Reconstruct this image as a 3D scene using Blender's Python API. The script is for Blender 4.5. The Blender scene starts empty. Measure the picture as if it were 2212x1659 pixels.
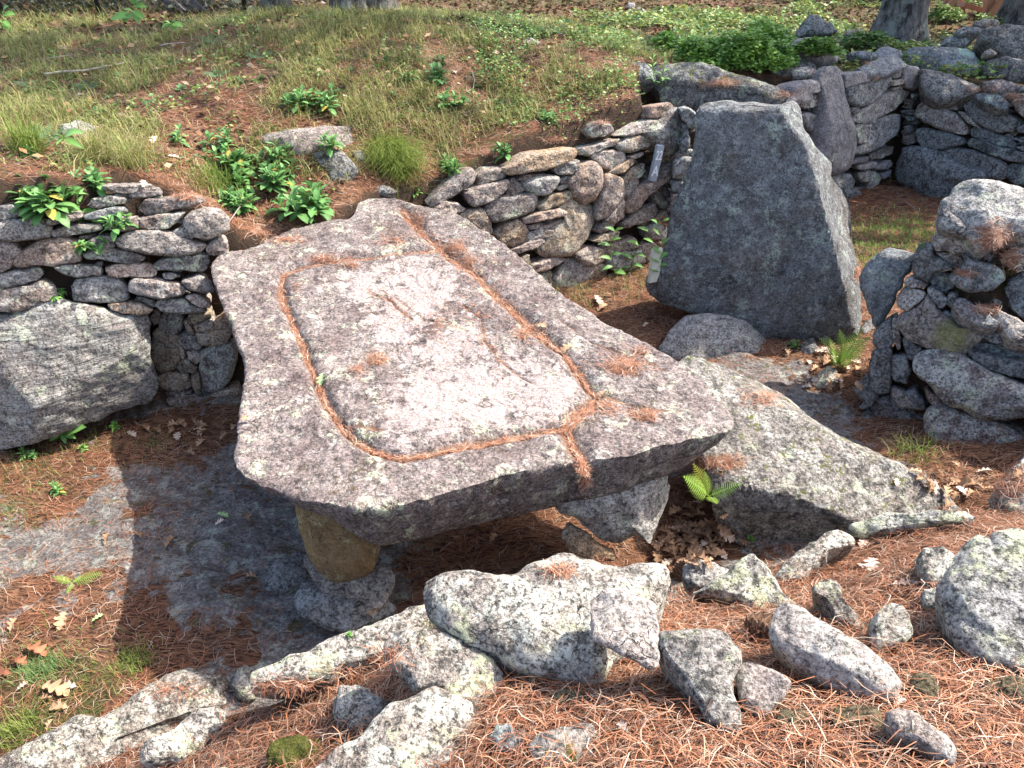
import bpy, math, random
import numpy as np
from mathutils import Matrix, Vector

sc = bpy.context.scene
COL = sc.collection

# ------------------------------------------------------------------ camera, sky, sun, exposure
PITCH = math.radians(32.0)
CAM = np.array([0.0, 0.0, 3.2])
cam_data = bpy.data.cameras.new('camera')
cam_data.sensor_width = 36.0
cam_data.lens = 36.0 * 1661.0 / 2212.0
cam_data.clip_start = 0.05
cam_data.clip_end = 400.0
cam = bpy.data.objects.new('camera', cam_data)
COL.objects.link(cam)
cam.location = CAM
cam.rotation_euler = (math.pi / 2 - PITCH, 0, 0)
sc.camera = cam

SUN_TO = np.array([0.75, 0.25, 1.0])          # from the ground towards the sun
SUN_TO /= np.linalg.norm(SUN_TO)
world = bpy.data.worlds.new('World')
sc.world = world
world.use_nodes = True
wn = world.node_tree.nodes
bg = wn.get('Background') or wn.new('ShaderNodeBackground')
sky = wn.new('ShaderNodeTexSky')
sky.sky_type = 'NISHITA'
sky.sun_disc = False
sky.sun_elevation = math.asin(SUN_TO[2])
sky.sun_rotation = math.atan2(SUN_TO[0], SUN_TO[1])
sky.air_density = 1.0
sky.dust_density = 3.0
world.node_tree.links.new(sky.outputs[0], bg.inputs[0])
bg.inputs[1].default_value = 0.15
sun_d = bpy.data.lights.new('sun', 'SUN')
sun_d.energy = 3.4
sun_d.angle = math.radians(0.5)
sun_d.color = (1.0, 0.95, 0.87)
sun = bpy.data.objects.new('sun', sun_d)
COL.objects.link(sun)
sun.rotation_euler = Vector(SUN_TO).to_track_quat('Z', 'Y').to_euler()
sun.location = (8, 3, 12)
vs = sc.view_settings
vs.view_transform = 'Standard'
vs.look = 'None'
vs.gamma = 1.0
vs.use_curve_mapping = False
vs.exposure = 1.58
sc.cycles.max_bounces = 6
sc.cycles.diffuse_bounces = 3
sc.cycles.transparent_max_bounces = 4
sc.cycles.use_adaptive_sampling = True

# ------------------------------------------------------------------ small maths
CP, SP = math.cos(PITCH), math.sin(PITCH)
F = 1661.0


def ray(u, v):
    u = np.asarray(u, float)
    v = np.asarray(v, float)
    c = (u - 1106.0) / F
    b = (829.5 - v) / F
    return np.stack([c, CP + b * SP, b * CP - SP], -1)


def atY(u, v, Y):
    d = ray(u, v)
    return CAM + d * (Y / d[..., 1:2] if d.ndim > 1 else Y / d[1])


def unit(v):
    v = np.asarray(v, float)
    return v / np.linalg.norm(v)


def hit(pts, p0, n):
    p = np.asarray(pts, float)
    d = ray(p[:, 0], p[:, 1])
    t = np.dot(np.asarray(p0) - CAM, n) / (d @ np.asarray(n))
    return CAM + d * t[:, None]


def T(c, r, pts):
    return [(553 * c + x / 3.0, 553 * r + y / 3.0) for x, y in pts]


def Z1(pts): return [(1354.8 + x / 5.0, 83 + y / 5.0) for x, y in pts]
def Z2(pts): return [(1769.6 + x / 5.0, y / 5.0) for x, y in pts]
def Z3(pts): return [(1769.6 + x / 5.0, 276.5 + y / 5.0) for x, y in pts]
def Z4(pts): return [(1824.9 + x / 5.714, 497.7 + y / 5.714) for x, y in pts]


def _hash(ix, iy, iz, seed):
    h = (ix.astype(np.int64) * 374761393 + iy.astype(np.int64) * 668265263 + iz.astype(np.int64) * 2147483647 + seed * 1274126177) & 0xFFFFFFFF
    h = ((h ^ (h >> 13)) * 1274126177) & 0xFFFFFFFF
    h = (h ^ (h >> 16)) & 0xFFFFFF
    return h / float(0xFFFFFF)


def vnoise(P, seed=0):
    P = np.asarray(P, float)
    i = np.floor(P).astype(np.int64)
    f = P - i
    w = f * f * f * (f * (f * 6 - 15) + 10)
    r = 0
    for dx in (0, 1):
        wx = w[:, 0] if dx else 1 - w[:, 0]
        for dy in (0, 1):
            wy = w[:, 1] if dy else 1 - w[:, 1]
            for dz in (0, 1):
                wz = w[:, 2] if dz else 1 - w[:, 2]
                r = r + wx * wy * wz * _hash(i[:, 0] + dx, i[:, 1] + dy, i[:, 2] + dz, seed)
    return r * 2 - 1


def fbm(P, octv=4, seed=0, gain=0.5):
    a, s, out = 1.0, 1.0, 0
    P = np.asarray(P, float)
    for k in range(octv):
        out = out + a * vnoise(P * s + 17.3 * k, seed + k)
        a *= gain
        s *= 2.03
    return out


def sstep(a, b, x):
    t = np.clip((x - a) / (b - a), 0, 1)
    return t * t * (3 - 2 * t)


class TPS:
    def __init__(self, pts, reg=1e-3):
        P = np.array(pts, float)
        self.c = P[:, :2]
        n = len(P)
        K = self.k(self.c, self.c) + reg * np.eye(n)
        Q = np.c_[np.ones(n), self.c]
        A = np.block([[K, Q], [Q.T, np.zeros((3, 3))]])
        self.w = np.linalg.solve(A, np.r_[P[:, 2], np.zeros(3)])

    def k(self, a, b):
        r2 = ((a[:, None] - b[None]) ** 2).sum(-1)
        return 0.5 * r2 * np.log(r2 + 1e-9)

    def __call__(self, x, y):
        q = np.c_[np.ravel(x), np.ravel(y)]
        out = np.empty(len(q))
        n = len(self.c)
        for s in range(0, len(q), 20000):
            p = q[s:s + 20000]
            out[s:s + 20000] = self.k(p, self.c) @ self.w[:n] + self.w[n] + p @ self.w[n + 1:]
        return out.reshape(np.shape(x))


def inside(poly, x, y):
    poly = np.asarray(poly, float)
    c = np.zeros(np.shape(x), bool)
    j = len(poly) - 1
    for i in range(len(poly)):
        xi, yi = poly[i]
        xj, yj = poly[j]
        if yi != yj:
            c ^= ((yi > y) != (yj > y)) & (x < (xj - xi) * (y - yi) / (yj - yi) + xi)
        j = i
    return c


def dist_line(line, x, y, closed=False):
    L = np.asarray(line, float)
    if closed:
        L = np.r_[L, L[:1]]
    best = np.full(np.shape(x), 1e9)
    for a, b in zip(L[:-1], L[1:]):
        d = b - a
        t = np.clip(((x - a[0]) * d[0] + (y - a[1]) * d[1]) / (d @ d + 1e-12), 0, 1)
        best = np.minimum(best, np.hypot(x - a[0] - t * d[0], y - a[1] - t * d[1]))
    return best


# ------------------------------------------------------------------ the lie of the land
def px_anchor(u, v, Y):
    p = atY(u, v, Y)
    return (p[0], p[1], p[2])


UP = [px_anchor(a[0], a[1] + (14 if a[1] < 70 else 0), a[2]) for a in [
    (0, 440, 4.45), (230, 408, 4.85), (430, 445, 5.1), (500, 485, 5.3), (640, 492, 5.6), (790, 430, 6.0),
    (930, 440, 6.3), (1090, 350, 6.6), (1290, 270, 7.0), (1430, 218, 7.4), (1330, 130, 8.1), (1100, 62, 9.0),
    (850, 25, 9.0), (500, 40, 9.0), (200, 58, 9.0), (0, 66, 9.0), (600, 250, 6.6), (200, 250, 6.3),
    (900, 250, 7.0), (600, 130, 7.8), (1100, 200, 7.6), (-150, 250, 6.3)]]
UP += [(-6, 4, 1.7), (-8, 8, 2.0), (-5, 10.6, 2.0), (-2.5, 11, 1.95), (0, 12, 1.75), (-6, 16, 1.8), (2.5, 9.0, 1.66),
       (3, 10.5, 1.62), (1, 16, 1.6), (5, 14, 1.75), (9, 14, 1.9), (8, 10, 1.7), (6.2, 9.3, 1.55), (4.4, 9.9, 1.62), (6.8, 8.0, 1.55),
       (0, 30, 2.4), (-20, 20, 2.2), (20, 20, 2.6), (-40, 60, 6), (40, 60, 6), (-15, 2, 1.5), (14, 3, 1.5),
       # the bank the photographer stands on
       (0.1, 1.0, 1.45), (0.0, 1.85, 1.08), (-1.0, 1.2, 0.93), (-1.6, 1.25, 0.55), (-0.6, 1.6, 0.90), (0.7, 1.95, 1.0), (1.25, 2.4, 0.80), (-1.3, 1.6, .60), (-.9, 1.75, .75),
       (1.9, 2.5, 0.95), (2.4, 2.85, 0.72), (1.2, 1.3, 1.42), (2.5, 2.0, 1.2), (-2.0, 0.9, 0.4), (0, 0, 1.6), (2, 0.5, 1.6), (-2, -0.5, 0.7),
       (0, -4, 1.7), (3.1, 2.7, 0.95), (4.0, 3.4, 1.3), (5, 1, 1.6), (3.6, 4.6, 1.25), (5, 5, 1.4)]
FLOOR = [(-2.5, 4, 0), (-2, 2.5, 0), (-1, 3, 0), (0, 3, -.05), (0, 5, 0), (1, 6.3, .1), (2, 5.5, .1), (2.6, 4.5, .1), (3.0, 3.6, .28),
         (2.3, 3.2, .15), (1.2, 3, .03), (3.9, 7.4, .4), (4.7, 8.6, .4), (5.5, 7, .45), (-3.5, 3.5, 0), (-5, 3, 0), (3.2, 6.3, .28), (-3, 1, 0)]
up_f, floor_f = TPS(UP), TPS(FLOOR)
PIT = [(-7, 3.4), (-3.6, 4.36), (-2.65, 4.82), (-2.6, 5.15), (-1.95, 5.15), (-1.4, 5.5), (-.8, 6.25), (1.36, 7.32), (1.28, 7.6), (1.42, 8.1), (3.3, 8.55),
       (4.58, 9.28), (5.05, 8.55), (5.75, 7.7), (7.5, 6.6), (7.5, 6.0), (4.6, 5.7), (3.1, 5.3), (2.74, 4.9), (2.78, 4.62), (3.3, 4.3), (3.62, 3.75), (3.3, 3.35), (2.9, 3.05),
       (2.45, 2.85), (1.9, 2.82), (1.3, 2.62), (.85, 2.4), (.55, 2.16), (0, 2.02), (-.6, 1.93), (-1.45, 1.86), (-1.85, 1.66), (-2.15, 1.35), (-2.6, .6), (-3.2, 0), (-7, -1)]


def pit_sd(x, y):
    d = dist_line(PIT, x, y, True)
    return np.where(inside(PIT, x, y), -d, d)


def ground_z(x, y, detail=True):
    x = np.asarray(x, float)
    y = np.asarray(y, float)
    sd = pit_sd(x, y)
    k = sstep(-0.05, 0.15, sd)
    q = np.c_[x.ravel(), y.ravel(), np.zeros(x.size)]
    up = up_f(x, y)
    lo = floor_f(x, y)
    if detail:
        up = up + (0.035 * fbm(q * 1.9, 3, 5)).reshape(x.shape)
        qs = np.c_[x.ravel() * 1.1 - y.ravel() * .5, x.ravel() * 1.6 + y.ravel() * 3.4, np.zeros(x.size)]
        lo = lo + (0.026 * fbm(qs * 1.6, 4, 9) + .012 * np.tanh(3 * fbm(qs * 2.6, 4, 19))).reshape(x.shape)
    return lo * (1 - k) + up * k


def ground_hit(u, v):
    d = ray(u, v)
    t = np.linspace(1.2, 30, 1500)
    P = CAM + d * t[:, None]
    g = ground_z(P[:, 0], P[:, 1])
    i = np.argmax(P[:, 2] < g)
    if i == 0:
        return P[-1]
    a, b = P[i - 1], P[i]
    fa, fb = a[2] - g[i - 1], b[2] - g[i]
    return a + (b - a) * fa / (fa - fb)


# ------------------------------------------------------------------ mesh and object helpers
def mesh_np(name, V, Tr, mat=None, smooth=True, cols=None, attrs=None, sharp=0):
    V = np.ascontiguousarray(V, np.float32)
    Tr = np.ascontiguousarray(Tr, np.int32)
    m = bpy.data.meshes.new(name)
    m.vertices.add(len(V))
    m.vertices.foreach_set('co', V.ravel())
    m.loops.add(Tr.size)
    m.loops.foreach_set('vertex_index', Tr.ravel())
    m.polygons.add(len(Tr))
    m.polygons.foreach_set('loop_start', np.arange(0, Tr.size, 3, dtype=np.int32))
    m.polygons.foreach_set('loop_total', np.full(len(Tr), 3, np.int32))
    m.update(calc_edges=True)
    m.polygons.foreach_set('use_smooth', np.full(len(Tr), smooth))
    if cols is not None:
        a = m.color_attributes.new('tint', 'FLOAT_COLOR', 'POINT')
        c = np.ones((len(V), 4), np.float32)
        c[:, :3] = cols
        a.data.foreach_set('color', c.ravel())
    if attrs:
        for k, val in attrs.items():
            a = m.attributes.new(k, 'FLOAT', 'POINT')
            a.data.foreach_set('value', np.ascontiguousarray(val, np.float32))
    if mat:
        m.materials.append(mat)
    m.validate(clean_customdata=False)
    if sharp:
        m.set_sharp_from_angle(angle=math.radians(sharp))
    return m


def link(name, mesh, loc=(0, 0, 0), parent=None, rot=None, scale=None):
    o = bpy.data.objects.new(name, mesh)
    COL.objects.link(o)
    if parent is not None:
        o.parent = parent
        loc = Vector(loc) - parent.location       # parents carry no rotation
    o.location = loc
    if rot is not None:
        o.rotation_euler = rot
    if scale is not None:
        o.scale = (scale,) * 3 if np.isscalar(scale) else scale
    return o


def tag(o, label, cat, group=None, kind=None):
    if label:
        o['label'] = label
    if cat:
        o['category'] = cat
    if group:
        o['group'] = group
    if kind:
        o['kind'] = kind
    return o


def empty(name, loc, label, cat, group=None):
    o = bpy.data.objects.new(name, None)
    o.empty_display_size = 0.1
    COL.objects.link(o)
    o.location = Vector([float(c) for c in loc])
    return tag(o, label, cat, group)


def box(cx, cy, cz, sx, sy, sz):
    V = np.array([(x, y, z) for x in (-1, 1) for y in (-1, 1) for z in (-1, 1)], float) * 0.5 * np.array([sx, sy, sz]) + np.array([cx, cy, cz])
    Q = [(0, 1, 3, 2), (4, 6, 7, 5), (0, 4, 5, 1), (2, 3, 7, 6), (0, 2, 6, 4), (1, 5, 7, 3)]
    Tr = [t for a, b, c, d in Q for t in ((a, b, c), (a, c, d))]
    return V, np.array(Tr)


def tube(path, radii, sides=8, rough=0.0, seed=0, cap=True):
    path = np.asarray(path, float)
    n = len(path)
    radii = np.broadcast_to(np.asarray(radii, float), (n,))
    tan = np.gradient(path, axis=0)
    tan /= np.linalg.norm(tan, axis=1)[:, None] + 1e-12
    ref = np.array([0, 0, 1.0]) if abs(tan[0, 2]) < .9 else np.array([1.0, 0, 0])
    a = np.cross(tan, ref)
    a /= np.linalg.norm(a, axis=1)[:, None]
    b = np.cross(tan, a)
    th = np.linspace(0, 2 * np.pi, sides, endpoint=False)
    V = path[:, None] + radii[:, None, None] * (np.cos(th)[None, :, None] * a[:, None] + np.sin(th)[None, :, None] * b[:, None])
    V = V.reshape(-1, 3)
    Tr = []
    for i in range(n - 1):
        for j in range(sides):
            p, q = i * sides + j, i * sides + (j + 1) % sides
            Tr += [(p, q, q + sides), (p, q + sides, p + sides)]
    if cap:
        V = np.r_[V, path[:1], path[-1:]]
        c0, c1 = len(V) - 2, len(V) - 1
        for j in range(sides):
            Tr += [(c0, (j + 1) % sides, j), (c1, (n - 1) * sides + j, (n - 1) * sides + (j + 1) % sides)]
    return V, np.array(Tr)


def join(parts):
    Vs, Ts, k = [], [], 0
    for V, t in parts:
        Vs.append(V)
        Ts.append(np.asarray(t) + k)
        k += len(V)
    return np.concatenate(Vs), np.concatenate(Ts)


# ------------------------------------------------------------------ materials
class NT:
    def __init__(self, name):
        self.m = bpy.data.materials.new(name)
        self.m.use_nodes = True
        self.t = self.m.node_tree
        self.b = self.t.nodes.get('Principled BSDF')
        self.b.inputs['Roughness'].default_value = 0.9
        self.b.inputs['Specular IOR Level'].default_value = 0.2

    def n(self, ty, **kw):
        o = self.t.nodes.new(ty)
        for k, v in kw.items():
            setattr(o, k, v)
        return o

    def put(self, sock, val):
        if hasattr(val, 'is_output'):
            self.t.links.new(val, sock)
        else:
            sock.default_value = val

    def noise(self, vec, scale, detail=3.0, rough=0.55, dist=0.0):
        o = self.n('ShaderNodeTexNoise')
        self.put(o.inputs['Vector'], vec)
        o.inputs['Scale'].default_value = scale
        o.inputs['Detail'].default_value = detail
        o.inputs['Roughness'].default_value = rough
        o.inputs['Distortion'].default_value = dist
        return o.outputs['Fac']

    def voro(self, vec, scale, out='Distance', feature='F1'):
        o = self.n('ShaderNodeTexVoronoi', feature=feature)
        self.put(o.inputs['Vector'], vec)
        o.inputs['Scale'].default_value = scale
        return o.outputs[out]

    def math(self, op, a, b=0.0, c=None, clamp=False):
        o = self.n('ShaderNodeMath', operation=op, use_clamp=clamp)
        self.put(o.inputs[0], a)
        self.put(o.inputs[1], b)
        if c is not None:
            self.put(o.inputs[2], c)
        return o.outputs[0]

    def rng(self, x, a, b, c=0.0, d=1.0):
        o = self.n('ShaderNodeMapRange')
        self.put(o.inputs[0], x)
        for i, v in enumerate((a, b, c, d)):
            self.put(o.inputs[i + 1], v)
        return o.outputs[0]

    def mix(self, fac, a, b, blend='MIX'):
        o = self.n('ShaderNodeMix', data_type='RGBA', blend_type=blend)
        self.put(o.inputs[0], fac)
        for s, v in ((o.inputs[6], a), (o.inputs[7], b)):
            self.put(s, (*v, 1.0) if isinstance(v, tuple) and len(v) == 3 else v)
        return o.outputs[2]

    def attr(self, name, out='Fac'):
        return self.n('ShaderNodeAttribute', attribute_name=name).outputs[out]

    def mapping(self, vec, scale=(1, 1, 1), rot=(0, 0, 0)):
        o = self.n('ShaderNodeMapping')
        self.put(o.inputs['Vector'], vec)
        o.inputs['Scale'].default_value = scale
        o.inputs['Rotation'].default_value = rot
        return o.outputs[0]

    def coords(self, rand=True):
        tc = self.n('ShaderNodeTexCoord').outputs['Object']
        if not rand:
            return tc
        r = self.n('ShaderNodeObjectInfo').outputs['Random']
        s = self.n('ShaderNodeVectorMath', operation='ADD')
        self.put(s.inputs[0], tc)
        self.put(s.inputs[1], self.math('MULTIPLY', r, 61.7))
        return s.outputs[0]

    def bump(self, h, dist=0.01, strength=1.0, prev=None):
        o = self.n('ShaderNodeBump')
        o.inputs['Strength'].default_value = strength
        o.inputs['Distance'].default_value = dist
        self.put(o.inputs['Height'], h)
        if prev is not None:
            self.put(o.inputs['Normal'], prev)
        return o.outputs[0]

    def done(self, col, normal=None, rough=None):
        self.put(self.b.inputs['Base Color'], col)
        if normal is not None:
            self.put(self.b.inputs['Normal'], normal)
        if rough is not None:
            self.put(self.b.inputs['Roughness'], rough)
        return self.m


def mat_rock(name, A, B, pale=(.62, .62, .55), lichen=.5, lcol=(.47, .50, .36), dark=.5, sc_=1.0, contrast=1.0, strata=0.0, srot=(0, 0, 0), moss=0.0,
             stain=0.0, bump=1.0, extra=None):
    k = NT(name)
    co = k.coords()
    ri = k.n('ShaderNodeObjectInfo').outputs['Random']
    base = k.mix(k.rng(k.noise(co, 2.6 * sc_, 4, .6), .35, .65), A, B)
    if strata:
        st = k.noise(k.mapping(co, (2.0, 2.0, 26.0), srot), 1.6 * sc_, 5, .65, .6)
        base = k.mix(k.rng(st, .38, .62, 0, strata), base, tuple(c * .42 for c in A))
        base = k.mix(k.rng(st, .56, .70, 0, strata), base, pale)
    if stain:
        base = k.mix(k.rng(k.noise(co, 1.7, 3, .6, .8), .5, .7, 0, stain), base, (.36, .22, .10))
    # crystals and crust: grains of two sizes, light on dark
    g1 = k.noise(co, 62 * sc_, 6, .72)
    g2 = k.noise(co, 150 * sc_, 2, .6)
    g0 = k.noise(co, 21 * sc_, 4, .65)
    g = k.math('ADD', k.math('ADD', k.math('MULTIPLY', g1, .56), k.math('MULTIPLY', g2, .18)), k.math('MULTIPLY', g0, .26))
    mul = k.rng(g, .42, .585, 1 - .76 * contrast, 1 + .62 * contrast)
    mul = k.math('MULTIPLY', mul, k.rng(ri, 0, 1, .80, 1.18))
    ri2 = k.math('FRACT', k.math('MULTIPLY', ri, 7.31))
    ri3 = k.math('FRACT', k.math('MULTIPLY', ri, 23.7))
    base = k.mix(1.0, base, k.mix(ri2, (1.08, .98, .90), (.95, 1.0, 1.02)), 'MULTIPLY')
    streak = k.noise(k.mapping(co, (7, 7, 1.2)), 1.4 * sc_, 6, .7, .5)
    base = k.mix(k.rng(streak, .55, .70, 0, .55), base, (.075, .068, .062))
    cm = k.n('ShaderNodeCombineColor')
    for i in range(3):
        k.put(cm.inputs[i], mul)
    c = k.mix(1.0, base, cm.outputs[0], 'MULTIPLY')
    # grey crust in broad patches
    crust = k.math('MULTIPLY', k.rng(k.math('ADD', k.noise(co, 9 * sc_, 8, .74, .3), k.rng(ri3, 0, 1, -.07, .05)), .5, .56), k.rng(g1, .40, .54))
    c = k.mix(k.math('MULTIPLY', crust, min(1.0, lichen * 1.1)), c, pale)
    # yellow-green rosettes
    lz = k.math('MULTIPLY', k.rng(k.math('ADD', k.noise(co, 5.5 * sc_, 9, .78, .2), k.rng(ri2, 0, 1, -.05, .03)), .60 - .11 * lichen, .655 - .11 * lichen), k.rng(g1, .36, .5))
    c = k.mix(k.math('MULTIPLY', lz, .95), c, lcol)
    # black lichen, pits
    dk = k.math('MULTIPLY', k.rng(k.noise(co, 16 * sc_, 8, .76), .57 - .06 * dark, .64 - .06 * dark), dark)
    c = k.mix(k.math('MULTIPLY', dk, .92, clamp=True), c, (.028, .028, .028))
    cv = k.n('ShaderNodeTexVoronoi', feature='DISTANCE_TO_EDGE')
    wv = k.n('ShaderNodeTexNoise')
    k.put(wv.inputs['Vector'], co)
    wv.inputs['Scale'].default_value = 5.0
    wv.inputs['Detail'].default_value = 5.0
    wa = k.n('ShaderNodeVectorMath', operation='MULTIPLY_ADD')
    k.put(wa.inputs[0], wv.outputs['Color'])
    wa.inputs[1].default_value = (.45, .45, .45)
    k.put(wa.inputs[2], co)
    k.put(cv.inputs['Vector'], wa.outputs[0])
    cv.inputs['Scale'].default_value = 3.4 * sc_
    crk = k.math('MULTIPLY', k.rng(cv.outputs['Distance'], .0, .012, 1, 0), k.rng(k.noise(co, 3.7, 3), .54, .64))
    c = k.mix(k.math('MULTIPLY', crk, .6), c, (.03, .026, .022))
    if moss:
        nz = k.n('ShaderNodeSeparateXYZ')
        k.put(nz.inputs[0], k.n('ShaderNodeNewGeometry').outputs['Normal'])
        mk = k.math('MULTIPLY', k.rng(k.noise(co, 13, 7, .72), .62 - .1 * moss, .66 - .1 * moss), k.rng(nz.outputs[2], .2, .6))
        c = k.mix(mk, c, k.mix(g1, (.035, .045, .008), (.15, .15, .03)))
    if extra:
        c = extra(k, c, co, g1)
    h = k.math('ADD', k.math('MULTIPLY', g, 1.0), k.math('MULTIPLY', k.noise(co, 14 * sc_, 6, .65), 1.6))
    h = k.math('SUBTRACT', h, k.math('MULTIPLY', crk, .8))
    h = k.math('ADD', h, k.math('MULTIPLY', k.rng(streak, .3, .7), .3))
    if strata:
        h = k.math('ADD', h, k.math('MULTIPLY', st, 2.2 * strata))
    nb = k.bump(h, .016 * bump / sc_ ** .5, 1.0)
    return k.done(c, nb, .92)


def mat_simple(name, ca, cb, scale=20, rough=.8, bump=.0, aniso=None, spec=.2):
    k = NT(name)
    co = k.coords()
    v = k.mapping(co, aniso) if aniso else co
    nz = k.noise(v, scale, 5, .65)
    c = k.mix(k.rng(nz, .32, .68), ca, cb)
    k.b.inputs['Specular IOR Level'].default_value = spec
    return k.done(c, k.bump(nz, bump) if bump else None, rough)


def mat_tint(name, trans=0.0, rough=.7, vary=0.0, spec=.25):
    k = NT(name)
    c = k.attr('tint', 'Color')
    if vary:
        c = k.mix(1.0, c, k.mix(k.n('ShaderNodeObjectInfo').outputs['Random'], (1 - vary,) * 3, (1 + vary,) * 3), 'MULTIPLY')
    k.b.inputs['Specular IOR Level'].default_value = spec
    m = k.done(c, None, rough)
    if trans:
        tr = k.n('ShaderNodeBsdfTranslucent')
        k.put(tr.inputs['Color'], c)
        ms = k.n('ShaderNodeMixShader')
        ms.inputs[0].default_value = trans
        k.t.links.new(k.b.outputs[0], ms.inputs[1])
        k.t.links.new(tr.outputs[0], ms.inputs[2])
        k.t.links.new(ms.outputs[0], k.t.nodes['Material Output'].inputs['Surface'])
    return m


M = {}
M['wall'] = mat_rock('wall_granite', (.28, .255, .24), (.21, .165, .15), lichen=.45, dark=.55, stain=.25, contrast=1.0)
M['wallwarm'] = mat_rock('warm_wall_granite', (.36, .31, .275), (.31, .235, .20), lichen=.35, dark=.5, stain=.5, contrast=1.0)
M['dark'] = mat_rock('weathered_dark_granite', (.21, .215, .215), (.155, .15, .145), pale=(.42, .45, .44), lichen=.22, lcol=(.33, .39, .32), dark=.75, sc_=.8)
M['fore'] = mat_rock('lichen_covered_granite', (.35, .335, .305), (.25, .225, .205), pale=(.60, .60, .52), lichen=.74, lcol=(.52, .53, .34), dark=.8, sc_=1.2, bump=1.4, contrast=1.1)
M['foreg'] = mat_rock('grey_schist', (.34, .32, .30), (.26, .22, .205), pale=(.50, .50, .46), lichen=.42, dark=.5, sc_=1.35)
M['gneiss'] = mat_rock('banded_gneiss', (.33, .31, .29), (.27, .225, .20), pale=(.50, .50, .45), lichen=.35, dark=.45, strata=.8, srot=(.0, -.22, .0))
M['tan'] = mat_rock('tan_granite', (.34, .225, .11), (.27, .17, .08), pale=(.44, .33, .20), lichen=.15, lcol=(.40, .34, .2), dark=.25, contrast=.5, sc_=1.3, bump=.6)
M['tanrock'] = mat_rock('tan_streaked_rock', (.36, .28, .19), (.27, .22, .18), lichen=.3, dark=.4, stain=.5)
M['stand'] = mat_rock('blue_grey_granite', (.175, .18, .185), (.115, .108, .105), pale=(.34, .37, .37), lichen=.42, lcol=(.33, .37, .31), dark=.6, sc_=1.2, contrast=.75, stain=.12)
M['bould'] = mat_rock('smooth_boulder', (.33, .31, .29), (.27, .245, .225), pale=(.52, .52, .49), lichen=.3, dark=.5, strata=.3, srot=(.3, .3, 0))
M['bed'] = mat_rock('mossy_bedrock', (.32, .305, .285), (.24, .21, .19), pale=(.54, .54, .49), lichen=.45, dark=.75, moss=.42, strata=.55, srot=(.2, .25, 0))
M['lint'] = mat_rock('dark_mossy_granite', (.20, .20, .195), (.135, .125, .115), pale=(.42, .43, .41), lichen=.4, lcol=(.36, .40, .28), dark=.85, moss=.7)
M['pillar'] = mat_rock('plain_grey_granite', (.26, .25, .255), (.23, .215, .215), pale=(.42, .42, .43), lichen=.18, dark=.3, contrast=.7, sc_=.9)


def disc_extra(k, c, co, g1):
    d = k.attr('disc')
    return k.mix(k.math('MULTIPLY', d, .9), c, k.mix(g1, (.28, .38, .29), (.48, .58, .46)))


def yellow_extra(k, c, co, g1):
    d = k.attr('disc')
    return k.mix(k.math('MULTIPLY', d, .55), c, k.mix(g1, (.16, .16, .03), (.30, .27, .08)))


M['disc'] = mat_rock('granite_with_round_lichen', (.25, .25, .255), (.20, .19, .185), pale=(.42, .44, .44), lichen=.22, dark=.6, sc_=.8, contrast=.8, extra=disc_extra)
M['yellow'] = mat_rock('granite_with_yellow_patch', (.25, .24, .23), (.20, .18, .165), pale=(.42, .44, .42), lichen=.2, dark=.5, sc_=.8, extra=yellow_extra)


def table_extra(k, c, co, g1):
    w = k.attr('worn')
    gr = k.attr('groove')
    fine = k.noise(co, 11, 8, .7, .3)
    pal = k.mix(k.rng(g1, .38, .6), (.25, .19, .175), (.46, .395, .36))
    mask = k.rng(k.math('ADD', w, k.math('MULTIPLY', k.math('SUBTRACT', fine, .5), 4.0)), .42, .58)
    c = k.mix(k.math('MULTIPLY', mask, .92), c, pal)
    cr = k.n('ShaderNodeTexVoronoi', feature='DISTANCE_TO_EDGE')
    dv = k.n('ShaderNodeVectorMath', operation='ADD')
    k.put(dv.inputs[0], k.mapping(co, (1, .45, 1), (0, 0, .5)))
    sc3 = k.n('ShaderNodeVectorMath', operation='SCALE')
    nz = k.n('ShaderNodeTexNoise')
    k.put(nz.inputs['Vector'], co)
    nz.inputs['Scale'].default_value = 6
    nz.inputs['Detail'].default_value = 5
    k.put(sc3.inputs[0], nz.outputs['Color'])
    sc3.inputs[3].default_value = .35
    k.put(dv.inputs[1], sc3.outputs[0])
    k.put(cr.inputs['Vector'], dv.outputs[0])
    cr.inputs['Scale'].default_value = 3.2
    crack = k.math('MULTIPLY', k.rng(cr.outputs['Distance'], .0, .022, 1, 0), k.rng(k.noise(co, 3.1, 3), .48, .58))
    c = k.mix(k.math('MULTIPLY', crack, .8), c, (.07, .045, .02))
    c = k.mix(k.rng(gr, .3, .9, 0, .7), c, (.22, .10, .05))
    return c


M['table'] = mat_rock('altar_granite', (.30, .262, .25), (.175, .135, .13), pale=(.47, .45, .41), lichen=.58, lcol=(.55, .56, .40), dark=.65, sc_=1.1, contrast=.95, extra=table_extra)


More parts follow.
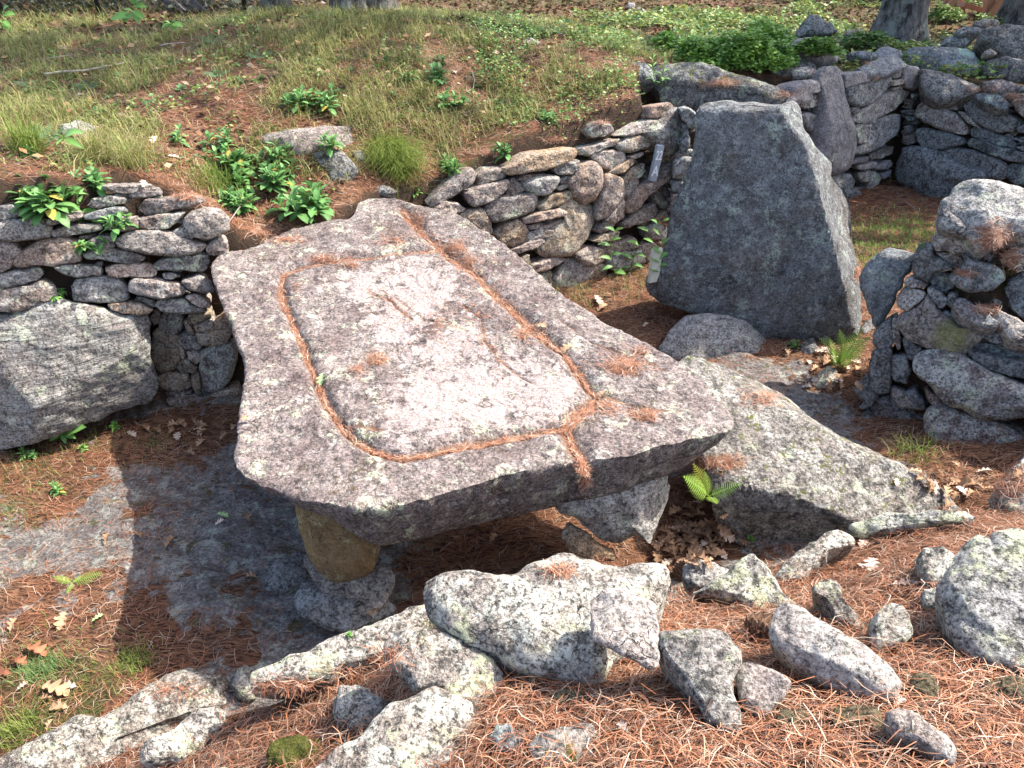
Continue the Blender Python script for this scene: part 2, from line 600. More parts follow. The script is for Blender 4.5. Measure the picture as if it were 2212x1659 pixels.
def mat_ground():
    k = NT('forest_floor')
    co = k.coords(False)
    rocky, grassy, earth = k.attr('rocky'), k.attr('grassy'), k.attr('earth')
    w = k.n('ShaderNodeTexNoise')
    k.put(w.inputs['Vector'], co)
    w.inputs['Scale'].default_value = 5
    w.inputs['Detail'].default_value = 3
    add = k.n('ShaderNodeVectorMath', operation='MULTIPLY_ADD')
    k.put(add.inputs[0], w.outputs['Color'])
    add.inputs[1].default_value = (.16, .16, .0)
    k.put(add.inputs[2], co)
    s = []
    for i, r in enumerate((.3, 1.35, 2.4)):
        s.append(k.noise(k.mapping(add.outputs[0], (14, 85, 14), (0, 0, r)), 1.0, 3, .6))
    strk = k.math('MAXIMUM', k.math('MAXIMUM', s[0], s[1]), s[2])
    ndl = k.mix(k.rng(strk, .50, .62), (.055, .026, .016), k.mix(k.rng(k.noise(co, 3, 4), .35, .65), (.22, .095, .048), (.27, .145, .08)))
    fine = k.noise(co, 70, 6, .7)
    soil = k.mix(k.rng(fine, .4, .62), (.045, .04, .015), k.mix(k.rng(k.noise(co, 2.2, 5, .6), .4, .6), (.22, .12, .06), (.11, .13, .035)))
    g1 = k.noise(co, 58, 6, .72)
    st = k.noise(k.mapping(co, (4, 9, 4), (0, 0, -.35)), 1.4, 8, .74, .5)
    rk = k.mix(k.rng(st, .38, .62), (.17, .138, .13), (.38, .35, .32))
    rk = k.mix(k.rng(g1, .42, .62), k.mix(.65, rk, (.06, .055, .05)), rk)
    rk = k.mix(k.math('MULTIPLY', k.rng(k.noise(co, 7, 8, .75), .55, .6), .8), rk, (.44, .46, .38))
    rk = k.mix(k.math('MULTIPLY', k.rng(k.noise(co, 5.3, 8, .75, .5), .56, .61), .9), rk, (.09, .08, .025))
    rk = k.mix(k.math('MULTIPLY', k.rng(k.noise(co, 26, 7, .75), .54, .6), .75), rk, (.05, .04, .036))
    rk = k.mix(k.math('MULTIPLY', k.rng(k.noise(co, 17, 7, .75, .3), .56, .6), .7), rk, (.40, .38, .34))
    wig = k.math('MULTIPLY', k.math('SUBTRACT', k.noise(co, 4.5, 8, .72, .3), .5), 3.2)
    c = k.mix(k.rng(k.math('ADD', grassy, wig), .4, .62), ndl, soil)
    c = k.mix(k.rng(k.math('ADD', rocky, wig), .42, .56), c, rk)
    c = k.mix(earth, c, k.mix(fine, (.03, .02, .014), (.09, .06, .04)))
    h = k.math('ADD', k.math('MULTIPLY', strk, .6), k.math('MULTIPLY', g1, .5))
    h = k.math('ADD', h, k.math('MULTIPLY', st, 1.2))
    return k.done(c, k.bump(h, .035), .95)


M['ground'] = mat_ground()
M['needle'] = mat_tint('pine_needles', 0, .62, spec=.3)
M['grass'] = mat_tint('grass_blades', .3, .6)
M['leaf'] = mat_tint('green_leaves', .28, .5, vary=.25, spec=.35)
M['dryleaf'] = mat_tint('dry_oak_leaf', .12, .75, vary=.35, spec=.15)
M['twig'] = mat_simple('weathered_twig', (.18, .14, .12), (.36, .31, .28), 40, .85)
M['palewood'] = mat_simple('bleached_stick', (.30, .255, .21), (.46, .41, .35), 30, .8)
M['bark'] = None


# ------------------------------------------------------------------ the rock builder
def chaikin(P, q=.22, it=1):
    for _ in range(it):
        N = np.roll(P, -1, 0)
        P = np.stack([P * (1 - q) + N * q, P * q + N * (1 - q)], 1).reshape(-1, P.shape[1])
    return P


def resample(P, n):
    Q = np.r_[P, P[:1]]
    s = np.r_[0, np.cumsum(np.linalg.norm(np.diff(Q, axis=0), axis=1))]
    t = np.linspace(0, s[-1], n, endpoint=False)
    return np.stack([np.interp(t, s, Q[:, i]) for i in range(Q.shape[1])], -1)


def pole_of(P):
    lo, hi = P.min(0), P.max(0)
    gx, gy = np.meshgrid(np.linspace(lo[0], hi[0], 26), np.linspace(lo[1], hi[1], 26))
    d = dist_line(P, gx, gy, True)
    d[~inside(P, gx, gy)] = -1
    d -= .15 * np.hypot(gx - P[:, 0].mean(), gy - P[:, 1].mean())
    i = np.unravel_index(np.argmax(d), d.shape)
    return np.array([gx[i], gy[i]])


ROCK_ID = [0]


def rock_mesh(name, poly, p0, n, depth=.25, bulge=.05, pw=3.0, rough=1.0, mat=None, around=44, rings=9, facets=5, fslope=(.2, .75), edges=(),
              disc=None, taper=.8, smoothing=1, grow=1.0):
    """A solid stone: its outline lies on the plane (p0, n), its front is a faceted dome, its back goes `depth` deep."""
    ROCK_ID[0] += 1
    sd = ROCK_ID[0] * 7 + 3
    rs = np.random.RandomState(sd)
    n = unit(n)
    P3 = hit(poly, p0, n)
    e1 = unit(np.cross([0, 0, 1.0], n)) if abs(n[2]) < .98 else np.array([1.0, 0, 0])
    e2 = np.cross(n, e1)
    o = P3.mean(0)
    P = np.c_[(P3 - o) @ e1, (P3 - o) @ e2]
    if (P[:, 0] * np.roll(P[:, 1], -1) - P[:, 1] * np.roll(P[:, 0], -1)).sum() < 0:
        P = P[::-1]
    R = resample(chaikin(P, .09, smoothing), around)
    size = math.sqrt(abs((P[:, 0] * np.roll(P[:, 1], -1) - P[:, 1] * np.roll(P[:, 0], -1)).sum()) / 2)
    c = pole_of(R)
    R = c + (R - c) * grow
    # ragged outline
    rad = R - c
    rl = np.linalg.norm(rad, axis=1)[:, None]
    wob = .018 * fbm(np.c_[R / size * 4, np.full(len(R), sd)], 3, sd)
    R = R + rad / rl * (wob[:, None] * size) * rough
    fr = 1 - (1 - np.linspace(0, 1, rings + 1)[1:]) ** 1.35
    XY = [c[None]]
    for r in fr:
        XY.append(c + (R - c) * r)
    XY = np.concatenate(XY)
    rr = np.r_[0, np.repeat(fr, around)]
    bulge = min(bulge, .17 * size)
    H = bulge * (1 - rr ** pw)
    ext = np.abs(R - c).max()
    for _ in range(facets):
        a = rs.rand() * 2 * np.pi
        d = np.array([math.cos(a), math.sin(a)])
        e = ((R - c) @ d).max()
        H = np.minimum(H, bulge * rs.uniform(.8, 1.0) - rs.uniform(*fslope) * np.maximum(0, ((XY - c) @ d) - rs.uniform(.2, .85) * e) * 1.0)
    for (u1, v1, u2, v2, sl) in edges:                 # an arris of the real stone: the front falls away beyond this line
        q = hit([(u1, v1), (u2, v2)], p0, n)
        q = np.c_[(q - o) @ e1, (q - o) @ e2]
        dd = q[1] - q[0]
        nn = np.array([dd[1], -dd[0]]) / np.linalg.norm(dd)
        if (c - q[0]) @ nn > 0:
            nn = -nn
        H = np.minimum(H, bulge * .9 - sl * np.maximum(0, (XY - q[0]) @ nn))
    rim = H[-around:]
    er = np.clip((rr - .86) / .14, 0, 1)
    H = H - er ** 2.2 * .028 * min(size, .6)
    L = [np.c_[XY, H]]
    hr = H[-around:]
    dep = np.maximum(depth, .12 * size)
    for f, tp in ((.22, 1.0 if taper > .7 else .99), (.6, .5 + taper * .5), (1.0, taper * .92)):
        zz = hr * (1 - f) + (-dep) * f
        L.append(np.c_[c + (R - c) * tp, np.minimum(zz, hr)])
    L.append(np.c_[c[None], [[-dep * 1.02]]])
    Q = np.concatenate(L)
    V = Q[:, :1] * e1 + Q[:, 1:2] * e2 + Q[:, 2:] * n
    nr = rings + 3
    Tr = []
    j = np.arange(around)
    jn = (j + 1) % around
    Tr.append(np.c_[np.zeros(around, int), 1 + j, 1 + jn])
    for k in range(nr - 1):
        a, b = 1 + k * around, 1 + (k + 1) * around
        Tr.append(np.c_[a + j, b + j, b + jn])
        Tr.append(np.c_[a + j, b + jn, a + jn])
    last = 1 + nr * around
    a = 1 + (nr - 1) * around
    Tr.append(np.c_[a + j, np.full(around, last), a + jn])
    Tr = np.concatenate(Tr)
    # roughness along the surface normal
    fn = np.cross(V[Tr[:, 1]] - V[Tr[:, 0]], V[Tr[:, 2]] - V[Tr[:, 0]])
    vn = np.zeros_like(V)
    for i in range(3):
        np.add.at(vn, Tr[:, i], fn)
    vn /= np.linalg.norm(vn, axis=1)[:, None] + 1e-12
    s = max(size, .08)
    W = V + np.array([sd * 1.37, sd * .71, 0])
    am = rough * np.where(np.arange(len(V)) > rings * around, .6, 1.0)
    rid = 1 - np.abs(fbm(W / s * 2.6, 3, sd + 4))
    blk = np.tanh(2.2 * fbm(W / s * 2.0, 3, sd))                     # broken faces rather than swellings
    disp = .017 * s ** .8 * blk + .014 * s ** .6 * (rid - .6) + .0065 * fbm(W * 15, 3, sd + 9)
    V = V + vn * (disp * am)[:, None]
    attrs = None
    if disc is not None:
        dc = hit([disc[:2]], p0, n)[0] - o
        rads = disc[2] * np.linalg.norm(o - CAM) / F
        dd = np.linalg.norm(V - dc, axis=1) + rads * .25 * fbm(W / rads * 1.5, 2, sd)
        attrs = {'disc': 1 - sstep(.8 * rads, (1.05 if len(disc) < 4 else disc[3]) * rads, dd)}
    zmin = V[:, 2].min()
    off = np.array([0, 0, zmin])
    m = mesh_np(name, V - off, Tr, M[mat] if isinstance(mat, str) else mat, True, attrs=attrs, sharp=34)
    return m, o + off


def plane_from(p0, h, batter):
    """horizontal direction h of the outward normal, leaning back by `batter` radians"""
    h = unit([h[0], h[1], 0])
    return np.array(p0, float), unit(h * math.cos(batter) + np.array([0, 0, math.sin(batter)]))


def wall(name, label, p0, n, stones, mats, depth=.32, group=None, jitter=.035, around=40, rings=8, chips=40, bulge=(.02, .045)):
    rs = random.Random(len(name) * 31 + len(stones))
    allp = np.array([q for s in stones for q in (s if not isinstance(s, dict) else s['poly'])])
    base = hit([(allp[:, 0].mean(), allp[:, 1].max())], p0, n)[0]
    w = empty(name, base, label, 'stone wall', group)
    w['kind'] = 'thing'
    cs = np.array([np.array(s['poly'] if isinstance(s, dict) else s).mean(0) for s in stones])
    for q in range(chips):
        i = rs.randrange(len(cs))
        dd = np.linalg.norm((cs - cs[i]) * np.array([.6, 1.4]), axis=1)
        jx = np.argsort(dd)[1 + rs.randrange(3)]
        c = (cs[i] + cs[jx]) / 2 + np.array([rs.uniform(-12, 12), rs.uniform(-5, 5)])
        ra, rb = rs.uniform(9, 20), rs.uniform(4, 9)
        tl = rs.uniform(-.25, .25)
        pts = [(c[0] + ra * math.cos(t) * rs.uniform(.75, 1.1), c[1] + rb * math.sin(t) * rs.uniform(.75, 1.1) + tl * ra * math.cos(t)) for t in [k * math.pi / 3.5 for k in range(7)]]
        pc = hit([c], p0, unit(n))[0] - unit(n) * rs.uniform(.05, .12)
        m, o = rock_mesh('chip', pts, pc, n, depth=.12, bulge=.02, pw=4, around=18, rings=4, facets=3, mat=mats[rs.randrange(len(mats))])
        link('chip_stone', m, o, w)
    for s in stones:
        kw = dict(grow=1.045, mat=mats[rs.randrange(len(mats))], depth=depth * rs.uniform(.8, 1.2), bulge=rs.uniform(*bulge), pw=rs.choice((5, 7, 9)), facets=rs.choice((2, 3, 4)), fslope=(.08, .5), around=around, rings=rings)
        poly = s
        nn, off = np.array(n), rs.uniform(-jitter, jitter)
        if isinstance(s, dict):
            poly = s['poly']
            kw.update({k: v for k, v in s.items() if k not in ('poly', 'off', 'n')})
            off = s.get('off', off)
            nn = np.array(s.get('n', nn))
        nn = unit(nn + np.array([rs.uniform(-.09, .09), 0, rs.uniform(-.05, .09)]))
        ctr = np.array(poly).mean(0)
        pc = hit([ctr], p0, unit(n))[0] + unit(n) * off
        m, o = rock_mesh('stone', poly, pc, nn, **kw)
        link('stone', m, o, w)
    return w


def rock(name, label, poly, cat='rock', mat='wall', a=.5, lift=0.0, at=None, n=None, base=None, group=None, sink=.08, **kw):
    """A loose rock: outline stood on the ground (or on `at`), normal between straight up and towards the viewer."""
    P = np.array(poly, float)
    if at is None:
        bu, bv = base if base else (P[:, 0].mean(), P[:, 1].max() - sink * np.ptp(P[:, 1]))
        at = ground_hit(bu, bv)
    at = np.array(at, float) + np.array([0, 0, lift])
    if n is None:
        tc = unit(CAM - at)
        n = unit(a * np.array([0, 0, 1.0]) + (1 - a) * tc)
    d = dict(depth=.22, bulge=.05, around=72, rings=14, facets=5, grow=1.03)
    if at[1] < 2.9 and cat in ('rock', 'boulder') and mat in ('fore', 'foreg') and lift < .1:
        at = at + np.array([0, 0, .045])
        d['grow'] = 1.06
        d['fslope'] = (.06, .4)
        d['pw'] = max(d.get('pw', 3.0), 5)
        d['bulge'] *= .75
    d.update(kw)
    m, o = rock_mesh(name, poly, at, n, mat=mat, **d)
    ob = link(name, m, o)
    return tag(ob, label, cat, group)

# ------------------------------------------------------------------ the ground
def spaced(fine0, fine1, step, lo, hi, g=1.13):
    a = list(np.arange(fine0, fine1, step))
    s, x = step, fine0
    pre = []
    while x > lo:
        s *= g
        x -= s
        pre.append(x)
    s, x = step, a[-1]
    post = []
    while x < hi:
        s *= g
        x += s
        post.append(x)
    return np.array(pre[::-1] + a + post)


GX = spaced(-4.4, 6.2, .042, -70, 70)
GY = spaced(.4, 10.0, .042, -12, 110)
gx, gy = np.meshgrid(GX, GY)
gz = ground_z(gx, gy)
gsd = pit_sd(gx, gy)


def gblob(u, v, r):
    p = ground_hit(u, v)
    return np.exp(-(((gx - p[0]) ** 2 + (gy - p[1]) ** 2) / r ** 2))


inpit = gsd < .02
rocky = np.where(inpit, .80, -.6)
for a in [(60, 1200, .35), (300, 1330, .35), (330, 1060, .5), (220, 1150, .3), (420, 1250, .4), (60, 1340, .25), (600, 1200, .4), (150, 1080, .25), (1370, 660, .3), (1310, 665, .2)]:
    rocky = rocky + .2 * gblob(*a)
for a in [(160, 1080, .22), (110, 1120, .2), (60, 1270, .25), (230, 1250, .15), (300, 1110, .2), (520, 1230, .2), (480, 1370, .25), (330, 1280, .15)]:
    rocky = rocky - .55 * gblob(*a)
for a in [(60, 1010, .4), (60, 1500, .5), (180, 1480, .4), (300, 945, .3), (420, 930, .3), (1330, 620, .3), (1100, 1150, .6), (1480, 1130, .4)]:
    rocky = rocky - 1.1 * gblob(*a)
rocky = np.where(inpit, rocky, -.9)
rocky = rocky - 1.4 * sstep(2.2, 3.0, gx) * inpit - .9 * sstep(5.2, 5.8, gy) * inpit
grassy = np.where((gsd > .1) & (gy > 4), .5, -.8)
mo = fbm(np.c_[gx.ravel() * .8, gy.ravel() * .8, np.zeros(gx.size)], 4, 77).reshape(gx.shape)
grassy = grassy + .45 * mo
for a in [(500, 250, .6), (100, 380, .5), (350, 330, .6), (650, 180, .5), (900, 200, .4), (760, 420, .4), (600, 440, .5), (1150, 300, .3)]:
    grassy = grassy - .35 * gblob(*a)
for a in [(60, 1010, .4), (1900, 520, .5), (60, 1480, .35), (180, 1500, .25)]:
    grassy = grassy + 1.5 * gblob(*a)
gslope = np.hypot(np.gradient(gz, axis=0) / np.gradient(GY)[:, None], np.gradient(gz, axis=1) / np.gradient(GX)[None])
earth = sstep(1.3, 2.2, gslope)
nx, ny = len(GX), len(GY)
idx = np.arange(nx * ny).reshape(ny, nx)
q = [idx[:-1, :-1].ravel(), idx[:-1, 1:].ravel(), idx[1:, 1:].ravel(), idx[1:, :-1].ravel()]
gT = np.r_[np.c_[q[0], q[1], q[2]], np.c_[q[0], q[2], q[3]]]
ground = link('ground', mesh_np('ground', np.c_[gx.ravel(), gy.ravel(), gz.ravel()], gT, M['ground'], True,
                                attrs={'rocky': rocky.ravel(), 'grassy': grassy.ravel(), 'earth': earth.ravel()}))
tag(ground, 'forest floor with a sunken stone court, a grassy mound and a bank of pine needles', 'ground', kind='structure')

# ------------------------------------------------------------------ the grooved altar slab
def on_z(u, v, z):
    d = ray(u, v)
    return CAM + d * ((z - CAM[2]) / d[2])


tA, tB, tC = on_z(790, 1107, .95), on_z(1580, 925, .97), on_z(780, 440, 1.2)
tn = unit(np.cross(tB - tA, tC - tA))
if tn[2] < 0:
    tn = -tn
te1 = unit(np.cross([0, 1.0, 0], tn))
te1 = unit(te1 - tn * (te1 @ tn))
te2 = np.cross(tn, te1)


def tab(pts):
    P = hit(pts, tA, tn) - tA
    return np.c_[P @ te1, P @ te2]


SLAB = [((790, 1107), .34), ((850, 1093), .345), ((920, 1070), .36), ((1000, 1047), .38), ((1080, 1025), .40), ((1160, 1002), .42), ((1245, 984), .41), ((1263, 992), .37),
        ((1285, 990), .37), ((1380, 973), .36), ((1480, 947), .34), ((1545, 934), .26), ((1580, 925), .16), ((1587, 908), .14), ((1563, 865), .2), ((1540, 830), .22), ((1500, 800), .25),
        ((1470, 783), .25), ((1400, 740), .25), ((1330, 703), .25), ((1270, 665), .25), ((1210, 640), .25), ((1170, 595), .25), ((1140, 570), .25), ((1090, 530), .25),
        ((1060, 510), .24), ((1010, 472), .24), ((960, 452), .24), ((900, 442), .24), ((860, 428), .24), ((800, 430), .24), ((775, 437), .24), ((762, 466), .24), ((700, 475), .24),
        ((640, 487), .24), ((590, 510), .24), ((545, 535), .24), ((480, 545), .28), ((457, 570), .32), ((465, 620), .32), ((490, 680), .32), ((510, 720), .30),
        ((525, 760), .28), ((530, 800), .26), ((520, 850), .22), ((512, 920), .2), ((505, 985), .15), ((518, 1010), .14), ((560, 1035), .155), ((620, 1065), .155),
        ((680, 1085), .18), ((740, 1102), .25)]
GROOVE = [(1225, 918), (1180, 925), (1100, 935), (1000, 957), (930, 975), (870, 984), (810, 973), (770, 950), (740, 920), (705, 870), (690, 835), (668, 780), (650, 735), (630, 690),
          (612, 650), (605, 615), (610, 585), (640, 572), (700, 562), (760, 554), (830, 547), (900, 540), (950, 533)]
GROOVE_R = [(870, 448), (905, 490), (940, 522), (990, 562), (1040, 602), (1080, 648), (1130, 690), (1180, 727), (1215, 762), (1245, 797), (1270, 828), (1290, 852), (1272, 872), (1240, 892), (1225, 918), (1238, 955), (1266, 1000)]
CRACKS = [[(1300, 850), (1345, 868), (1400, 882), (1470, 884)], [(1205, 690), (1280, 742), (1360, 775), (1440, 800)], [(800, 630), (840, 645), (862, 668), (890, 690)], [(1000, 660), (1040, 690), (1045, 740), (1090, 790), (1150, 830)],
          [(720, 900), (760, 920), (830, 930)]]
sp = tab([s[0] for s in SLAB])
dense = chaikin(np.c_[sp, [s[1] for s in SLAB]], .18, 1)
NA, NR = 680, 96
RS = resample(dense, NA)
Rt, thick = RS[:, :2], RS[:, 2]
tc_ = pole_of(Rt)
rad = Rt - tc_
rl = np.linalg.norm(rad, axis=1)[:, None]
Rt = Rt + rad / rl * (.012 * fbm(np.c_[Rt * 5, np.zeros(NA)], 4, 3) + .006 * fbm(np.c_[Rt * 24, np.zeros(NA)], 3, 6))[:, None]
fr = np.linspace(0, 1, NR + 1)[1:]
XY = np.concatenate([tc_[None]] + [tc_ + (Rt - tc_) * f for f in fr])
rr = np.r_[0, np.repeat(fr, NA)]
gd1 = dist_line(tab(GROOVE), XY[:, 0], XY[:, 1])
gd2 = dist_line(tab(GROOVE_R), XY[:, 0], XY[:, 1])
gd = np.minimum(gd1, gd2 * .75) + .008 * fbm(np.c_[XY * 9, np.zeros(len(XY))], 3, 8)
H = .022 * fbm(np.c_[XY * 1.5, np.zeros(len(XY))], 3, 12) + .010 * fbm(np.c_[XY * 6, np.zeros(len(XY))], 4, 13)
terr = fbm(np.c_[XY[:, :1] * 2.4, XY[:, 1:] * 1.8, np.zeros((len(XY), 1))], 4, 31)
H += .012 * (np.floor(terr * 3.0) / 3.0 - terr) + .004 * fbm(np.c_[XY * 30, np.zeros(len(XY))], 3, 14)
H -= .045 * np.exp(-(gd / .034) ** 2)
cd = np.full(len(XY), 9.0)
for c in CRACKS:
    cd = np.minimum(cd, dist_line(tab(c), XY[:, 0], XY[:, 1]))
cd += .006 * fbm(np.c_[XY * 14, np.zeros(len(XY))], 3, 18)
H -= .012 * np.exp(-(cd / .009) ** 2)
H -= sstep(.985, 1.0, rr) * .012
H -= H[-NA:].mean() * 0
worn = np.zeros(len(XY))
for (u, v, r) in [(740, 600, 60), (830, 590, 80), (930, 590, 80), (950, 620, 50), (900, 660, 60), (860, 720, 70), (820, 700, 40), (950, 760, 60), (1000, 720, 60), (1040, 830, 90), (920, 850, 80), (860, 900, 70),
                  (980, 900, 70), (1130, 830, 80), (1210, 820, 60), (1200, 860, 50), (1000, 800, 60), (1070, 640, 40), (780, 640, 40), (1130, 880, 50)]:
    c = tab([(u, v)])[0]
    r3 = r * np.linalg.norm(tA + te1 * c[0] + te2 * c[1] - CAM) / F
    d2 = ((XY - c) * np.array([1, .62])) ** 2
    worn += .62 * np.exp(-d2.sum(1) / r3 ** 2)
worn = np.minimum(worn, 1.05) - .25
Ls = [np.c_[XY, H]]
hr = H[-NA:]
for f, inset in ((.03, .0), (.08, -.004), (.15, -.004), (.23, -.003), (.31, -.002), (.4, .0), (.49, .002), (.58, .004), (.67, .008), (.76, .012), (.84, .018), (.92, .028), (1.0, .05)):
    qq = Rt - rad / rl * (inset + .05 * f)
    sn = .007 * fbm(np.c_[qq * 5, np.full((NA, 1), f * 2.6)], 5, 40)
    Ls.append(np.c_[qq + rad / rl * sn[:, None], hr * (1 - f) - thick * f])
for f in (.8, .45):
    qq = tc_ + (Rt - tc_) * f
    Ls.append(np.c_[qq, -thick * 1.03 - .02 + .02 * fbm(np.c_[qq * 5, np.full((NA, 1), 3.3)], 3, 44)])
Ls.append(np.c_[tc_[None], [[-.24]]])
Q = np.concatenate(Ls)
V = tA + Q[:, :1] * te1 + Q[:, 1:2] * te2 + Q[:, 2:] * tn
j = np.arange(NA)
jn = (j + 1) % NA
sgn = ((Rt[:, 0] * np.roll(Rt[:, 1], -1)) - (Rt[:, 1] * np.roll(Rt[:, 0], -1))).sum()
Tr = [np.c_[np.zeros(NA, int), 1 + j, 1 + jn]]
nrg = NR + 15
for k in range(nrg - 1):
    a, b = 1 + k * NA, 1 + (k + 1) * NA
    Tr += [np.c_[a + j, b + j, b + jn], np.c_[a + j, b + jn, a + jn]]
a = 1 + (nrg - 1) * NA
Tr.append(np.c_[a + j, np.full(NA, 1 + nrg * NA), a + jn])
Tr = np.concatenate(Tr)
if sgn < 0:
    Tr = Tr[:, ::-1]
ext = len(Q) - len(XY)
attrs = {'worn': np.r_[worn, np.full(ext, -.6)], 'groove': np.r_[np.exp(-(np.minimum(gd, cd * 3.5) / .03) ** 2), np.zeros(ext)]}
SLAB_V, SLAB_XY, SLAB_H = V, XY, H
off = np.array([V[:, 0].mean(), V[:, 1].mean(), V[:, 2].min()])
slab = link('stone_table_slab', mesh_np('stone_table_slab', V - off, Tr, M['table'], True, attrs=attrs, sharp=38), off)
tag(slab, 'huge flat purple-grey granite slab with a needle-filled groove cut round its top, resting on stone legs', 'stone table')


def slab_top(pts):
    """3D points on the slab's upper face below the given pixels."""
    q = tab(pts)
    out = []
    for a in q:
        i = np.argmin(((SLAB_XY - a) ** 2).sum(1))
        out.append(tA + a[0] * te1 + a[1] * te2 + SLAB_H[i] * tn)
    return np.array(out)


# supports under the slab
legp = ground_hit(742, 1268) + np.array([0, .12, 0])
lp = atY(740, 1262, 2.86)
rock('table_leg', 'tan upright stone leg under the near corner of the slab', [(640, 1080), (700, 1075), (790, 1100), (818, 1175), (812, 1205), (805, 1235), (780, 1256), (740, 1271), (715, 1266), (690, 1236), (660, 1200), (648, 1150)],
     'stone leg', 'tan', at=lp, n=(.02, -.92, .16), depth=.34, bulge=.09, pw=2.5, rough=.55, facets=3, taper=.95)
rock('pad_stone', 'grey angular flat stone directly under the tan leg', T(1, 2, [(290, 290), (310, 255), (400, 300), (560, 350), (780, 335), (850, 340), (890, 390), (905, 450), (860, 540), (830, 600), (780, 635), (700, 635), (560, 590), (430, 560), (390, 490), (350, 420), (295, 330)]),
     'rock', 'bould', at=atY(735, 1300, 2.74), n=(.06, -.30, .95), depth=.10, bulge=.006, pw=8, facets=0, taper=.95, rough=.6, grow=.97)
rock('pad_stone', 'dark lichened flat stone lowest under the tan leg', T(1, 2, [(215, 560), (280, 480), (400, 520), (600, 560), (830, 570), (880, 620), (870, 670), (700, 720), (600, 770), (490, 770), (400, 730), (270, 660)]),
     'rock', 'dark', at=atY(735, 1330, 2.68), n=(0, -.66, .75), depth=.14, bulge=.025, pw=6, facets=2, rough=.8)
rock('support_rock', 'dark green-grey rock on the ground left of the tan leg', T(1, 2, [(40, 480), (90, 370), (170, 270), (260, 225), (300, 250), (340, 400), (330, 440), (270, 480), (180, 520), (60, 500)]),
     'rock', 'dark', depth=.25, bulge=.09, pw=2, lift=.0)
rock('wedge_stone', 'little orange wedge between the two flat stones under the leg', T(1, 2, [(705, 650), (730, 632), (775, 632), (778, 662), (730, 682)]), 'rock', 'tanrock', at=atY(800, 1322, 2.645), n=(0, -.8, .6), depth=.06, bulge=.012, around=30, rings=6)
rock('support_rock', 'large grey block holding up the right side of the slab', [(1180, 1065), (1220, 1050), (1320, 1030), (1440, 1015), (1457, 1060), (1450, 1097), (1430, 1132), (1405, 1176), (1393, 1168), (1375, 1160), (1340, 1176), (1300, 1170), (1275, 1146), (1250, 1126), (1215, 1113)],
     'rock', 'bould', at=atY(1330, 1160, 3.0), n=(.12, -.85, .3), depth=.45, bulge=.1, pw=2.5, edges=[(1400, 1020, 1375, 1165, .7)])
rock('support_rock', 'tan rock on the ground below the grey block under the slab', T(2, 2, [(315, 155), (370, 70), (430, 100), (500, 150), (560, 210), (640, 245), (665, 280), (660, 310), (560, 312), (480, 300), (400, 280), (370, 230)]),
     'rock', 'tanrock', at=atY(1265, 1195, 2.95), n=(-.1, -.7, .6), depth=.25, bulge=.07)

# ------------------------------------------------------------------ left dry stone wall with its recess
wl_p, wl_n = plane_from((-3.5, 4.19, 0), (.342, -.94), .18)
LEFT = [T(0, 0, s) for s in [
    [(-40, 1340), (60, 1325), (130, 1345), (145, 1385), (110, 1410), (-40, 1455)],
    [(-40, 1465), (60, 1430), (200, 1405), (260, 1420), (330, 1480), (320, 1540), (150, 1565), (60, 1570), (-40, 1535)],
    [(300, 1440), (380, 1390), (520, 1375), (535, 1410), (420, 1450), (320, 1458)],
    [(330, 1500), (430, 1455), (640, 1450), (665, 1490), (450, 1530), (340, 1535)],
    [(555, 1335), (600, 1285), (740, 1265), (815, 1285), (800, 1320), (620, 1350)],
    [(665, 1205), (800, 1200), (980, 1205), (1010, 1230), (900, 1245), (800, 1257), (690, 1240)],
    [(825, 1265), (900, 1235), (1040, 1243), (1050, 1260), (960, 1278), (850, 1282)],
    [(900, 1335), (960, 1290), (1100, 1280), (1280, 1275), (1335, 1305), (1240, 1345), (1060, 1378), (950, 1388), (905, 1362)],
    [(545, 1395), (700, 1345), (800, 1340), (835, 1370), (700, 1412), (560, 1422)],
    [(690, 1440), (780, 1410), (880, 1400), (890, 1470), (800, 1500), (700, 1490)],
    [(885, 1420), (1000, 1395), (1195, 1378), (1150, 1430), (1090, 1482), (960, 1492), (900, 1478)],
    [(745, 1560), (850, 1500), (1000, 1490), (1090, 1500), (1250, 1560), (1335, 1590), (1290, 1640), (1130, 1662), (950, 1652), (860, 1622), (760, 1602)],
    [(560, 1570), (640, 1530), (740, 1540), (750, 1600), (640, 1620), (570, 1610)],
    [(1100, 1500), (1190, 1470), (1250, 1545), (1180, 1540)],
    [(1340, 1600), (1420, 1545), (1480, 1560), (1480, 1650), (1350, 1660)]]]
LEFT.append(dict(poly=T(0, 0, [(1192, 1440), (1240, 1380), (1330, 1355), (1430, 1370), (1492, 1420), (1482, 1490), (1380, 1535), (1260, 1540), (1200, 1500)]), bulge=.15, pw=2, off=.04, mat='bould'))
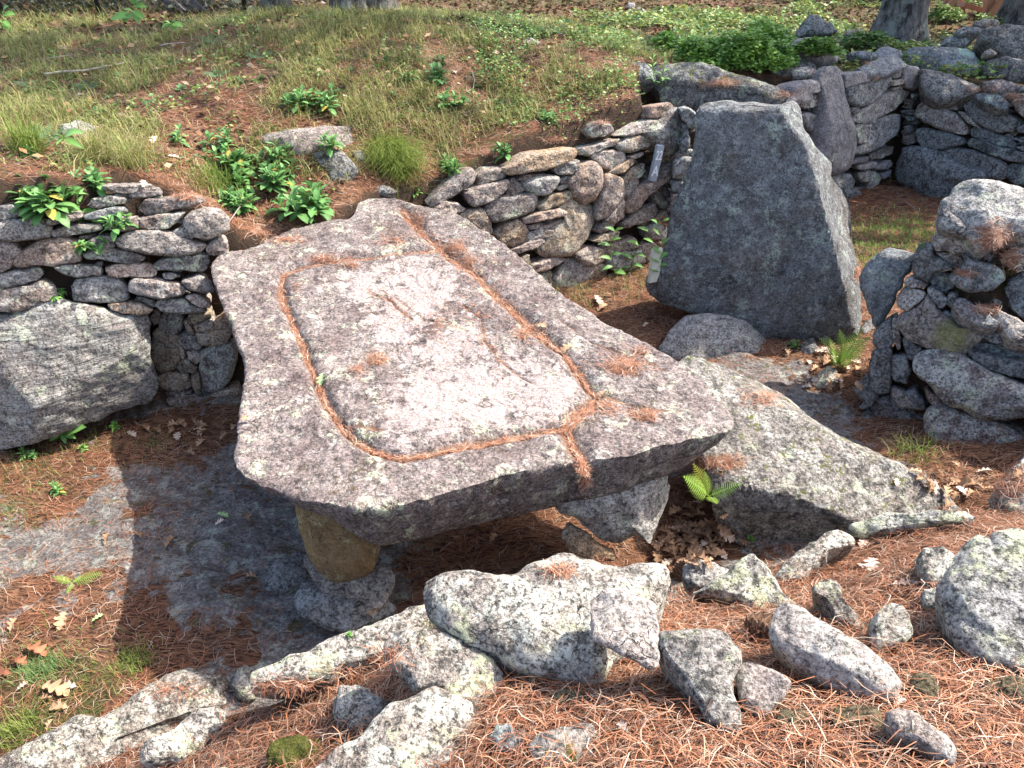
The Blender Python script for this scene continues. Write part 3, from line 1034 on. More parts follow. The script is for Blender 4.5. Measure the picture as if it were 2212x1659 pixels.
LEFT += [T(0, 1, s) for s in [
    [(-40, -105), (0, -110), (80, -85), (128, -30), (100, 20), (60, 85), (-40, 118)],
    [(130, -35), (250, -95), (400, -125), (505, -105), (528, -20), (515, 35), (330, 62), (110, 78), (85, 48)],
    [(545, -25), (640, -60), (740, -55), (860, -20), (935, 22), (850, 47), (700, 32), (560, 12)],
    [(955, 75), (1050, 20), (1200, 0), (1342, -8), (1352, 50), (1312, 108), (1180, 87), (1000, 98)],
    [(680, 88), (760, 58), (960, 52), (1012, 97), (1000, 132), (720, 138)],
    [(350, 72), (480, 53), (640, 68), (664, 122), (500, 137), (400, 112)],
    [(-40, 138), (120, 93), (250, 78), (283, 120), (250, 152), (120, 192), (-40, 230)],
    [(-40, 238), (150, 200), (270, 168), (345, 222), (358, 282), (200, 333), (60, 368), (-40, 372)],
    [(470, 200), (500, 148), (640, 137), (770, 142), (822, 210), (833, 267), (770, 302), (560, 297), (480, 278)],
    [(838, 190), (870, 153), (1010, 158), (1190, 193), (1198, 242), (1080, 282), (900, 252), (845, 227)],
    [(1052, 115), (1110, 108), (1172, 135), (1110, 152), (1060, 147)],
    [(690, 320), (830, 303), (930, 318), (988, 350), (950, 383), (800, 372), (730, 352)],
    [(878, 258), (920, 262), (992, 285), (1005, 332), (960, 322), (900, 290)],
    [(1002, 322), (1040, 283), (1200, 278), (1260, 318), (1330, 345), (1342, 367), (1200, 373), (1060, 363)],
    [(1175, 170), (1300, 128), (1372, 180), (1388, 227), (1300, 238), (1218, 217)],
    [(1208, 265), (1280, 248), (1352, 300), (1358, 337), (1290, 332), (1238, 302)]]]
w_left = wall('stone_wall', 'left dry stone wall of flat stones with plants in its top', wl_p, wl_n, LEFT, ['wall', 'wall', 'wallwarm', 'bould'])
m, o = rock_mesh('boulder', T(0, 1, [(-60, 395), (100, 368), (340, 310), (480, 305), (620, 320), (700, 350), (790, 378), (940, 388), (978, 440), (972, 560), (987, 640), (1002, 760), (1027, 870), (1010, 910), (960, 975), (850, 1020), (730, 1055), (640, 1100), (480, 1130), (200, 1230), (-60, 1320)]),
                 hit([(280, 810)], wl_p, wl_n)[0] + wl_n * .07, unit(wl_n + np.array([.12, 0, .16])), depth=.6, bulge=.07, pw=6, mat='gneiss', around=130, rings=40, facets=4, rough=1.0)
tag(link('boulder', m, o), 'huge grey boulder with slanting bands at the base of the left wall', 'boulder')
nc_p, nc_n = plane_from((-2.2, 4.93, 0), (.1, -.99), .05)
NICHE = [T(0, 1, s) for s in [
    [(1030, 440), (1050, 370), (1150, 360), (1182, 410), (1172, 470), (1140, 507), (1035, 482)],
    [(973, 400), (1000, 350), (1032, 365), (1027, 440), (995, 457)],
    [(983, 560), (1000, 478), (1070, 478), (1152, 540), (1167, 650), (1130, 732), (1070, 757), (1010, 747), (983, 660)],
    [(1203, 410), (1230, 373), (1350, 368), (1367, 400), (1270, 437), (1240, 442)],
    [(1188, 420), (1217, 423), (1262, 490), (1250, 517), (1205, 482)],
    [(1258, 450), (1370, 413), (1387, 470), (1320, 492), (1270, 487)],
    [(1148, 530), (1200, 498), (1262, 520), (1307, 580), (1290, 607), (1210, 602), (1160, 562)],
    [(1268, 500), (1330, 488), (1482, 478), (1492, 520), (1470, 562), (1350, 587), (1300, 572)],
    [(1153, 565), (1192, 600), (1197, 660), (1180, 667), (1158, 620)],
    [(1208, 620), (1290, 608), (1297, 680), (1270, 707), (1230, 682)],
    [(1148, 690), (1210, 668), (1272, 720), (1267, 760), (1190, 767), (1153, 732)],
    [(1298, 620), (1400, 573), (1502, 568), (1517, 650), (1492, 790), (1440, 862), (1320, 882), (1293, 760)],
    [(998, 790), (1080, 763), (1212, 770), (1242, 850), (1180, 877), (1080, 867), (1008, 832)],
    [(1238, 780), (1285, 768), (1302, 820), (1297, 892), (1260, 872), (1238, 810)],
    [(1038, 890), (1150, 868), (1242, 880), (1232, 907), (1120, 917), (1043, 907)],
    [(1028, 925), (1180, 913), (1282, 920), (1282, 947), (1160, 962), (1038, 962)],
    [(1323, 920), (1400, 878), (1532, 863), (1552, 920), (1530, 982), (1400, 1017), (1350, 1002)],
    [(988, 1000), (1100, 973), (1272, 973), (1272, 1012), (1130, 1047), (1008, 1032)],
    [(1383, 420), (1450, 403), (1502, 450), (1492, 477), (1390, 472)]]]
wall('stone_wall', 'shaded recess wall of small fitted stones left of the slab', nc_p, nc_n, NICHE, ['wallwarm', 'wall', 'tanrock'], depth=.2, jitter=.02, bulge=(.02, .05))

# ------------------------------------------------------------------ sunlit wall behind the slab
wb_p, wb_n = plane_from((.37, 6.6, 0), (.447, -.894), .13)
BACK = [T(1, 0, s) for s in [
    [(1117, 1332), (1200, 1240), (1330, 1130), (1400, 1098), (1427, 1130), (1400, 1192), (1300, 1252), (1200, 1312), (1140, 1348)],
    [(1428, 1142), (1480, 1098), (1620, 1088), (1622, 1147), (1540, 1177), (1440, 1213)],
    [(1157, 1350), (1220, 1298), (1300, 1318), (1363, 1350), (1340, 1372), (1270, 1392), (1200, 1382)],
    [(1360, 1258), (1420, 1220), (1540, 1188), (1630, 1168), (1643, 1220), (1560, 1282), (1450, 1338), (1400, 1332)],
    [(1298, 1402), (1400, 1358), (1480, 1348), (1522, 1420), (1532, 1512), (1450, 1502), (1380, 1452)]]]
BACK2 = [
    [(-20, 1170), (10, 1148), (72, 1210), (72, 1237), (0, 1277), (-42, 1262)],
    [(-160, 1350), (-112, 1288), (0, 1273), (142, 1248), (172, 1320), (140, 1372), (40, 1407), (-110, 1442), (-158, 1402)],
    [(-122, 1520), (-60, 1458), (40, 1418), (82, 1440), (107, 1510), (80, 1562), (10, 1597), (-60, 1592)],
    [(-42, 1100), (0, 1078), (120, 998), (260, 983), (400, 958), (427, 990), (400, 1042), (250, 1092), (140, 1112), (0, 1137)],
    [(433, 960), (540, 938), (660, 903), (702, 898), (692, 930), (560, 982), (480, 1007), (438, 1002)],
    [(478, 862), (530, 788), (640, 808), (662, 850), (590, 892), (520, 892)],
    [(678, 880), (720, 848), (830, 788), (960, 758), (1000, 745), (1000, 790), (880, 852), (780, 882)],
    [(878, 762), (900, 688), (1000, 663), (1042, 685), (1020, 722), (940, 767)],
    dict(poly=[(868, 862), (960, 798), (1000, 758), (1060, 698), (1107, 740), (1117, 830), (1100, 930), (1060, 992), (1000, 1012), (960, 992), (920, 912)], bulge=.1, pw=2.5, off=.06),
    [(678, 940), (760, 888), (880, 868), (922, 900), (902, 952), (780, 987), (700, 982)],
    [(508, 990), (600, 973), (720, 973), (742, 1030), (700, 1082), (640, 1117), (558, 1072)],
    [(638, 1117), (700, 1068), (760, 1028), (797, 1018), (790, 1062), (720, 1122), (660, 1132)],
    [(758, 1017), (850, 983), (857, 1000), (800, 1032)],
    [(278, 1102), (340, 1058), (430, 1038), (447, 1080), (400, 1132), (300, 1132)],
    [(38, 1162), (100, 1128), (212, 1128), (180, 1157), (70, 1177)],
    [(73, 1182), (200, 1138), (312, 1150), (302, 1200), (240, 1267), (160, 1262), (88, 1232)],
    [(308, 1162), (360, 1133), (392, 1165), (350, 1192), (313, 1187)],
    [(288, 1217), (370, 1188), (382, 1210), (308, 1237)],
    [(378, 1182), (450, 1078), (540, 1048), (592, 1110), (582, 1200), (550, 1292), (480, 1327), (408, 1282), (398, 1232)],
    [(168, 1342), (260, 1268), (395, 1233), (402, 1280), (330, 1322), (200, 1372)],
    [(288, 1322), (400, 1288), (510, 1328), (547, 1350), (542, 1440), (480, 1562), (400, 1652), (200, 1662), (178, 1602), (240, 1522), (352, 1402)],
    [(78, 1422), (180, 1373), (300, 1353), (372, 1380), (320, 1402), (200, 1432), (100, 1447)],
    [(168, 1482), (260, 1438), (372, 1398), (350, 1432), (260, 1482), (190, 1497)],
    [(98, 1462), (180, 1443), (182, 1480), (110, 1492)],
    [(83, 1522), (180, 1483), (272, 1488), (250, 1532), (100, 1582)],
    [(-2, 1622), (80, 1578), (200, 1538), (212, 1570), (150, 1612), (0, 1652)],
    [(548, 1402), (580, 1250), (600, 1138), (640, 1118), (722, 1160), (732, 1250), (690, 1332), (640, 1402), (560, 1432)],
    [(608, 1432), (680, 1328), (710, 1253), (737, 1330), (720, 1412), (670, 1452)],
    [(708, 1162), (770, 1088), (850, 1058), (862, 1110), (800, 1172), (720, 1202)],
    [(708, 1212), (820, 1148), (817, 1230), (760, 1302), (718, 1282)],
    dict(poly=[(738, 1332), (800, 1228), (900, 1178), (1060, 1038), (1077, 1080), (1040, 1142), (900, 1242), (800, 1372), (750, 1382)], off=.05),
    [(918, 1232), (970, 1188), (1037, 1195), (1032, 1320), (990, 1362), (918, 1312)],
    [(718, 1442), (830, 1358), (920, 1318), (952, 1370), (920, 1422), (800, 1462), (730, 1482)],
    [(558, 1502), (600, 1438), (690, 1408), (650, 1482), (580, 1512)],
    [(528, 1562), (600, 1518), (700, 1498), (680, 1552), (550, 1572)],
    [(928, 1422), (1000, 1368), (1012, 1400), (990, 1442), (940, 1462)],
    [(998, 1172), (1040, 1148), (1042, 1180), (980, 1202)],
    [(968, 1012), (1090, 958), (1102, 985), (1040, 1042), (980, 1052)],
    [(870, 1480), (950, 1440), (1010, 1470), (1000, 1560), (900, 1560)],
    [(558, 1582), (680, 1568), (800, 1538), (822, 1600), (700, 1652), (580, 1652)],
    [(418, 1662), (500, 1598), (590, 1618), (602, 1700), (480, 1722)],
    [(620, 1670), (740, 1640), (840, 1620), (880, 1700), (760, 1760), (640, 1750)],
    [(820, 1600), (900, 1570), (960, 1600), (950, 1700), (880, 1690)]]
BACK += [dict(s, poly=T(2, 0, s['poly'])) if isinstance(s, dict) else T(2, 0, s) for s in BACK2]
BACK += [T(2, 1, s) for s in [
    [(120, 60), (270, -5), (345, 20), (240, 85), (140, 110)],
    [(150, 130), (255, 92), (265, 200), (220, 235), (165, 190)],
    [(268, 150), (370, 18), (480, 38), (605, 60), (622, 150), (450, 235), (295, 265)],
    [(20, 30), (110, -10), (125, 60), (60, 80)],
    [(480, 190), (640, 120), (800, 90), (860, 130), (800, 200), (600, 240)]]]
wall('stone_wall', 'sunlit dry stone wall of thin slabs carrying the grey marker blocks', wb_p, wb_n, BACK, ['wallwarm', 'wallwarm', 'wall', 'tanrock'], depth=.36, jitter=.04)

# dark stones closing the gap between that wall and the standing stone
gp, gn = plane_from((1.55, 7.0, 0), (-.1, -1), .1)
GAP = [Z1(s) for s in [
    [(560, 760), (640, 745), (740, 800), (780, 880), (740, 970), (660, 950), (600, 880)],
    [(600, 930), (650, 960), (670, 1050), (680, 1180), (600, 1240), (570, 1180), (600, 1060)],
    [(500, 1330), (620, 1280), (720, 1300), (700, 1420), (620, 1520), (500, 1500)],
    [(480, 1540), (600, 1540), (640, 1600), (600, 1680), (490, 1660)],
    [(480, 1680), (610, 1690), (590, 1800), (480, 1830)],
    [(480, 1840), (580, 1820), (560, 1960), (480, 2000)]]]
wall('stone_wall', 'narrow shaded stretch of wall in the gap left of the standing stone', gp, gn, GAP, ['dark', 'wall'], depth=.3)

# ------------------------------------------------------------------ the standing stone
sp0 = ground_hit(1640, 727)
rock('standing_stone', 'tall broad dark blue-grey slab standing upright, sunlit down its right edge', [(1517, 238), (1560, 236), (1600, 237), (1650, 232), (1690, 230), (1712, 232), (1726, 248), (1735, 290), (1755, 330), (1780, 363), (1792, 377), (1785, 400), (1802, 417), (1826, 440), (1838, 470),
     (1843, 540), (1856, 580), (1860, 620), (1856, 680), (1850, 722), (1800, 738), (1720, 740), (1650, 732), (1560, 704), (1500, 674), (1440, 652), (1410, 632), (1408, 605), (1430, 555), (1450, 480), (1465, 430), (1480, 370), (1493, 340), (1510, 290), (1506, 260)],
     'standing stone', 'stand', at=sp0, n=(-.30, -.93, .13), depth=.42, bulge=.04, pw=6, around=150, rings=44, facets=0, rough=1.0, taper=.9,
     edges=[(1680, 228, 1735, 310, 2.4), (1732, 305, 1765, 400, 2.2), (1760, 390, 1803, 540, 2.6), (1797, 520, 1838, 700, 2.4), (1500, 246, 1700, 240, 1.3), (1420, 600, 1500, 330, .4)])

# ------------------------------------------------------------------ lintel and the walled court on the right
lp0 = atY(1600, 205, 7.75)
rock('lintel_slab', 'long dark roofing slab with pine needles on top, lying across behind the standing stone', Z1([(180, 400), (250, 320), (400, 268), (620, 245), (760, 270), (900, 300), (1100, 350), (1300, 410), (1500, 470), (1640, 530), (1700, 620), (1640, 690), (1500, 692), (1280, 705), (1120, 748), (900, 718), (700, 692), (520, 692), (370, 652), (340, 555)]),
     'stone slab', 'lint', at=lp0, n=(-.16, -.62, .76), depth=.4, bulge=.10, pw=3, around=120, rings=26, edges=[(1390, 178, 1690, 205, .9)], facets=2)
U_ML = ['wall', 'pillar', 'dark']
ul_p, ul_n = plane_from((3.4, 8.3, .4), (.546, -.84), .08)
UL = [Z2(s) if not isinstance(s, dict) else dict(s, poly=Z2(s['poly'])) for s in [
    [(283, 800), (450, 768), (532, 800), (532, 872), (420, 912), (298, 947)],
    [(303, 940), (480, 898), (620, 848), (780, 808), (787, 920), (700, 992), (560, 1112), (430, 1167), (328, 1112), (308, 1022)],
    [(338, 1172), (430, 1158), (432, 1212), (348, 1237)],
    [(368, 1312), (378, 1250), (560, 1118), (720, 998), (870, 958), (987, 990), (952, 1050), (860, 1122), (700, 1252), (560, 1322), (450, 1347)],
    [(378, 1400), (440, 1348), (540, 1358), (532, 1532), (408, 1562)],
    dict(poly=[(528, 1380), (620, 1308), (760, 1258), (882, 1248), (882, 1370), (830, 1462), (700, 1562), (600, 1622), (450, 1662), (400, 1662), (398, 1600), (528, 1540)], off=.04),
    dict(poly=[(438, 712), (600, 648), (780, 588), (860, 598), (1002, 660), (960, 702), (860, 762), (720, 812), (550, 832), (528, 790)], n=(.3, -.6, .6)),
    [(788, 800), (850, 768), (917, 748), (912, 790), (830, 852), (793, 842)],
    [(793, 880), (900, 863), (912, 900), (800, 932)],
    [(918, 790), (960, 718), (1072, 728), (1077, 850), (1040, 972), (960, 952), (918, 880)],
    [(778, 950), (900, 928), (907, 962), (798, 982)]]]
UL += [Z3(s) for s in [
    [(358, 340), (540, 303), (542, 342), (470, 372), (358, 387)], [(548, 270), (700, 218), (802, 198), (792, 272), (640, 342), (558, 332)],
    [(418, 400), (600, 358), (642, 380), (580, 432), (470, 457), (418, 442)], [(608, 420), (770, 348), (792, 390), (740, 452), (620, 452)],
    [(428, 490), (560, 438), (642, 480), (662, 560), (620, 662), (540, 722), (528, 600), (448, 570)], [(668, 500), (790, 448), (782, 522), (690, 552)],
    [(88, 600), (180, 548), (330, 498), (412, 580), (380, 642), (240, 722), (198, 742)], [(228, 740), (330, 658), (462, 690), (502, 740), (440, 782), (320, 832)]]]
UL += [Z1(s) for s in [
    dict(poly=[(1780, 600), (1800, 528), (1900, 468), (2072, 448), (2112, 560), (1990, 602), (1982, 682), (1820, 732), (1700, 702)])['poly'],
    [(1988, 610), (2112, 588), (2112, 690), (1950, 762), (1868, 742)],
    [(1888, 830), (1960, 798), (2072, 830), (2062, 890), (2042, 950), (2062, 1020), (1960, 1002), (1908, 920)],
    [(1938, 1010), (2052, 1028), (2032, 1122), (1988, 1132)],
    [(1980, 1140), (2040, 1120), (2030, 1230), (1990, 1230)]]]
wall('stone_wall', 'back wall of the right court beside the pillar stone', ul_p, ul_n, UL, U_ML, depth=.34, jitter=.03)
pl_at = hit([(1800, 250)], ul_p, ul_n)[0] + ul_n * .1
rock('standing_stone', 'narrow waisted grey pillar stone built upright into the court wall', Z2([(45, 880), (100, 790), (180, 742), (272, 725), (287, 860), (292, 1000), (322, 1180), (372, 1320), (402, 1500), (392, 1650), (350, 1780), (290, 1850), (200, 1892), (120, 1917), (40, 1900), (-30, 1800), (-40, 1660), (0, 1540), (20, 1340), (60, 1080)]),
     'standing stone', 'pillar', at=pl_at, n=unit(ul_n + np.array([0, 0, .05])), depth=.3, bulge=.09, pw=4, around=90, rings=20, facets=2, rough=.6)
ur_p, ur_n = plane_from((4.53, 9.0, .4), (-.80, -.60), .08)
UR = [Z2(s) if not isinstance(s, dict) else dict(s, poly=Z2(s['poly'])) for s in [
    dict(poly=[(1083, 860), (1093, 758), (1180, 728), (1400, 738), (1560, 798), (1742, 890), (1702, 977), (1640, 1007), (1480, 1062), (1300, 1102), (1200, 1062), (1108, 960)], n=(-.45, -.6, .55), off=.08, edges=[(1995, 160, 2105, 198, .9)], facets=1),
    [(1283, 1110), (1350, 1088), (1480, 1138), (1482, 1192), (1400, 1192), (1300, 1142)],
    [(1018, 1260), (1060, 1158), (1160, 1088), (1280, 1128), (1400, 1198), (1500, 1248), (1540, 1308), (1592, 1390), (1560, 1452), (1440, 1442), (1300, 1392), (1150, 1332)],
    [(1528, 1130), (1560, 1058), (1640, 1058), (1800, 1128), (1950, 1198), (2080, 1248), (2152, 1320), (2100, 1422), (1950, 1432), (1800, 1382), (1650, 1292), (1580, 1212)],
    dict(poly=[(1668, 1030), (1760, 1008), (1950, 1038), (2042, 1090), (2032, 1172), (1900, 1162), (1760, 1112), (1690, 1072)], off=.1, n=(-.5, -.5, .6)),
    [(1498, 1200), (1560, 1218), (1720, 1358), (1722, 1390), (1620, 1332), (1540, 1262)],
    [(1038, 1400), (1100, 1378), (1300, 1418), (1500, 1478), (1532, 1560), (1450, 1582), (1330, 1612), (1200, 1632), (1100, 1592), (1048, 1500)],
    [(1628, 1390), (1700, 1368), (1900, 1438), (2050, 1488), (2112, 1550), (2100, 1592), (1950, 1572), (1750, 1522), (1638, 1462)],
    [(1568, 1540), (1620, 1508), (1800, 1538), (1970, 1598), (2212, 1638), (2350, 1648), (2350, 1752), (2150, 1762), (1900, 1682), (1680, 1622), (1588, 1582)],
    [(1318, 1640), (1400, 1598), (1600, 1628), (1900, 1698), (2002, 1780), (2002, 1900), (1960, 1942), (1850, 1922), (1700, 1832), (1500, 1762), (1378, 1712)],
    [(2008, 1800), (2100, 1768), (2300, 1778), (2300, 2000), (2150, 2002), (2008, 1900)],
    dict(poly=[(898, 1600), (960, 1588), (1100, 1598), (1310, 1648), (1380, 1718), (1500, 1788), (1700, 1848), (1800, 1918), (1500, 2000), (1430, 2082), (1370, 2152), (1250, 2182), (1100, 2122), (950, 2042), (848, 1950), (828, 1830), (858, 1720)], bulge=.16, pw=2.5, off=.12, depth=.5, around=80, rings=18),
    [(878, 1190), (1000, 1178), (1052, 1240), (960, 1242), (878, 1212)], [(928, 1260), (1022, 1268), (1012, 1302), (938, 1302)],
    [(908, 1370), (960, 1348), (1002, 1400), (972, 1442), (918, 1422)], [(918, 1110), (992, 1088), (982, 1132), (928, 1142)],
    [(998, 1010), (1032, 1018), (1012, 1082), (988, 1062)], [(900, 1460), (1000, 1450), (1040, 1540), (960, 1570), (890, 1540)],
    [(2078, 1090), (2212, 1058), (2350, 1098), (2350, 1302), (2200, 1272), (2118, 1182)], [(2128, 1380), (2212, 1348), (2350, 1378), (2350, 1462), (2150, 1432)],
    [(2068, 1490), (2212, 1478), (2350, 1498), (2350, 1562), (2150, 1532)], [(2120, 1590), (2212, 1575), (2350, 1580), (2350, 1640), (2200, 1630)],
    dict(poly=[(1760, 880), (1900, 868), (2050, 888), (2212, 950), (2350, 960), (2350, 1010), (2100, 1000), (1880, 980)], off=-.2, n=(-.3, -.4, .85)),
    [(2050, 1040), (2212, 1010), (2350, 1020), (2350, 1080), (2150, 1060)]]]
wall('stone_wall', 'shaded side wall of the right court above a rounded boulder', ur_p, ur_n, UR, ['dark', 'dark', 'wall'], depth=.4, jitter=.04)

# loose rocks round the court
rock('rock', 'large grey boulder with a round pale green lichen spot behind the court corner', Z2([(960, 550), (1080, 510), (1240, 503), (1420, 515), (1600, 523), (1692, 590), (1742, 690), (1802, 790), (1832, 862), (1650, 880), (1400, 840), (1200, 800), (1080, 740), (1000, 690), (930, 640), (890, 600)]),
     'boulder', 'disc', at=atY(2030, 160, 9.35), n=(-.25, -.62, .74), depth=.45, bulge=.13, pw=3, around=90, rings=24, disc=(2082, 118, 19))
rock('rock', 'small bluish rock left of the lichen-spotted boulder', Z2([(590, 600), (640, 520), (760, 508), (890, 548), (905, 600), (780, 610), (640, 640)]), 'rock', 'pillar', at=atY(1918, 125, 9.4), n=(0, -.6, .8))
rock('rock', 'tilted grey block lying on the court wall left of the pillar stone', Z1([(1770, 80), (1840, 0), (1950, -20), (2060, 40), (2180, 130), (2275, 200), (2255, 235), (2130, 242), (2000, 192), (1860, 122)]), 'rock', 'pillar', at=atY(1755, 108, 9.0), n=(.25, -.6, .7), depth=.25, edges=[(1722, 108, 1795, 130, 1.0)])
rock('rock', 'flat grey slab just under the tilted block', Z1([(1540, 400), (1560, 310), (1700, 240), (1850, 218), (2040, 268), (2090, 300), (1930, 330), (1780, 350), (1700, 420)]), 'rock', 'dark', at=atY(1710, 150, 8.8), n=(0, -.35, .94), depth=.2)
rock('rock', 'thin weathered slab on the wall top just left of the pillar stone', Z1([(1770, 345), (1900, 308), (2060, 338), (2060, 375), (1950, 413), (1795, 408)]), 'rock', 'wall', at=atY(1735, 155, 8.55), n=(0, -.5, .86), depth=.12)
rock('rock', 'flat mossy slab on the wall top behind the pillar stone', Z1([(2000, 380), (2080, 310), (2212, 298), (2302, 340), (2360, 390), (2280, 422), (2120, 445)]), 'rock', 'bed', at=atY(1790, 160, 8.7), n=(0, -.5, .86), depth=.12)
rock('rock', 'dark angular boulder among ferns beyond the tilted block', T(3, 0, [(200, 170), (260, 98), (310, 93), (380, 140), (465, 172), (420, 205), (300, 220), (205, 220)]), 'rock', 'dark', at=atY(1765, 68, 10.6), n=(0, -.7, .7), bulge=.14)
rock('rock', 'small pinkish grey block behind the tilted block', T(3, 0, [(500, 200), (580, 183), (607, 190), (602, 232), (540, 234), (505, 222)]), 'rock', 'wallwarm', at=atY(1845, 70, 10.4), n=(0, -.7, .7), depth=.15)
rock('rock', 'long flat dark slab in the leaf litter below the right tree', T(3, 0, [(600, 240), (680, 238), (800, 298), (760, 318), (690, 300), (630, 275)]), 'rock', 'dark', at=atY(1892, 92, 10.2), n=(0, -.4, .9), depth=.15)
rock('rock', 'thin dark slab in front of the small bluish rock', Z2([(290, 580), (400, 558), (520, 560), (620, 595), (560, 640), (420, 612)]), 'rock', 'dark', at=atY(1860, 118, 9.3), n=(0, -.4, .9), depth=.1)
rock('rock', 'huge dark boulder at the right edge above the court', Z2([(1768, 330), (1850, 278), (2050, 253), (2212, 278), (2400, 350), (2400, 642), (2200, 642), (2050, 602), (1930, 542), (1850, 462), (1758, 430)]), 'boulder', 'dark', at=atY(2170, 110, 9.2), n=(-.2, -.75, .6), bulge=.2, depth=.6, pw=2.5)
rock('rock', 'dark grey rock above the lichen-spotted boulder', Z2([(1308, 490), (1380, 408), (1480, 368), (1600, 358), (1642, 410), (1600, 482), (1500, 512), (1380, 507)]), 'rock', 'dark', at=atY(2065, 95, 9.9), n=(-.1, -.7, .7), bulge=.12)
rock('rock', 'mottled pale rock below the wooden stairs', Z2([(1688, 230), (1800, 198), (1880, 203), (1975, 240), (1890, 275), (1780, 292), (1700, 262)]), 'rock', 'wall', at=atY(2130, 55, 9.9), n=(-.1, -.7, .7), bulge=.1)
rock('rock', 'flat dark rock beside the mottled pale rock', Z2([(1478, 345), (1500, 308), (1580, 283), (1700, 288), (1765, 320), (1720, 352), (1560, 362)]), 'rock', 'dark', at=atY(2085, 66, 9.9), n=(-.1, -.6, .8), bulge=.05)
rock('rock', 'black jagged rock under the huge dark boulder at the right edge', Z2([(1768, 700), (1830, 638), (2000, 598), (2212, 658), (2400, 680), (2400, 862), (2100, 882), (1920, 852), (1800, 782)]), 'rock', 'dark', at=atY(2160, 160, 8.9), n=(-.3, -.75, .55), bulge=.12, depth=.5)
rock('rock', 'small tan stone wedged beneath the huge dark boulder', Z2([(1778, 560), (1850, 518), (1932, 575), (1880, 592), (1790, 602)]), 'rock', 'wallwarm', at=atY(2140, 115, 9.0), n=(-.2, -.8, .5), depth=.12, bulge=.03)
rock('rock', 'grey rock at the far left of the leafy bush by the lintel', [(1290, 130), (1330, 126), (1400, 138), (1440, 150), (1420, 172), (1380, 172), (1330, 160)], 'rock', 'dark', at=atY(1370, 150, 8.1), n=(0, -.5, .85), depth=.2)

# ------------------------------------------------------------------ the tall stone stack on the right
PILE = [Z4(s) if not isinstance(s, dict) else dict(s, poly=Z4(s['poly'])) for s in [
    [(835, 440), (860, 318), (900, 198), (960, 168), (1062, 190), (1102, 260), (1082, 320), (1200, 348), (1302, 440), (1332, 492), (1100, 522), (1042, 602), (1000, 637), (900, 592), (838, 532)],
    [(1088, 180), (1100, 98), (1160, 48), (1300, 58), (1480, 98), (1562, 160), (1642, 280), (1560, 312), (1430, 302), (1250, 252), (1150, 242)],
    [(1118, 260), (1250, 268), (1400, 278), (1452, 340), (1462, 440), (1380, 502), (1308, 440), (1200, 352)],
    dict(poly=[(1298, 570), (1420, 518), (1460, 440), (1498, 378), (1440, 300), (1540, 328), (1680, 398), (1840, 448), (1922, 510), (1982, 600), (1902, 692), (1790, 752), (1600, 762), (1450, 722), (1368, 672)], off=.10),
    [(1038, 590), (1100, 508), (1200, 498), (1300, 538), (1312, 600), (1352, 670), (1290, 742), (1190, 782), (1098, 710), (1048, 640)],
    [(1558, 150), (1640, 128), (1722, 200), (1802, 280), (1842, 340), (1802, 402), (1740, 372), (1658, 270)],
    dict(poly=[(1958, 340), (1980, 268), (2060, 228), (2212, 228), (2320, 300), (2302, 480), (2150, 492), (2028, 452)], mat='fore', bulge=.12, pw=2, off=.05),
    dict(poly=[(1958, 720), (2010, 638), (2120, 558), (2212, 528), (2400, 558), (2400, 1202), (2212, 1132), (2078, 982), (1998, 862)], bulge=.14),
    [(1243, 860), (1290, 778), (1360, 768), (1382, 800), (1372, 890), (1350, 962), (1298, 952)],
    dict(poly=[(1338, 920), (1400, 848), (1480, 828), (1600, 928), (1750, 988), (1802, 1080), (1902, 1150), (1860, 1202), (1700, 1182), (1550, 1152), (1428, 1062), (1368, 982)], off=.12, n=(-.3, -.55, .7), mat='wall'),
    dict(poly=[(1768, 960), (1850, 958), (1990, 1038), (2130, 1088), (2212, 1158), (2350, 1250), (2350, 1452), (2212, 1432), (2050, 1382), (1898, 1232), (1858, 1162), (1798, 1062)], off=.08, n=(-.3, -.6, .6)),
    [(1028, 740), (1090, 698), (1200, 768), (1252, 850), (1252, 930), (1200, 972), (1150, 952), (1098, 870)],
    dict(poly=[(658, 1150), (700, 1058), (860, 958), (980, 838), (1030, 778), (1092, 880), (1152, 980), (1280, 1098), (1440, 1218), (1600, 1198), (1702, 1300), (1650, 1372), (1540, 1422), (1480, 1502), (1400, 1537), (1200, 1502), (1050, 1452), (920, 1422), (800, 1372), (718, 1282)], bulge=.1, off=.05, mat='yellow', disc=(2058, 722, 27, 1.6), around=70, rings=16),
    [(1188, 1000), (1260, 988), (1400, 1098), (1522, 1180), (1440, 1232), (1350, 1182), (1198, 1062)],
    [(648, 850), (720, 768), (830, 718), (960, 758), (1002, 780), (960, 862), (840, 952), (760, 992), (658, 942)],
    [(718, 640), (800, 588), (920, 618), (1002, 660), (992, 712), (900, 712), (798, 692)],
    [(718, 1350), (760, 1308), (830, 1388), (962, 1450), (920, 1522), (820, 1612), (778, 1562)],
    [(578, 1100), (650, 1078), (662, 1200), (692, 1300), (692, 1460), (650, 1472), (588, 1350)],
    [(358, 1260), (450, 1168), (560, 1088), (592, 1200), (602, 1400), (540, 1452), (400, 1462), (338, 1380)],
    [(1640, 1210), (1760, 1240), (1900, 1280), (1960, 1380), (1850, 1400), (1720, 1340)]]]
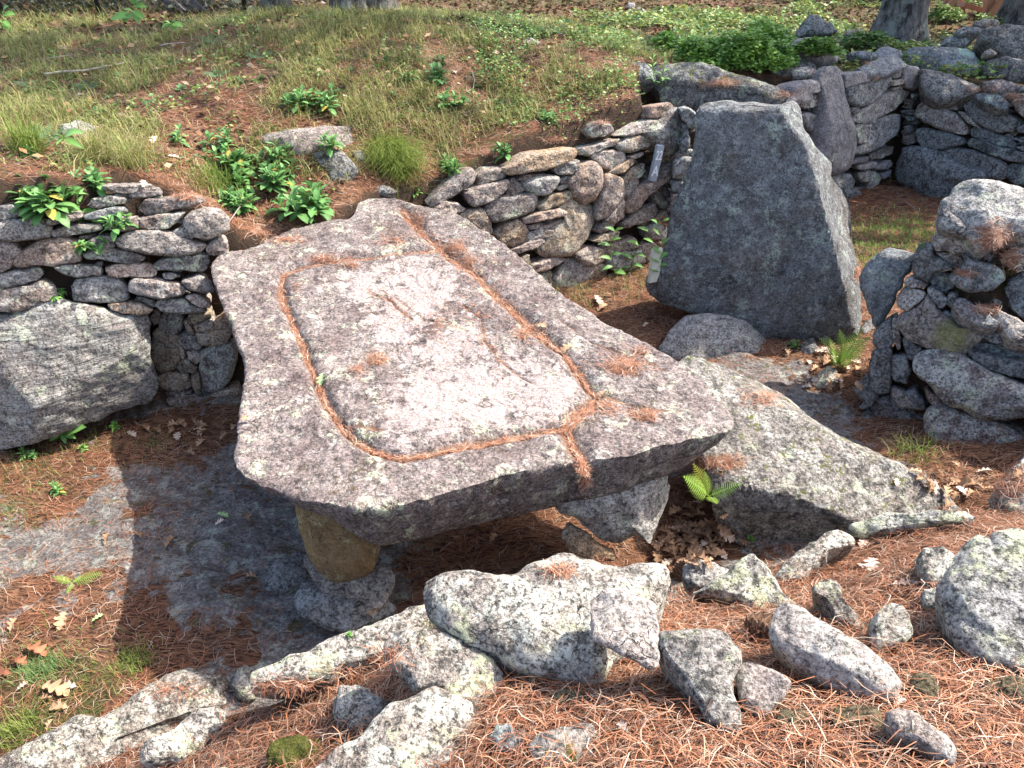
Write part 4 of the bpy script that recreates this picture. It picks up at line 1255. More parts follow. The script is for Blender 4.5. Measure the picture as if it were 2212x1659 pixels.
PILE += [T(3, 1, s) if not isinstance(s, dict) else dict(s, poly=T(3, 1, s['poly'])) for s in [
    [(658, 700), (680, 618), (800, 598), (797, 760), (792, 880), (700, 907), (653, 890)],
    [(798, 650), (900, 638), (922, 740), (902, 832), (820, 802), (788, 760)],
    [(798, 850), (880, 878), (1000, 938), (1022, 1000), (900, 992), (850, 1002), (798, 900)],
    [(878, 890), (950, 858), (1002, 930), (1022, 1000), (960, 982)],
    dict(poly=[(938, 710), (990, 648), (1070, 628), (1250, 658), (1320, 698), (1440, 768), (1560, 818), (1659, 858), (1800, 900), (1800, 1022), (1659, 1042), (1480, 1062), (1370, 1067), (1250, 1002), (1170, 962), (1090, 892), (998, 800), (948, 750)], bulge=.12, off=.16, pw=3, around=80, rings=18, edges=[(1442, 822, 1700, 830, .5)]),
    [(1288, 600), (1370, 558), (1500, 568), (1659, 618), (1800, 640), (1800, 692), (1659, 672), (1450, 642)],
    dict(poly=[(1298, 620), (1440, 648), (1660, 688), (1800, 718), (1800, 822), (1659, 802), (1500, 762), (1400, 732), (1328, 680)], off=.08),
    [(1018, 880), (1040, 868), (1150, 948), (1232, 1000), (1120, 992), (1050, 952)],
    [(698, 920), (790, 913), (860, 958), (960, 1038), (1012, 1070), (1002, 1200), (920, 1232), (800, 1202), (718, 1100), (668, 1000)],
    dict(poly=[(1008, 1120), (1030, 1038), (1080, 998), (1200, 1008), (1300, 1048), (1500, 1088), (1600, 1138), (1652, 1180), (1600, 1242), (1500, 1302), (1440, 1382), (1350, 1402), (1230, 1352), (1100, 1292), (1028, 1210)], bulge=.16, off=.14, pw=2.5, around=70, rings=16),
    [(598, 1060), (640, 998), (722, 1100), (742, 1140), (660, 1112)],
    [(558, 860), (640, 768), (662, 880), (702, 930), (660, 982), (598, 932)]]]
pi_p, pi_n = plane_from((2.62, 4.5, .1), (-.5, -.84), .24)
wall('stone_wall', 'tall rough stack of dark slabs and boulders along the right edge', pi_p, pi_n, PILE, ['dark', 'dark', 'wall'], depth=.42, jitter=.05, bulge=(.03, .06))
cap_at = hit([(2100, 480)], pi_p, pi_n)[0] + pi_n * .12
rock('cap_rock', 'big pale grey flat-topped boulder crowning the right stack', Z3([(1365, 740), (1450, 690), (1470, 622), (1540, 570), (1680, 556), (1850, 578), (2030, 620), (2212, 660), (2400, 720), (2400, 1150), (2212, 1152), (2050, 1142), (1950, 1202), (1880, 1252), (1780, 1262), (1700, 1192), (1620, 1082), (1560, 1002), (1460, 932), (1400, 852)]),
     'boulder', 'bould', at=cap_at, n=(-.15, -.55, .8), depth=.4, bulge=.12, pw=3, around=100, rings=24, facets=3)
rock('rock', 'mottled stone tucked under the left corner of the capping boulder', Z3([(1265, 980), (1310, 898), (1390, 838), (1420, 900), (1540, 1010), (1642, 1130), (1682, 1192), (1620, 1202), (1500, 1142), (1380, 1132), (1288, 1092)]), 'rock', 'dark', at=cap_at + np.array([-.25, .05, -.1]), n=(-.45, -.7, .5), bulge=.1, depth=.3)
p1_at = hit([(1900, 640)], pi_p, pi_n)[0] + np.array([0.02, .16, 0])
rock('leaning_slab', 'dark leaning slab between the standing stone and the right stack', Z4([(188, 580), (280, 430), (420, 298), (500, 248), (570, 236), (700, 258), (860, 298), (882, 340), (832, 440), (822, 520), (742, 590), (692, 680), (662, 770), (642, 880), (602, 960), (530, 1062), (440, 1152), (380, 1185), (330, 1032), (270, 872), (218, 720)]),
     'stone slab', 'stand', at=p1_at, n=(-.35, -.87, .3), depth=.3, bulge=.05, pw=5, around=90, rings=22, facets=2, edges=[(1888, 560, 1980, 546, 1.2)])
rock('rock', 'grey boulder lying at the foot of the standing stone', T(2, 1, [(963, 600), (1010, 518), (1070, 438), (1130, 393), (1230, 371), (1400, 383), (1530, 428), (1620, 488), (1662, 540), (1642, 590), (1560, 642), (1480, 655), (1380, 670), (1250, 695), (1150, 707), (1050, 665)]),
     'boulder', 'bould', n=(0, -.62, .78), depth=.3, bulge=.22, pw=2.2, around=96, rings=26, rough=.7, sink=.22)
rock('rock', 'small brown stone below the fern at the end of the bedrock slab', T(3, 1, [(290, 830), (320, 750), (400, 713), (452, 740), (442, 830), (380, 892), (310, 882)]), 'rock', 'tanrock', bulge=.08)
rock('rock', 'little grey stone behind the fern', T(3, 1, [(210, 590), (250, 540), (300, 530), (330, 600), (280, 640), (225, 630)]), 'rock', 'dark', bulge=.06, around=36, rings=8)
rock('rock', 'dark stone in the shadow between standing stone and leaning slab', Z4([(190, 1200), (260, 1120), (330, 1080), (370, 1180), (300, 1280), (220, 1290)]), 'rock', 'dark', bulge=.08, around=40, rings=8)
# bedrock slab right of the table
bp = on_z(1750, 960, .46)
rock('bedrock_slab', 'long sloping mossy pale slab beside the table, undercut along its near edge', [(1450, 800), (1490, 786), (1510, 778), (1600, 775), (1680, 783), (1722, 790), (1738, 812), (1748, 838), (1775, 862), (1830, 905), (1880, 950), (1950, 990), (2020, 1040), (2080, 1085), (2114, 1112), (2090, 1135), (2000, 1160), (1850, 1150),
     (1740, 1135), (1660, 1115), (1590, 1092), (1560, 1065), (1540, 1020), (1520, 960), (1480, 880)], 'stone slab', 'bed', at=bp, n=(.1, -.3, .95), depth=.36, bulge=.07, pw=4, around=160, rings=50, facets=2, taper=.85, edges=[(1555, 1045, 1700, 1078, 2.6), (1700, 1078, 1900, 1120, 2.6), (1900, 1118, 2110, 1110, 1.2)], rough=1.2)

# ------------------------------------------------------------------ rocks on the near bank
E2 = dict(around=100, rings=26)
rock('rock', 'broad pale lichen-crusted boulder in the middle of the near bank', T(2, 2, [(-519, 500), (-499, 450), (-449, 430), (-379, 415), (-289, 395), (-150, 400), (0, 390), (100, 345), (200, 318), (340, 283), (480, 308), (600, 323), (700, 338), (780, 333), (900, 333), (962, 370), (987, 440), (975, 520), (940, 600), (900, 800), (640, 930), (605, 1000), (562, 1052), (480, 1065), (350, 1045), (200, 1024), (100, 987), (0, 933), (-160, 852), (-280, 802), (-400, 722), (-470, 642), (-500, 592)]),
     'boulder', 'fore', a=.6, depth=.3, bulge=.09, pw=3, lift=.06, around=140, rings=40, facets=4)
rock('flat_stone', 'square purplish flat stone lying on the right end of the broad boulder', T(2, 2, [(525, 540), (640, 508), (800, 528), (890, 568), (937, 600), (942, 900), (937, 972), (880, 988), (730, 902), (600, 842), (528, 812), (520, 700)]), 'rock', 'foreg', a=.62, at=ground_hit(1340, 1430) + np.array([0, 0, .24]), depth=.06, bulge=.012, pw=6, facets=2, **E2)
rock('rock', 'upright pale rock right of the square flat stone', T(2, 2, [(958, 790), (1040, 763), (1180, 753), (1300, 773), (1400, 818), (1460, 888), (1477, 960), (1442, 1050), (1442, 1150), (1467, 1280), (1467, 1372), (1330, 1390), (1280, 1332), (1200, 1202), (1100, 1062), (998, 952), (958, 880)]), 'rock', 'fore', a=.5, bulge=.08, **E2)
rock('rock', 'small purplish rock against the right side of the upright pale rock', T(2, 2, [(1468, 1010), (1530, 988), (1660, 1018), (1750, 1058), (1797, 1110), (1742, 1190), (1690, 1272), (1640, 1304), (1550, 1294), (1498, 1240), (1468, 1130)]), 'rock', 'foreg', a=.5, bulge=.06, **E2)
rock('rock', 'pointed triangular pale rock at the far edge of the near bank', T(2, 2, [(1180, 530), (1290, 448), (1400, 378), (1480, 318), (1560, 286), (1610, 318), (1660, 368), (1700, 430), (1760, 520), (1832, 592), (1760, 612), (1640, 645), (1560, 645), (1500, 605), (1400, 565), (1330, 545)]), 'rock', 'fore', a=.45, bulge=.08, edges=[(1526, 1240, 1626, 1205, .8)], **E2)
rock('rock', 'smooth grey rock half hidden behind the triangular rock', T(2, 2, [(1108, 390), (1130, 338), (1200, 298), (1300, 318), (1420, 348), (1380, 392), (1290, 455), (1220, 500), (1150, 475), (1108, 430)]), 'rock', 'bould', a=.4, at=atY(1520, 1270, 2.55), bulge=.09)
rock('rock', 'long slanting grey block with a sharp right end on the needle bank', T(3, 2, [(25, 740), (60, 658), (100, 598), (170, 608), (260, 648), (370, 718), (450, 758), (560, 848), (680, 938), (770, 1018), (817, 1090), (828, 1184), (780, 1196), (680, 1176), (560, 1186), (480, 1156), (330, 1066), (200, 986), (100, 906), (28, 810)]), 'rock', 'foreg', a=.42, bulge=.09, pw=3, lift=.03, edges=[(1680, 1385, 1920, 1490, .9)], facets=2, **E2)
rock('rock', 'biggest pale boulder of the needle bank, at the right edge', T(3, 2, [(1130, 440), (1178, 360), (1230, 288), (1290, 206), (1370, 178), (1450, 206), (1480, 168), (1560, 128), (1659, 121), (1800, 200), (1850, 500), (1800, 900), (1659, 985), (1500, 997), (1440, 987), (1350, 915), (1250, 835), (1188, 722), (1158, 602), (1123, 500)]), 'boulder', 'fore', a=.45, bulge=.16, pw=2.5, lift=.05, depth=.35, around=120, rings=34)
rock('rock', 'pale rock leaning against the left of the right-edge boulder', T(3, 2, [(973, 270), (1030, 233), (1110, 233), (1202, 280), (1192, 350), (1132, 430), (1122, 492), (1060, 494), (1008, 460), (983, 360)]), 'rock', 'fore', a=.4, bulge=.07)
rock('rock', 'small stone below the pale rock leaning on the right-edge boulder', T(3, 2, [(998, 500), (1060, 488), (1122, 500), (1132, 560), (1080, 645), (1008, 592)]), 'rock', 'fore', a=.35, bulge=.05)
rock('rock', 'peaked stone standing alone in the needles right of the slanting block', T(3, 2, [(663, 720), (710, 648), (790, 592), (862, 608), (902, 660), (922, 760), (892, 832), (820, 875), (710, 905), (678, 820)]), 'rock', 'fore', a=.35, bulge=.08)
rock('rock', 'knobbly narrow stone between the slanting block and the peaked stone', T(3, 2, [(298, 470), (350, 448), (420, 453), (462, 490), (522, 580), (534, 610), (604, 690), (629, 765), (560, 768), (460, 724), (408, 640), (378, 590), (308, 520)]), 'rock', 'fore', a=.4, bulge=.05, rough=1.5)
rock('rock', 'pale kerb rock at the top of the bank beside the bedrock slab', T(3, 2, [(40, 420), (130, 328), (200, 248), (330, 186), (380, 136), (460, 116), (530, 150), (560, 200), (400, 260), (390, 310), (300, 350), (230, 425), (120, 450)]), 'rock', 'fore', a=.5, bulge=.06)
rock('rock', 'low dark rock along the tip of the bedrock slab', T(3, 2, [(545, 90), (600, 63), (700, 28), (800, 8), (960, 18), (1100, -2), (1250, -12), (1342, 30), (1280, 74), (1200, 70), (1000, 100), (820, 125), (680, 150), (620, 155), (560, 130)]), 'rock', 'fore', a=.35, bulge=.08)
rock('rock', 'tapering brownish stone near the bottom right of the needle bank', T(3, 2, [(778, 1310), (860, 1283), (960, 1298), (1072, 1380), (1162, 1470), (1197, 1560), (1170, 1605), (1080, 1566), (980, 1486), (850, 1446), (788, 1362)]), 'rock', 'foreg', a=.5, bulge=.05)
rock('rock', 'moss-topped rock among needles at the bottom centre', T(2, 2, [(108, 1500), (180, 1438), (300, 1388), (430, 1358), (522, 1370), (562, 1450), (542, 1540), (602, 1600), (602, 1690), (300, 1705), (168, 1622), (118, 1552)]), 'rock', 'bed', a=.6, bulge=.05, base=(1220, 1640))
rock('rock', 'sharp-peaked blue-white lichened boulder at the bottom centre', T(1, 2, [(1150, 1120), (1090, 1148), (1000, 1188), (900, 1238), (830, 1308), (760, 1388), (660, 1468), (560, 1528), (470, 1588), (370, 1659), (330, 1780), (1360, 1780), (1372, 1659), (1387, 1550), (1372, 1480), (1422, 1380), (1427, 1300), (1402, 1240), (1300, 1198), (1220, 1148)]), 'boulder', 'fore', a=.5, base=(860, 1660), lift=.02, bulge=.12, pw=2.5, depth=.3, around=130, rings=36, facets=4)
rock('rock', 'lichen-frilled rock behind the sharp-peaked boulder', T(1, 2, [(858, 860), (920, 798), (980, 778), (1060, 758), (1200, 768), (1300, 818), (1380, 838), (1440, 868), (1540, 958), (1602, 1040), (1592, 1100), (1502, 1180), (1532, 1260), (1430, 1345), (1300, 1250), (1150, 1140), (1050, 1155), (1008, 1055), (908, 985), (868, 925)]), 'rock', 'fore', a=.55, lift=.06, base=(960, 1520), bulge=.07, **E2)
rock('rock', 'long low rock stretching left from the broad boulder along the bank edge', T(1, 2, [(0, 1030), (120, 978), (280, 928), (400, 868), (540, 788), (680, 748), (850, 698), (960, 648), (1100, 598), (1160, 588), (1190, 640), (1100, 740), (960, 830), (870, 860), (870, 940), (780, 980), (680, 990), (560, 1020), (500, 1072), (340, 1092), (200, 1102), (80, 1120), (20, 1132)]), 'rock', 'fore', a=.55, bulge=.07, lift=.02, around=120, rings=24)
rock('rock', 'rounded knob of rock at the left end of the long low rock', T(1, 2, [(-150, 1110), (-110, 1028), (-60, 998), (0, 1018), (62, 1060), (62, 1140), (0, 1195), (-60, 1216), (-130, 1184)]), 'rock', 'fore', a=.45, bulge=.06)
rock('rock', 'long purple-and-white boulder running out of the bottom left corner', T(0, 2, [(-60, 1640), (0, 1608), (100, 1538), (200, 1478), (380, 1398), (500, 1328), (640, 1338), (720, 1288), (850, 1198), (960, 1128), (1070, 1078), (1200, 1038), (1330, 1058), (1420, 1078), (1462, 1140), (1442, 1200), (1422, 1262), (1300, 1290), (1150, 1360), (1080, 1430), (980, 1520), (950, 1620), (920, 1740), (-60, 1760)]), 'boulder', 'fore', a=.5, bulge=.1, depth=.4, around=140, rings=40, facets=4, base=(230, 1560))
rock('rock', 'frost-white twin-humped rock in front of the bottom left boulder', T(0, 2, [(933, 1560), (960, 1498), (1080, 1428), (1200, 1338), (1300, 1268), (1400, 1263), (1452, 1300), (1442, 1402), (1350, 1485), (1280, 1566), (1200, 1617), (1080, 1608), (1000, 1648), (938, 1612)]), 'rock', 'fore', a=.45, bulge=.07, **E2)
rock('rock', 'frilly yellow-green lichened lump sunk in needles near the bottom', T(1, 2, [(498, 1200), (560, 1128), (640, 1118), (720, 1148), (742, 1190), (872, 1250), (842, 1305), (700, 1396), (600, 1386), (538, 1336), (498, 1262)]), 'rock', 'fore', a=.6, bulge=.05, rough=1.4, base=(780, 1560))
rock('rock', 'fist-sized dark pitted stone right of the sharp-peaked boulder', T(1, 2, [(1518, 1440), (1570, 1378), (1659, 1388), (1742, 1420), (1722, 1502), (1640, 1565), (1558, 1545)]), 'rock', 'dark', a=.4, bulge=.06, rough=1.8)
rock('rock', 'blue-white rock at the right edge behind the needle bank', T(3, 1, [(1448, 1540), (1540, 1458), (1659, 1278), (1760, 1280), (1850, 1500), (1800, 1700), (1659, 1690), (1500, 1650)]), 'rock', 'fore', a=.4, bulge=.1, depth=.3)
# rocks on the mound
rock('rock', 'flat pale wedge-shaped slab lying in the grass of the mound', T(1, 0, [(15, 890), (80, 848), (200, 818), (400, 793), (600, 773), (622, 860), (580, 902), (400, 952), (350, 975), (280, 995), (150, 935), (60, 925)]), 'rock', 'foreg', a=.6, bulge=.05, depth=.2, lift=.03, edges=[(660, 292, 760, 285, .7)])
rock('rock', 'dark rounded boulder just below the wedge-shaped slab on the mound', T(1, 0, [(380, 990), (440, 958), (560, 978), (620, 1038), (657, 1100), (642, 1152), (560, 1185), (500, 1175), (468, 1102), (398, 1042)]), 'rock', 'dark', a=.35, bulge=.12, pw=2)
rock('rock', 'small lichened stone at the head of the slab', T(1, 0, [(748, 1230), (830, 1198), (912, 1235), (880, 1252), (770, 1258)]), 'rock', 'fore', a=.5, bulge=.04, around=40, rings=9, lift=.03)
rock('rock', 'flat purple stone flush with the grass on the left of the mound', T(0, 0, [(375, 805), (480, 783), (580, 798), (622, 830), (500, 875), (400, 852)]), 'rock', 'foreg', a=.85, bulge=.02, depth=.12, lift=.03)
rock('rock', 'small stone right of the dark rounded boulder on the mound', T(1, 0, [(630, 985), (680, 975), (705, 1010), (690, 1050), (645, 1030)]), 'rock', 'wall', a=.4, bulge=.04, around=36, rings=8)
rock('rock', 'pair-forming round grey rock, larger, in far leaf litter', T(2, 0, [(740, 35), (760, 12), (790, 10), (800, 40), (785, 65), (750, 62)]), 'rock', 'pillar', bulge=.15, depth=.2, around=36, rings=8)
rock('rock', 'low pale grey rock beside the round rock in far leaf litter', T(2, 0, [(795, 70), (820, 45), (860, 60), (872, 85), (830, 92)]), 'rock', 'wall', bulge=.1, depth=.2, around=36, rings=8)
rock('rock', 'grey boulder beyond the wire fence at the top', [(335, -30), (380, -40), (440, -5), (437, 22), (400, 26), (355, 14)], 'boulder', 'pillar', at=atY(390, 10, 11.6), n=(0, -.8, .6), bulge=.15, depth=.5)
rock('rock', 'flat grey rock in the ground cover right of the mound crest', T(2, 0, [(60, 262), (120, 248), (180, 262), (190, 285), (100, 292)]), 'rock', 'wall', bulge=.05, around=36, rings=8)

# ------------------------------------------------------------------ seeing which surface lies where
bpy.context.view_layer.update()
DG = bpy.context.evaluated_depsgraph_get()


def surf(u, v):
    d = ray(u, v)
    ok, loc, nor, *_ = sc.ray_cast(DG, Vector(CAM), Vector(d))
    if not ok:
        p = ground_hit(u, v)
        return p, np.array([0, 0, 1.0])
    return np.array(loc), np.array(nor)


def gz_at(x, y):
    i = np.clip(np.searchsorted(GX, x) - 1, 0, nx - 2)
    j = np.clip(np.searchsorted(GY, y) - 1, 0, ny - 2)
    fx = (x - GX[i]) / (GX[i + 1] - GX[i])
    fy = (y - GY[j]) / (GY[j + 1] - GY[j])
    return (gz[j, i] * (1 - fx) * (1 - fy) + gz[j, i + 1] * fx * (1 - fy) + gz[j + 1, i] * (1 - fx) * fy + gz[j + 1, i + 1] * fx * fy)


def grid_at(A, x, y):
    i = np.clip(np.searchsorted(GX, x) - 1, 0, nx - 2)
    j = np.clip(np.searchsorted(GY, y) - 1, 0, ny - 2)
    return A[j, i]


def to_px(P):
    d = P - CAM
    f = d[:, 1] * CP - d[:, 2] * SP
    u = d[:, 0] / f * F + 1106
    v = 829.5 - (d[:, 1] * SP + d[:, 2] * CP) / f * F
    return u, v, f


NEEDLE = np.array([(.37, .145, .07), (.43, .20, .11), (.25, .095, .045), (.47, .28, .18), (.17, .07, .042), (.40, .165, .085), (.54, .41, .31), (.30, .12, .06), (.13, .065, .045), (.34, .22, .15)])


def strands(P, N, head, length, width, cols, segs=3, curve=.35, rise=.0, rs=None):
    """thin ribbons lying in the plane of N, starting at P, running along head, curling"""
    n = len(P)
    rs = rs or np.random.RandomState(1)
    head = head - N * (head * N).sum(1)[:, None]
    head /= np.linalg.norm(head, axis=1)[:, None] + 1e-9
    side = np.cross(N, head)
    cv = rs.normal(0, curve, n)[:, None]
    ln = np.broadcast_to(length, (n,))[:, None]
    bowz = rs.uniform(-.2, 1, n)[:, None] * rise
    tl = rs.normal(0, .12, n)[:, None]
    V = np.empty((n, segs + 1, 2, 3))
    for k in range(segs + 1):
        t = k / segs
        c = P + head * ln * (t - .5) + side * ln * cv * (t - .5) ** 2 * 2 + N * ((1 - (2 * t - 1) ** 2) * bowz + tl * (t - .5) * ln)
        w = (side + N * rs.uniform(-.5, .5, n)[:, None] * 0.0) * np.broadcast_to(width, (n,))[:, None] * (.5 if 0 < k < segs else .3)
        V[:, k, 0] = c - w
        V[:, k, 1] = c + w
    base = np.arange(n)[:, None] * (segs + 1) * 2
    Tr = []
    for k in range(segs):
        a = base + 2 * k
        Tr += [np.c_[a, a + 1, a + 3], np.c_[a, a + 3, a + 2]]
    return V.reshape(-1, 3), np.concatenate(Tr), np.repeat(cols, (segs + 1) * 2, 0)


def needle_cols(n, rs, f=1.0):
    return NEEDLE[rs.randint(0, len(NEEDLE), n)] * rs.uniform(.75, 1.15, n)[:, None] * f


def rand_head(n, rs):
    a = rs.rand(n) * 2 * np.pi
    return np.c_[np.cos(a), np.sin(a), np.zeros(n)]


def stuff(name, parts, mat, label, cat):
    V, Tr, C = [], [], []
    k = 0
    for v, t, c in parts:
        V.append(v)
        Tr.append(t + k)
        C.append(c)
        k += len(v)
    V, Tr, C = np.concatenate(V), np.concatenate(Tr), np.concatenate(C)
    o = link(name, mesh_np(name, V, Tr, mat, True, cols=C))
    return tag(o, label, cat, kind='stuff')


UPN = np.array([0, 0, 1.0])
rs = np.random.RandomState(11)
# the needle bed of the near bank
def ground_needles(n, x0, x1, y0, y1, keep, length, width, segs, lift, seed, f=1.0, rise=.012, curve=.35):
    rs = np.random.RandomState(seed)
    x, y = rs.uniform(x0, x1, n), rs.uniform(y0, y1, n)
    P = np.c_[x, y, gz_at(x, y)]
    u, v, fz = to_px(P)
    m = (u > -60) & (u < 2270) & (v > -40) & (v < 1730) & keep(x, y)
    P = P[m]
    n = len(P)
    P[:, 2] += lift * rs.rand(n) ** 1.5 + .002
    e = .05
    N = np.c_[-(gz_at(P[:, 0] + e, P[:, 1]) - gz_at(P[:, 0] - e, P[:, 1])) / (2 * e), -(gz_at(P[:, 0], P[:, 1] + e) - gz_at(P[:, 0], P[:, 1] - e)) / (2 * e), np.ones(n)]
    N /= np.linalg.norm(N, axis=1)[:, None]
    return strands(P, N, rand_head(n, rs), rs.uniform(*length, n), width * rs.uniform(.7, 1.3, n), needle_cols(n, rs, f), segs, curve, rise, rs)


bank = lambda x, y: (grid_at(gsd, x, y) > .06) & (y < 3.4)
stuff('pine_needle_bed', [
    ground_needles(62000, -2.3, 3.2, .55, 3.4, bank, (.06, .115), .0021, 3, .030, 21, 1.0, .016),
    ground_needles(9000, -2.3, 3.2, .55, 2.2, bank, (.08, .13), .0024, 3, .055, 22, 1.1, .03, .5),
    ground_needles(42000, -2.3, 3.2, .55, 3.2, bank, (.012, .04), .0024, 1, .030, 27, .75, .0),
    ground_needles(5000, -2.3, 3.2, .55, 2.6, bank, (.05, .14), .0022, 3, .05, 28, .5, .03, .6)],
    M['needle'], 'thick bed of orange pine needles covering the near bank between the rocks', 'pine needles')
pitk = lambda x, y: (grid_at(gsd, x, y) < .0) & (rs.rand(len(x)) < sstep(1.0, .15, grid_at(rocky, x, y) + .55 * fbm(np.c_[x * 2.4, y * 3.4, x * 0], 4, 71)) + .10)
stuff('pine_needle_litter', [
    ground_needles(60000, -4.2, 3.6, 1.2, 7.4, pitk, (.05, .10), .0024, 2, .012, 23, .95, .008),
    ground_needles(9000, 2.5, 5.5, 5.6, 9.2, lambda x, y: grid_at(gsd, x, y) < .05, (.06, .1), .004, 1, .012, 24, .8, .0)],
    M['needle'], 'scattered pine needles drifted over the bedrock floor of the court', 'pine needles')
stuff('mound_needles', [
    ground_needles(70000, -6.5, 2.4, 4.6, 10.2, lambda x, y: grid_at(gsd, x, y) > .02, (.06, .1), .0034, 1, .02, 25, .85, 0)],
    M['needle'], 'brown pine needles strewn through the grass of the mound', 'pine needles')

# needles caught on stones: (u, v, ru, rv, count, lean of the heap)
def patches(lst, length=(.05, .09), width=.0022, seed=5, follow=None):
    out = []
    rs = np.random.RandomState(seed)
    for (u, v, ru, rv, n) in lst:
        Ps, Ns = [], []
        cu, cN = surf(u, v)
        for _ in range(n):
            r, a = abs(rs.normal(0, .5)), rs.rand() * 6.283
            p, nr = surf(u + ru * r * math.cos(a), v + rv * r * math.sin(a))
            if np.linalg.norm(p - cu) > .6:
                continue
            if nr[2] < .15:
                nr = np.array([nr[0] * .5, nr[1] * .5, .6])
                nr /= np.linalg.norm(nr)
            Ps.append(p)
            Ns.append(nr)
        P, N = np.array(Ps), np.array(Ns)
        m = len(P)
        P = P + N * (rs.rand(m) ** 1.5 * .018 + .002)[:, None]
        out.append(strands(P, N, rand_head(m, rs), rs.uniform(*length, m), width * rs.uniform(.7, 1.3, m), needle_cols(m, rs), 3, .35, .008, rs))
    return out


def along(line, n, spread, length, seed, f=1.0):
    rs = np.random.RandomState(seed)
    L = resample_open(np.array(line, float), 240)
    i = rs.randint(0, 239, n)
    wv = .45 + 1.3 * np.clip(fbm(np.c_[i / 9.0, i * 0, i * 0 + seed], 3, seed) + .35, 0, 1)
    q = L[i] + rs.normal(0, 1, (n, 2)) * spread * wv[:, None] * np.array([1, .8])
    P = slab_top(q)
    hd = tab(L[np.minimum(i + 1, 239)]) - tab(L[i])
    ang = np.arctan2(hd[:, 1], hd[:, 0]) + rs.normal(0, .62, n)
    head = np.cos(ang)[:, None] * te1 + np.sin(ang)[:, None] * te2
    N = np.repeat(tn[None], n, 0)
    P = P + N * (.004 + rs.rand(n) * .014)[:, None]
    return strands(P, N, head, rs.uniform(*length, n), .0022 * rs.uniform(.7, 1.3, n), needle_cols(n, rs, f), 2, .25, .004, rs)


def resample_open(P, n):
    s = np.r_[0, np.cumsum(np.linalg.norm(np.diff(P, axis=0), axis=1))]
    t = np.linspace(0, s[-1], n)
    return np.stack([np.interp(t, s, P[:, i]) for i in range(2)], -1)


stuff('groove_needles', [along(GROOVE, 1900, 2.4, (.03, .065), 31, 1.12), along(GROOVE_R, 1700, 3.0, (.03, .065), 32, 1.12), along(GROOVE_R[:6], 420, 14, (.05, .09), 33),
                         along([(1225, 918), (1290, 870), (1330, 880)], 400, 9, (.05, .09), 34), along([(1255, 990), (1262, 1010)], 120, 3, (.05, .08), 35),
                         along([(790, 625), (840, 640), (865, 668), (880, 690)], 110, 5, (.03, .06), 36, 1.1), along([(1010, 655), (1040, 690), (1045, 740), (1090, 790)], 100, 6, (.03, .06), 37, 1.05)]
      + patches([(815, 778, 26, 16, 160), (1130, 722, 34, 18, 160), (1350, 790, 60, 26, 420), (770, 800, 30, 26, 60), (1390, 900, 40, 14, 200), (980, 540, 45, 26, 420), (900, 480, 22, 30, 200), (700, 560, 60, 10, 120), (760, 575, 30, 8, 80),
                 (1010, 570, 30, 20, 200), (640, 620, 12, 30, 30), (950, 700, 140, 120, 160), (1262, 1040, 5, 34, 90), (620, 520, 60, 12, 160), (850, 520, 60, 20, 160)], seed=41),
      M['needle'], 'orange pine needles packed into the groove and cracks on top of the slab', 'pine needles')
stuff('caught_needles', patches([
    (1650, 860, 60, 26, 260), (1560, 1000, 50, 20, 420), (1500, 1010, 40, 16, 200), (1920, 960, 50, 14, 90), (1560, 180, 70, 14, 260), (1700, 205, 40, 10, 120), (2150, 520, 50, 40, 900), (2180, 560, 30, 26, 300),
    (2135, 668, 34, 14, 260), (2080, 590, 40, 10, 90), (1850, 590, 9, 26, 140), (2040, 150, 20, 6, 60), (2120, 195, 50, 8, 160), (2190, 210, 30, 12, 200), (1890, 168, 14, 4, 40), (1870, 138, 14, 5, 50),
    (2060, 955, 90, 10, 60), (2170, 1040, 60, 40, 700), (2080, 1050, 40, 20, 220), (1290, 1210, 26, 5, 40), (1210, 1235, 50, 10, 70), (400, 425, 40, 8, 160), (460, 440, 30, 10, 120), (560, 500, 40, 12, 200),
    (1050, 330, 60, 12, 260), (1200, 300, 40, 8, 160), (1300, 265, 26, 6, 100), (830, 1420, 60, 30, 90), (620, 1480, 160, 20, 260), (760, 1450, 50, 16, 90), (350, 1490, 160, 30, 90), (1380, 760, 40, 14, 40)], seed=42),
    M['needle'], 'loose orange needles caught on ledges and tops of the stones', 'pine needles')

# ------------------------------------------------------------------ grass
GR = np.array([(.20, .245, .06), (.25, .285, .08), (.33, .31, .12), (.165, .22, .06), (.42, .35, .17), (.29, .27, .09)])


def blades(P, length, width, cols, rs, lean=.6, heads=None, droop=.5):
    n = len(P)
    h = rand_head(n, rs) if heads is None else heads
    side = np.cross(UPN, h)
    side /= np.linalg.norm(side, axis=1)[:, None]
    ln = np.broadcast_to(length, (n,))[:, None]
    le = rs.uniform(.15, 1, n)[:, None] * lean
    V = np.empty((n, 7, 3))
    for k, t in enumerate((0, .38, .72)):
        c = P + UPN * ln * (t * (1 - droop * t * le)) + h * ln * le * (t ** 1.6)
        w = side * np.broadcast_to(width, (n,))[:, None] * (.5, .42, .26)[k]
        V[:, 2 * k] = c - w
        V[:, 2 * k + 1] = c + w
    V[:, 6] = P + UPN * ln * (1 - droop * 1.25 * le) + h * ln * le * 1.15
    b = np.arange(n)[:, None] * 7
    Tr = np.concatenate([b + np.array([f]) for f in ((0, 1, 3), (0, 3, 2), (2, 3, 5), (2, 5, 4), (4, 5, 6))])
    sh = np.array([.75, .75, .95, .95, 1.1, 1.1, 1.2])
    return V.reshape(-1, 3), Tr, (cols[:, None] * (0 * sh + 1)[None, :, None]).reshape(-1, 3)


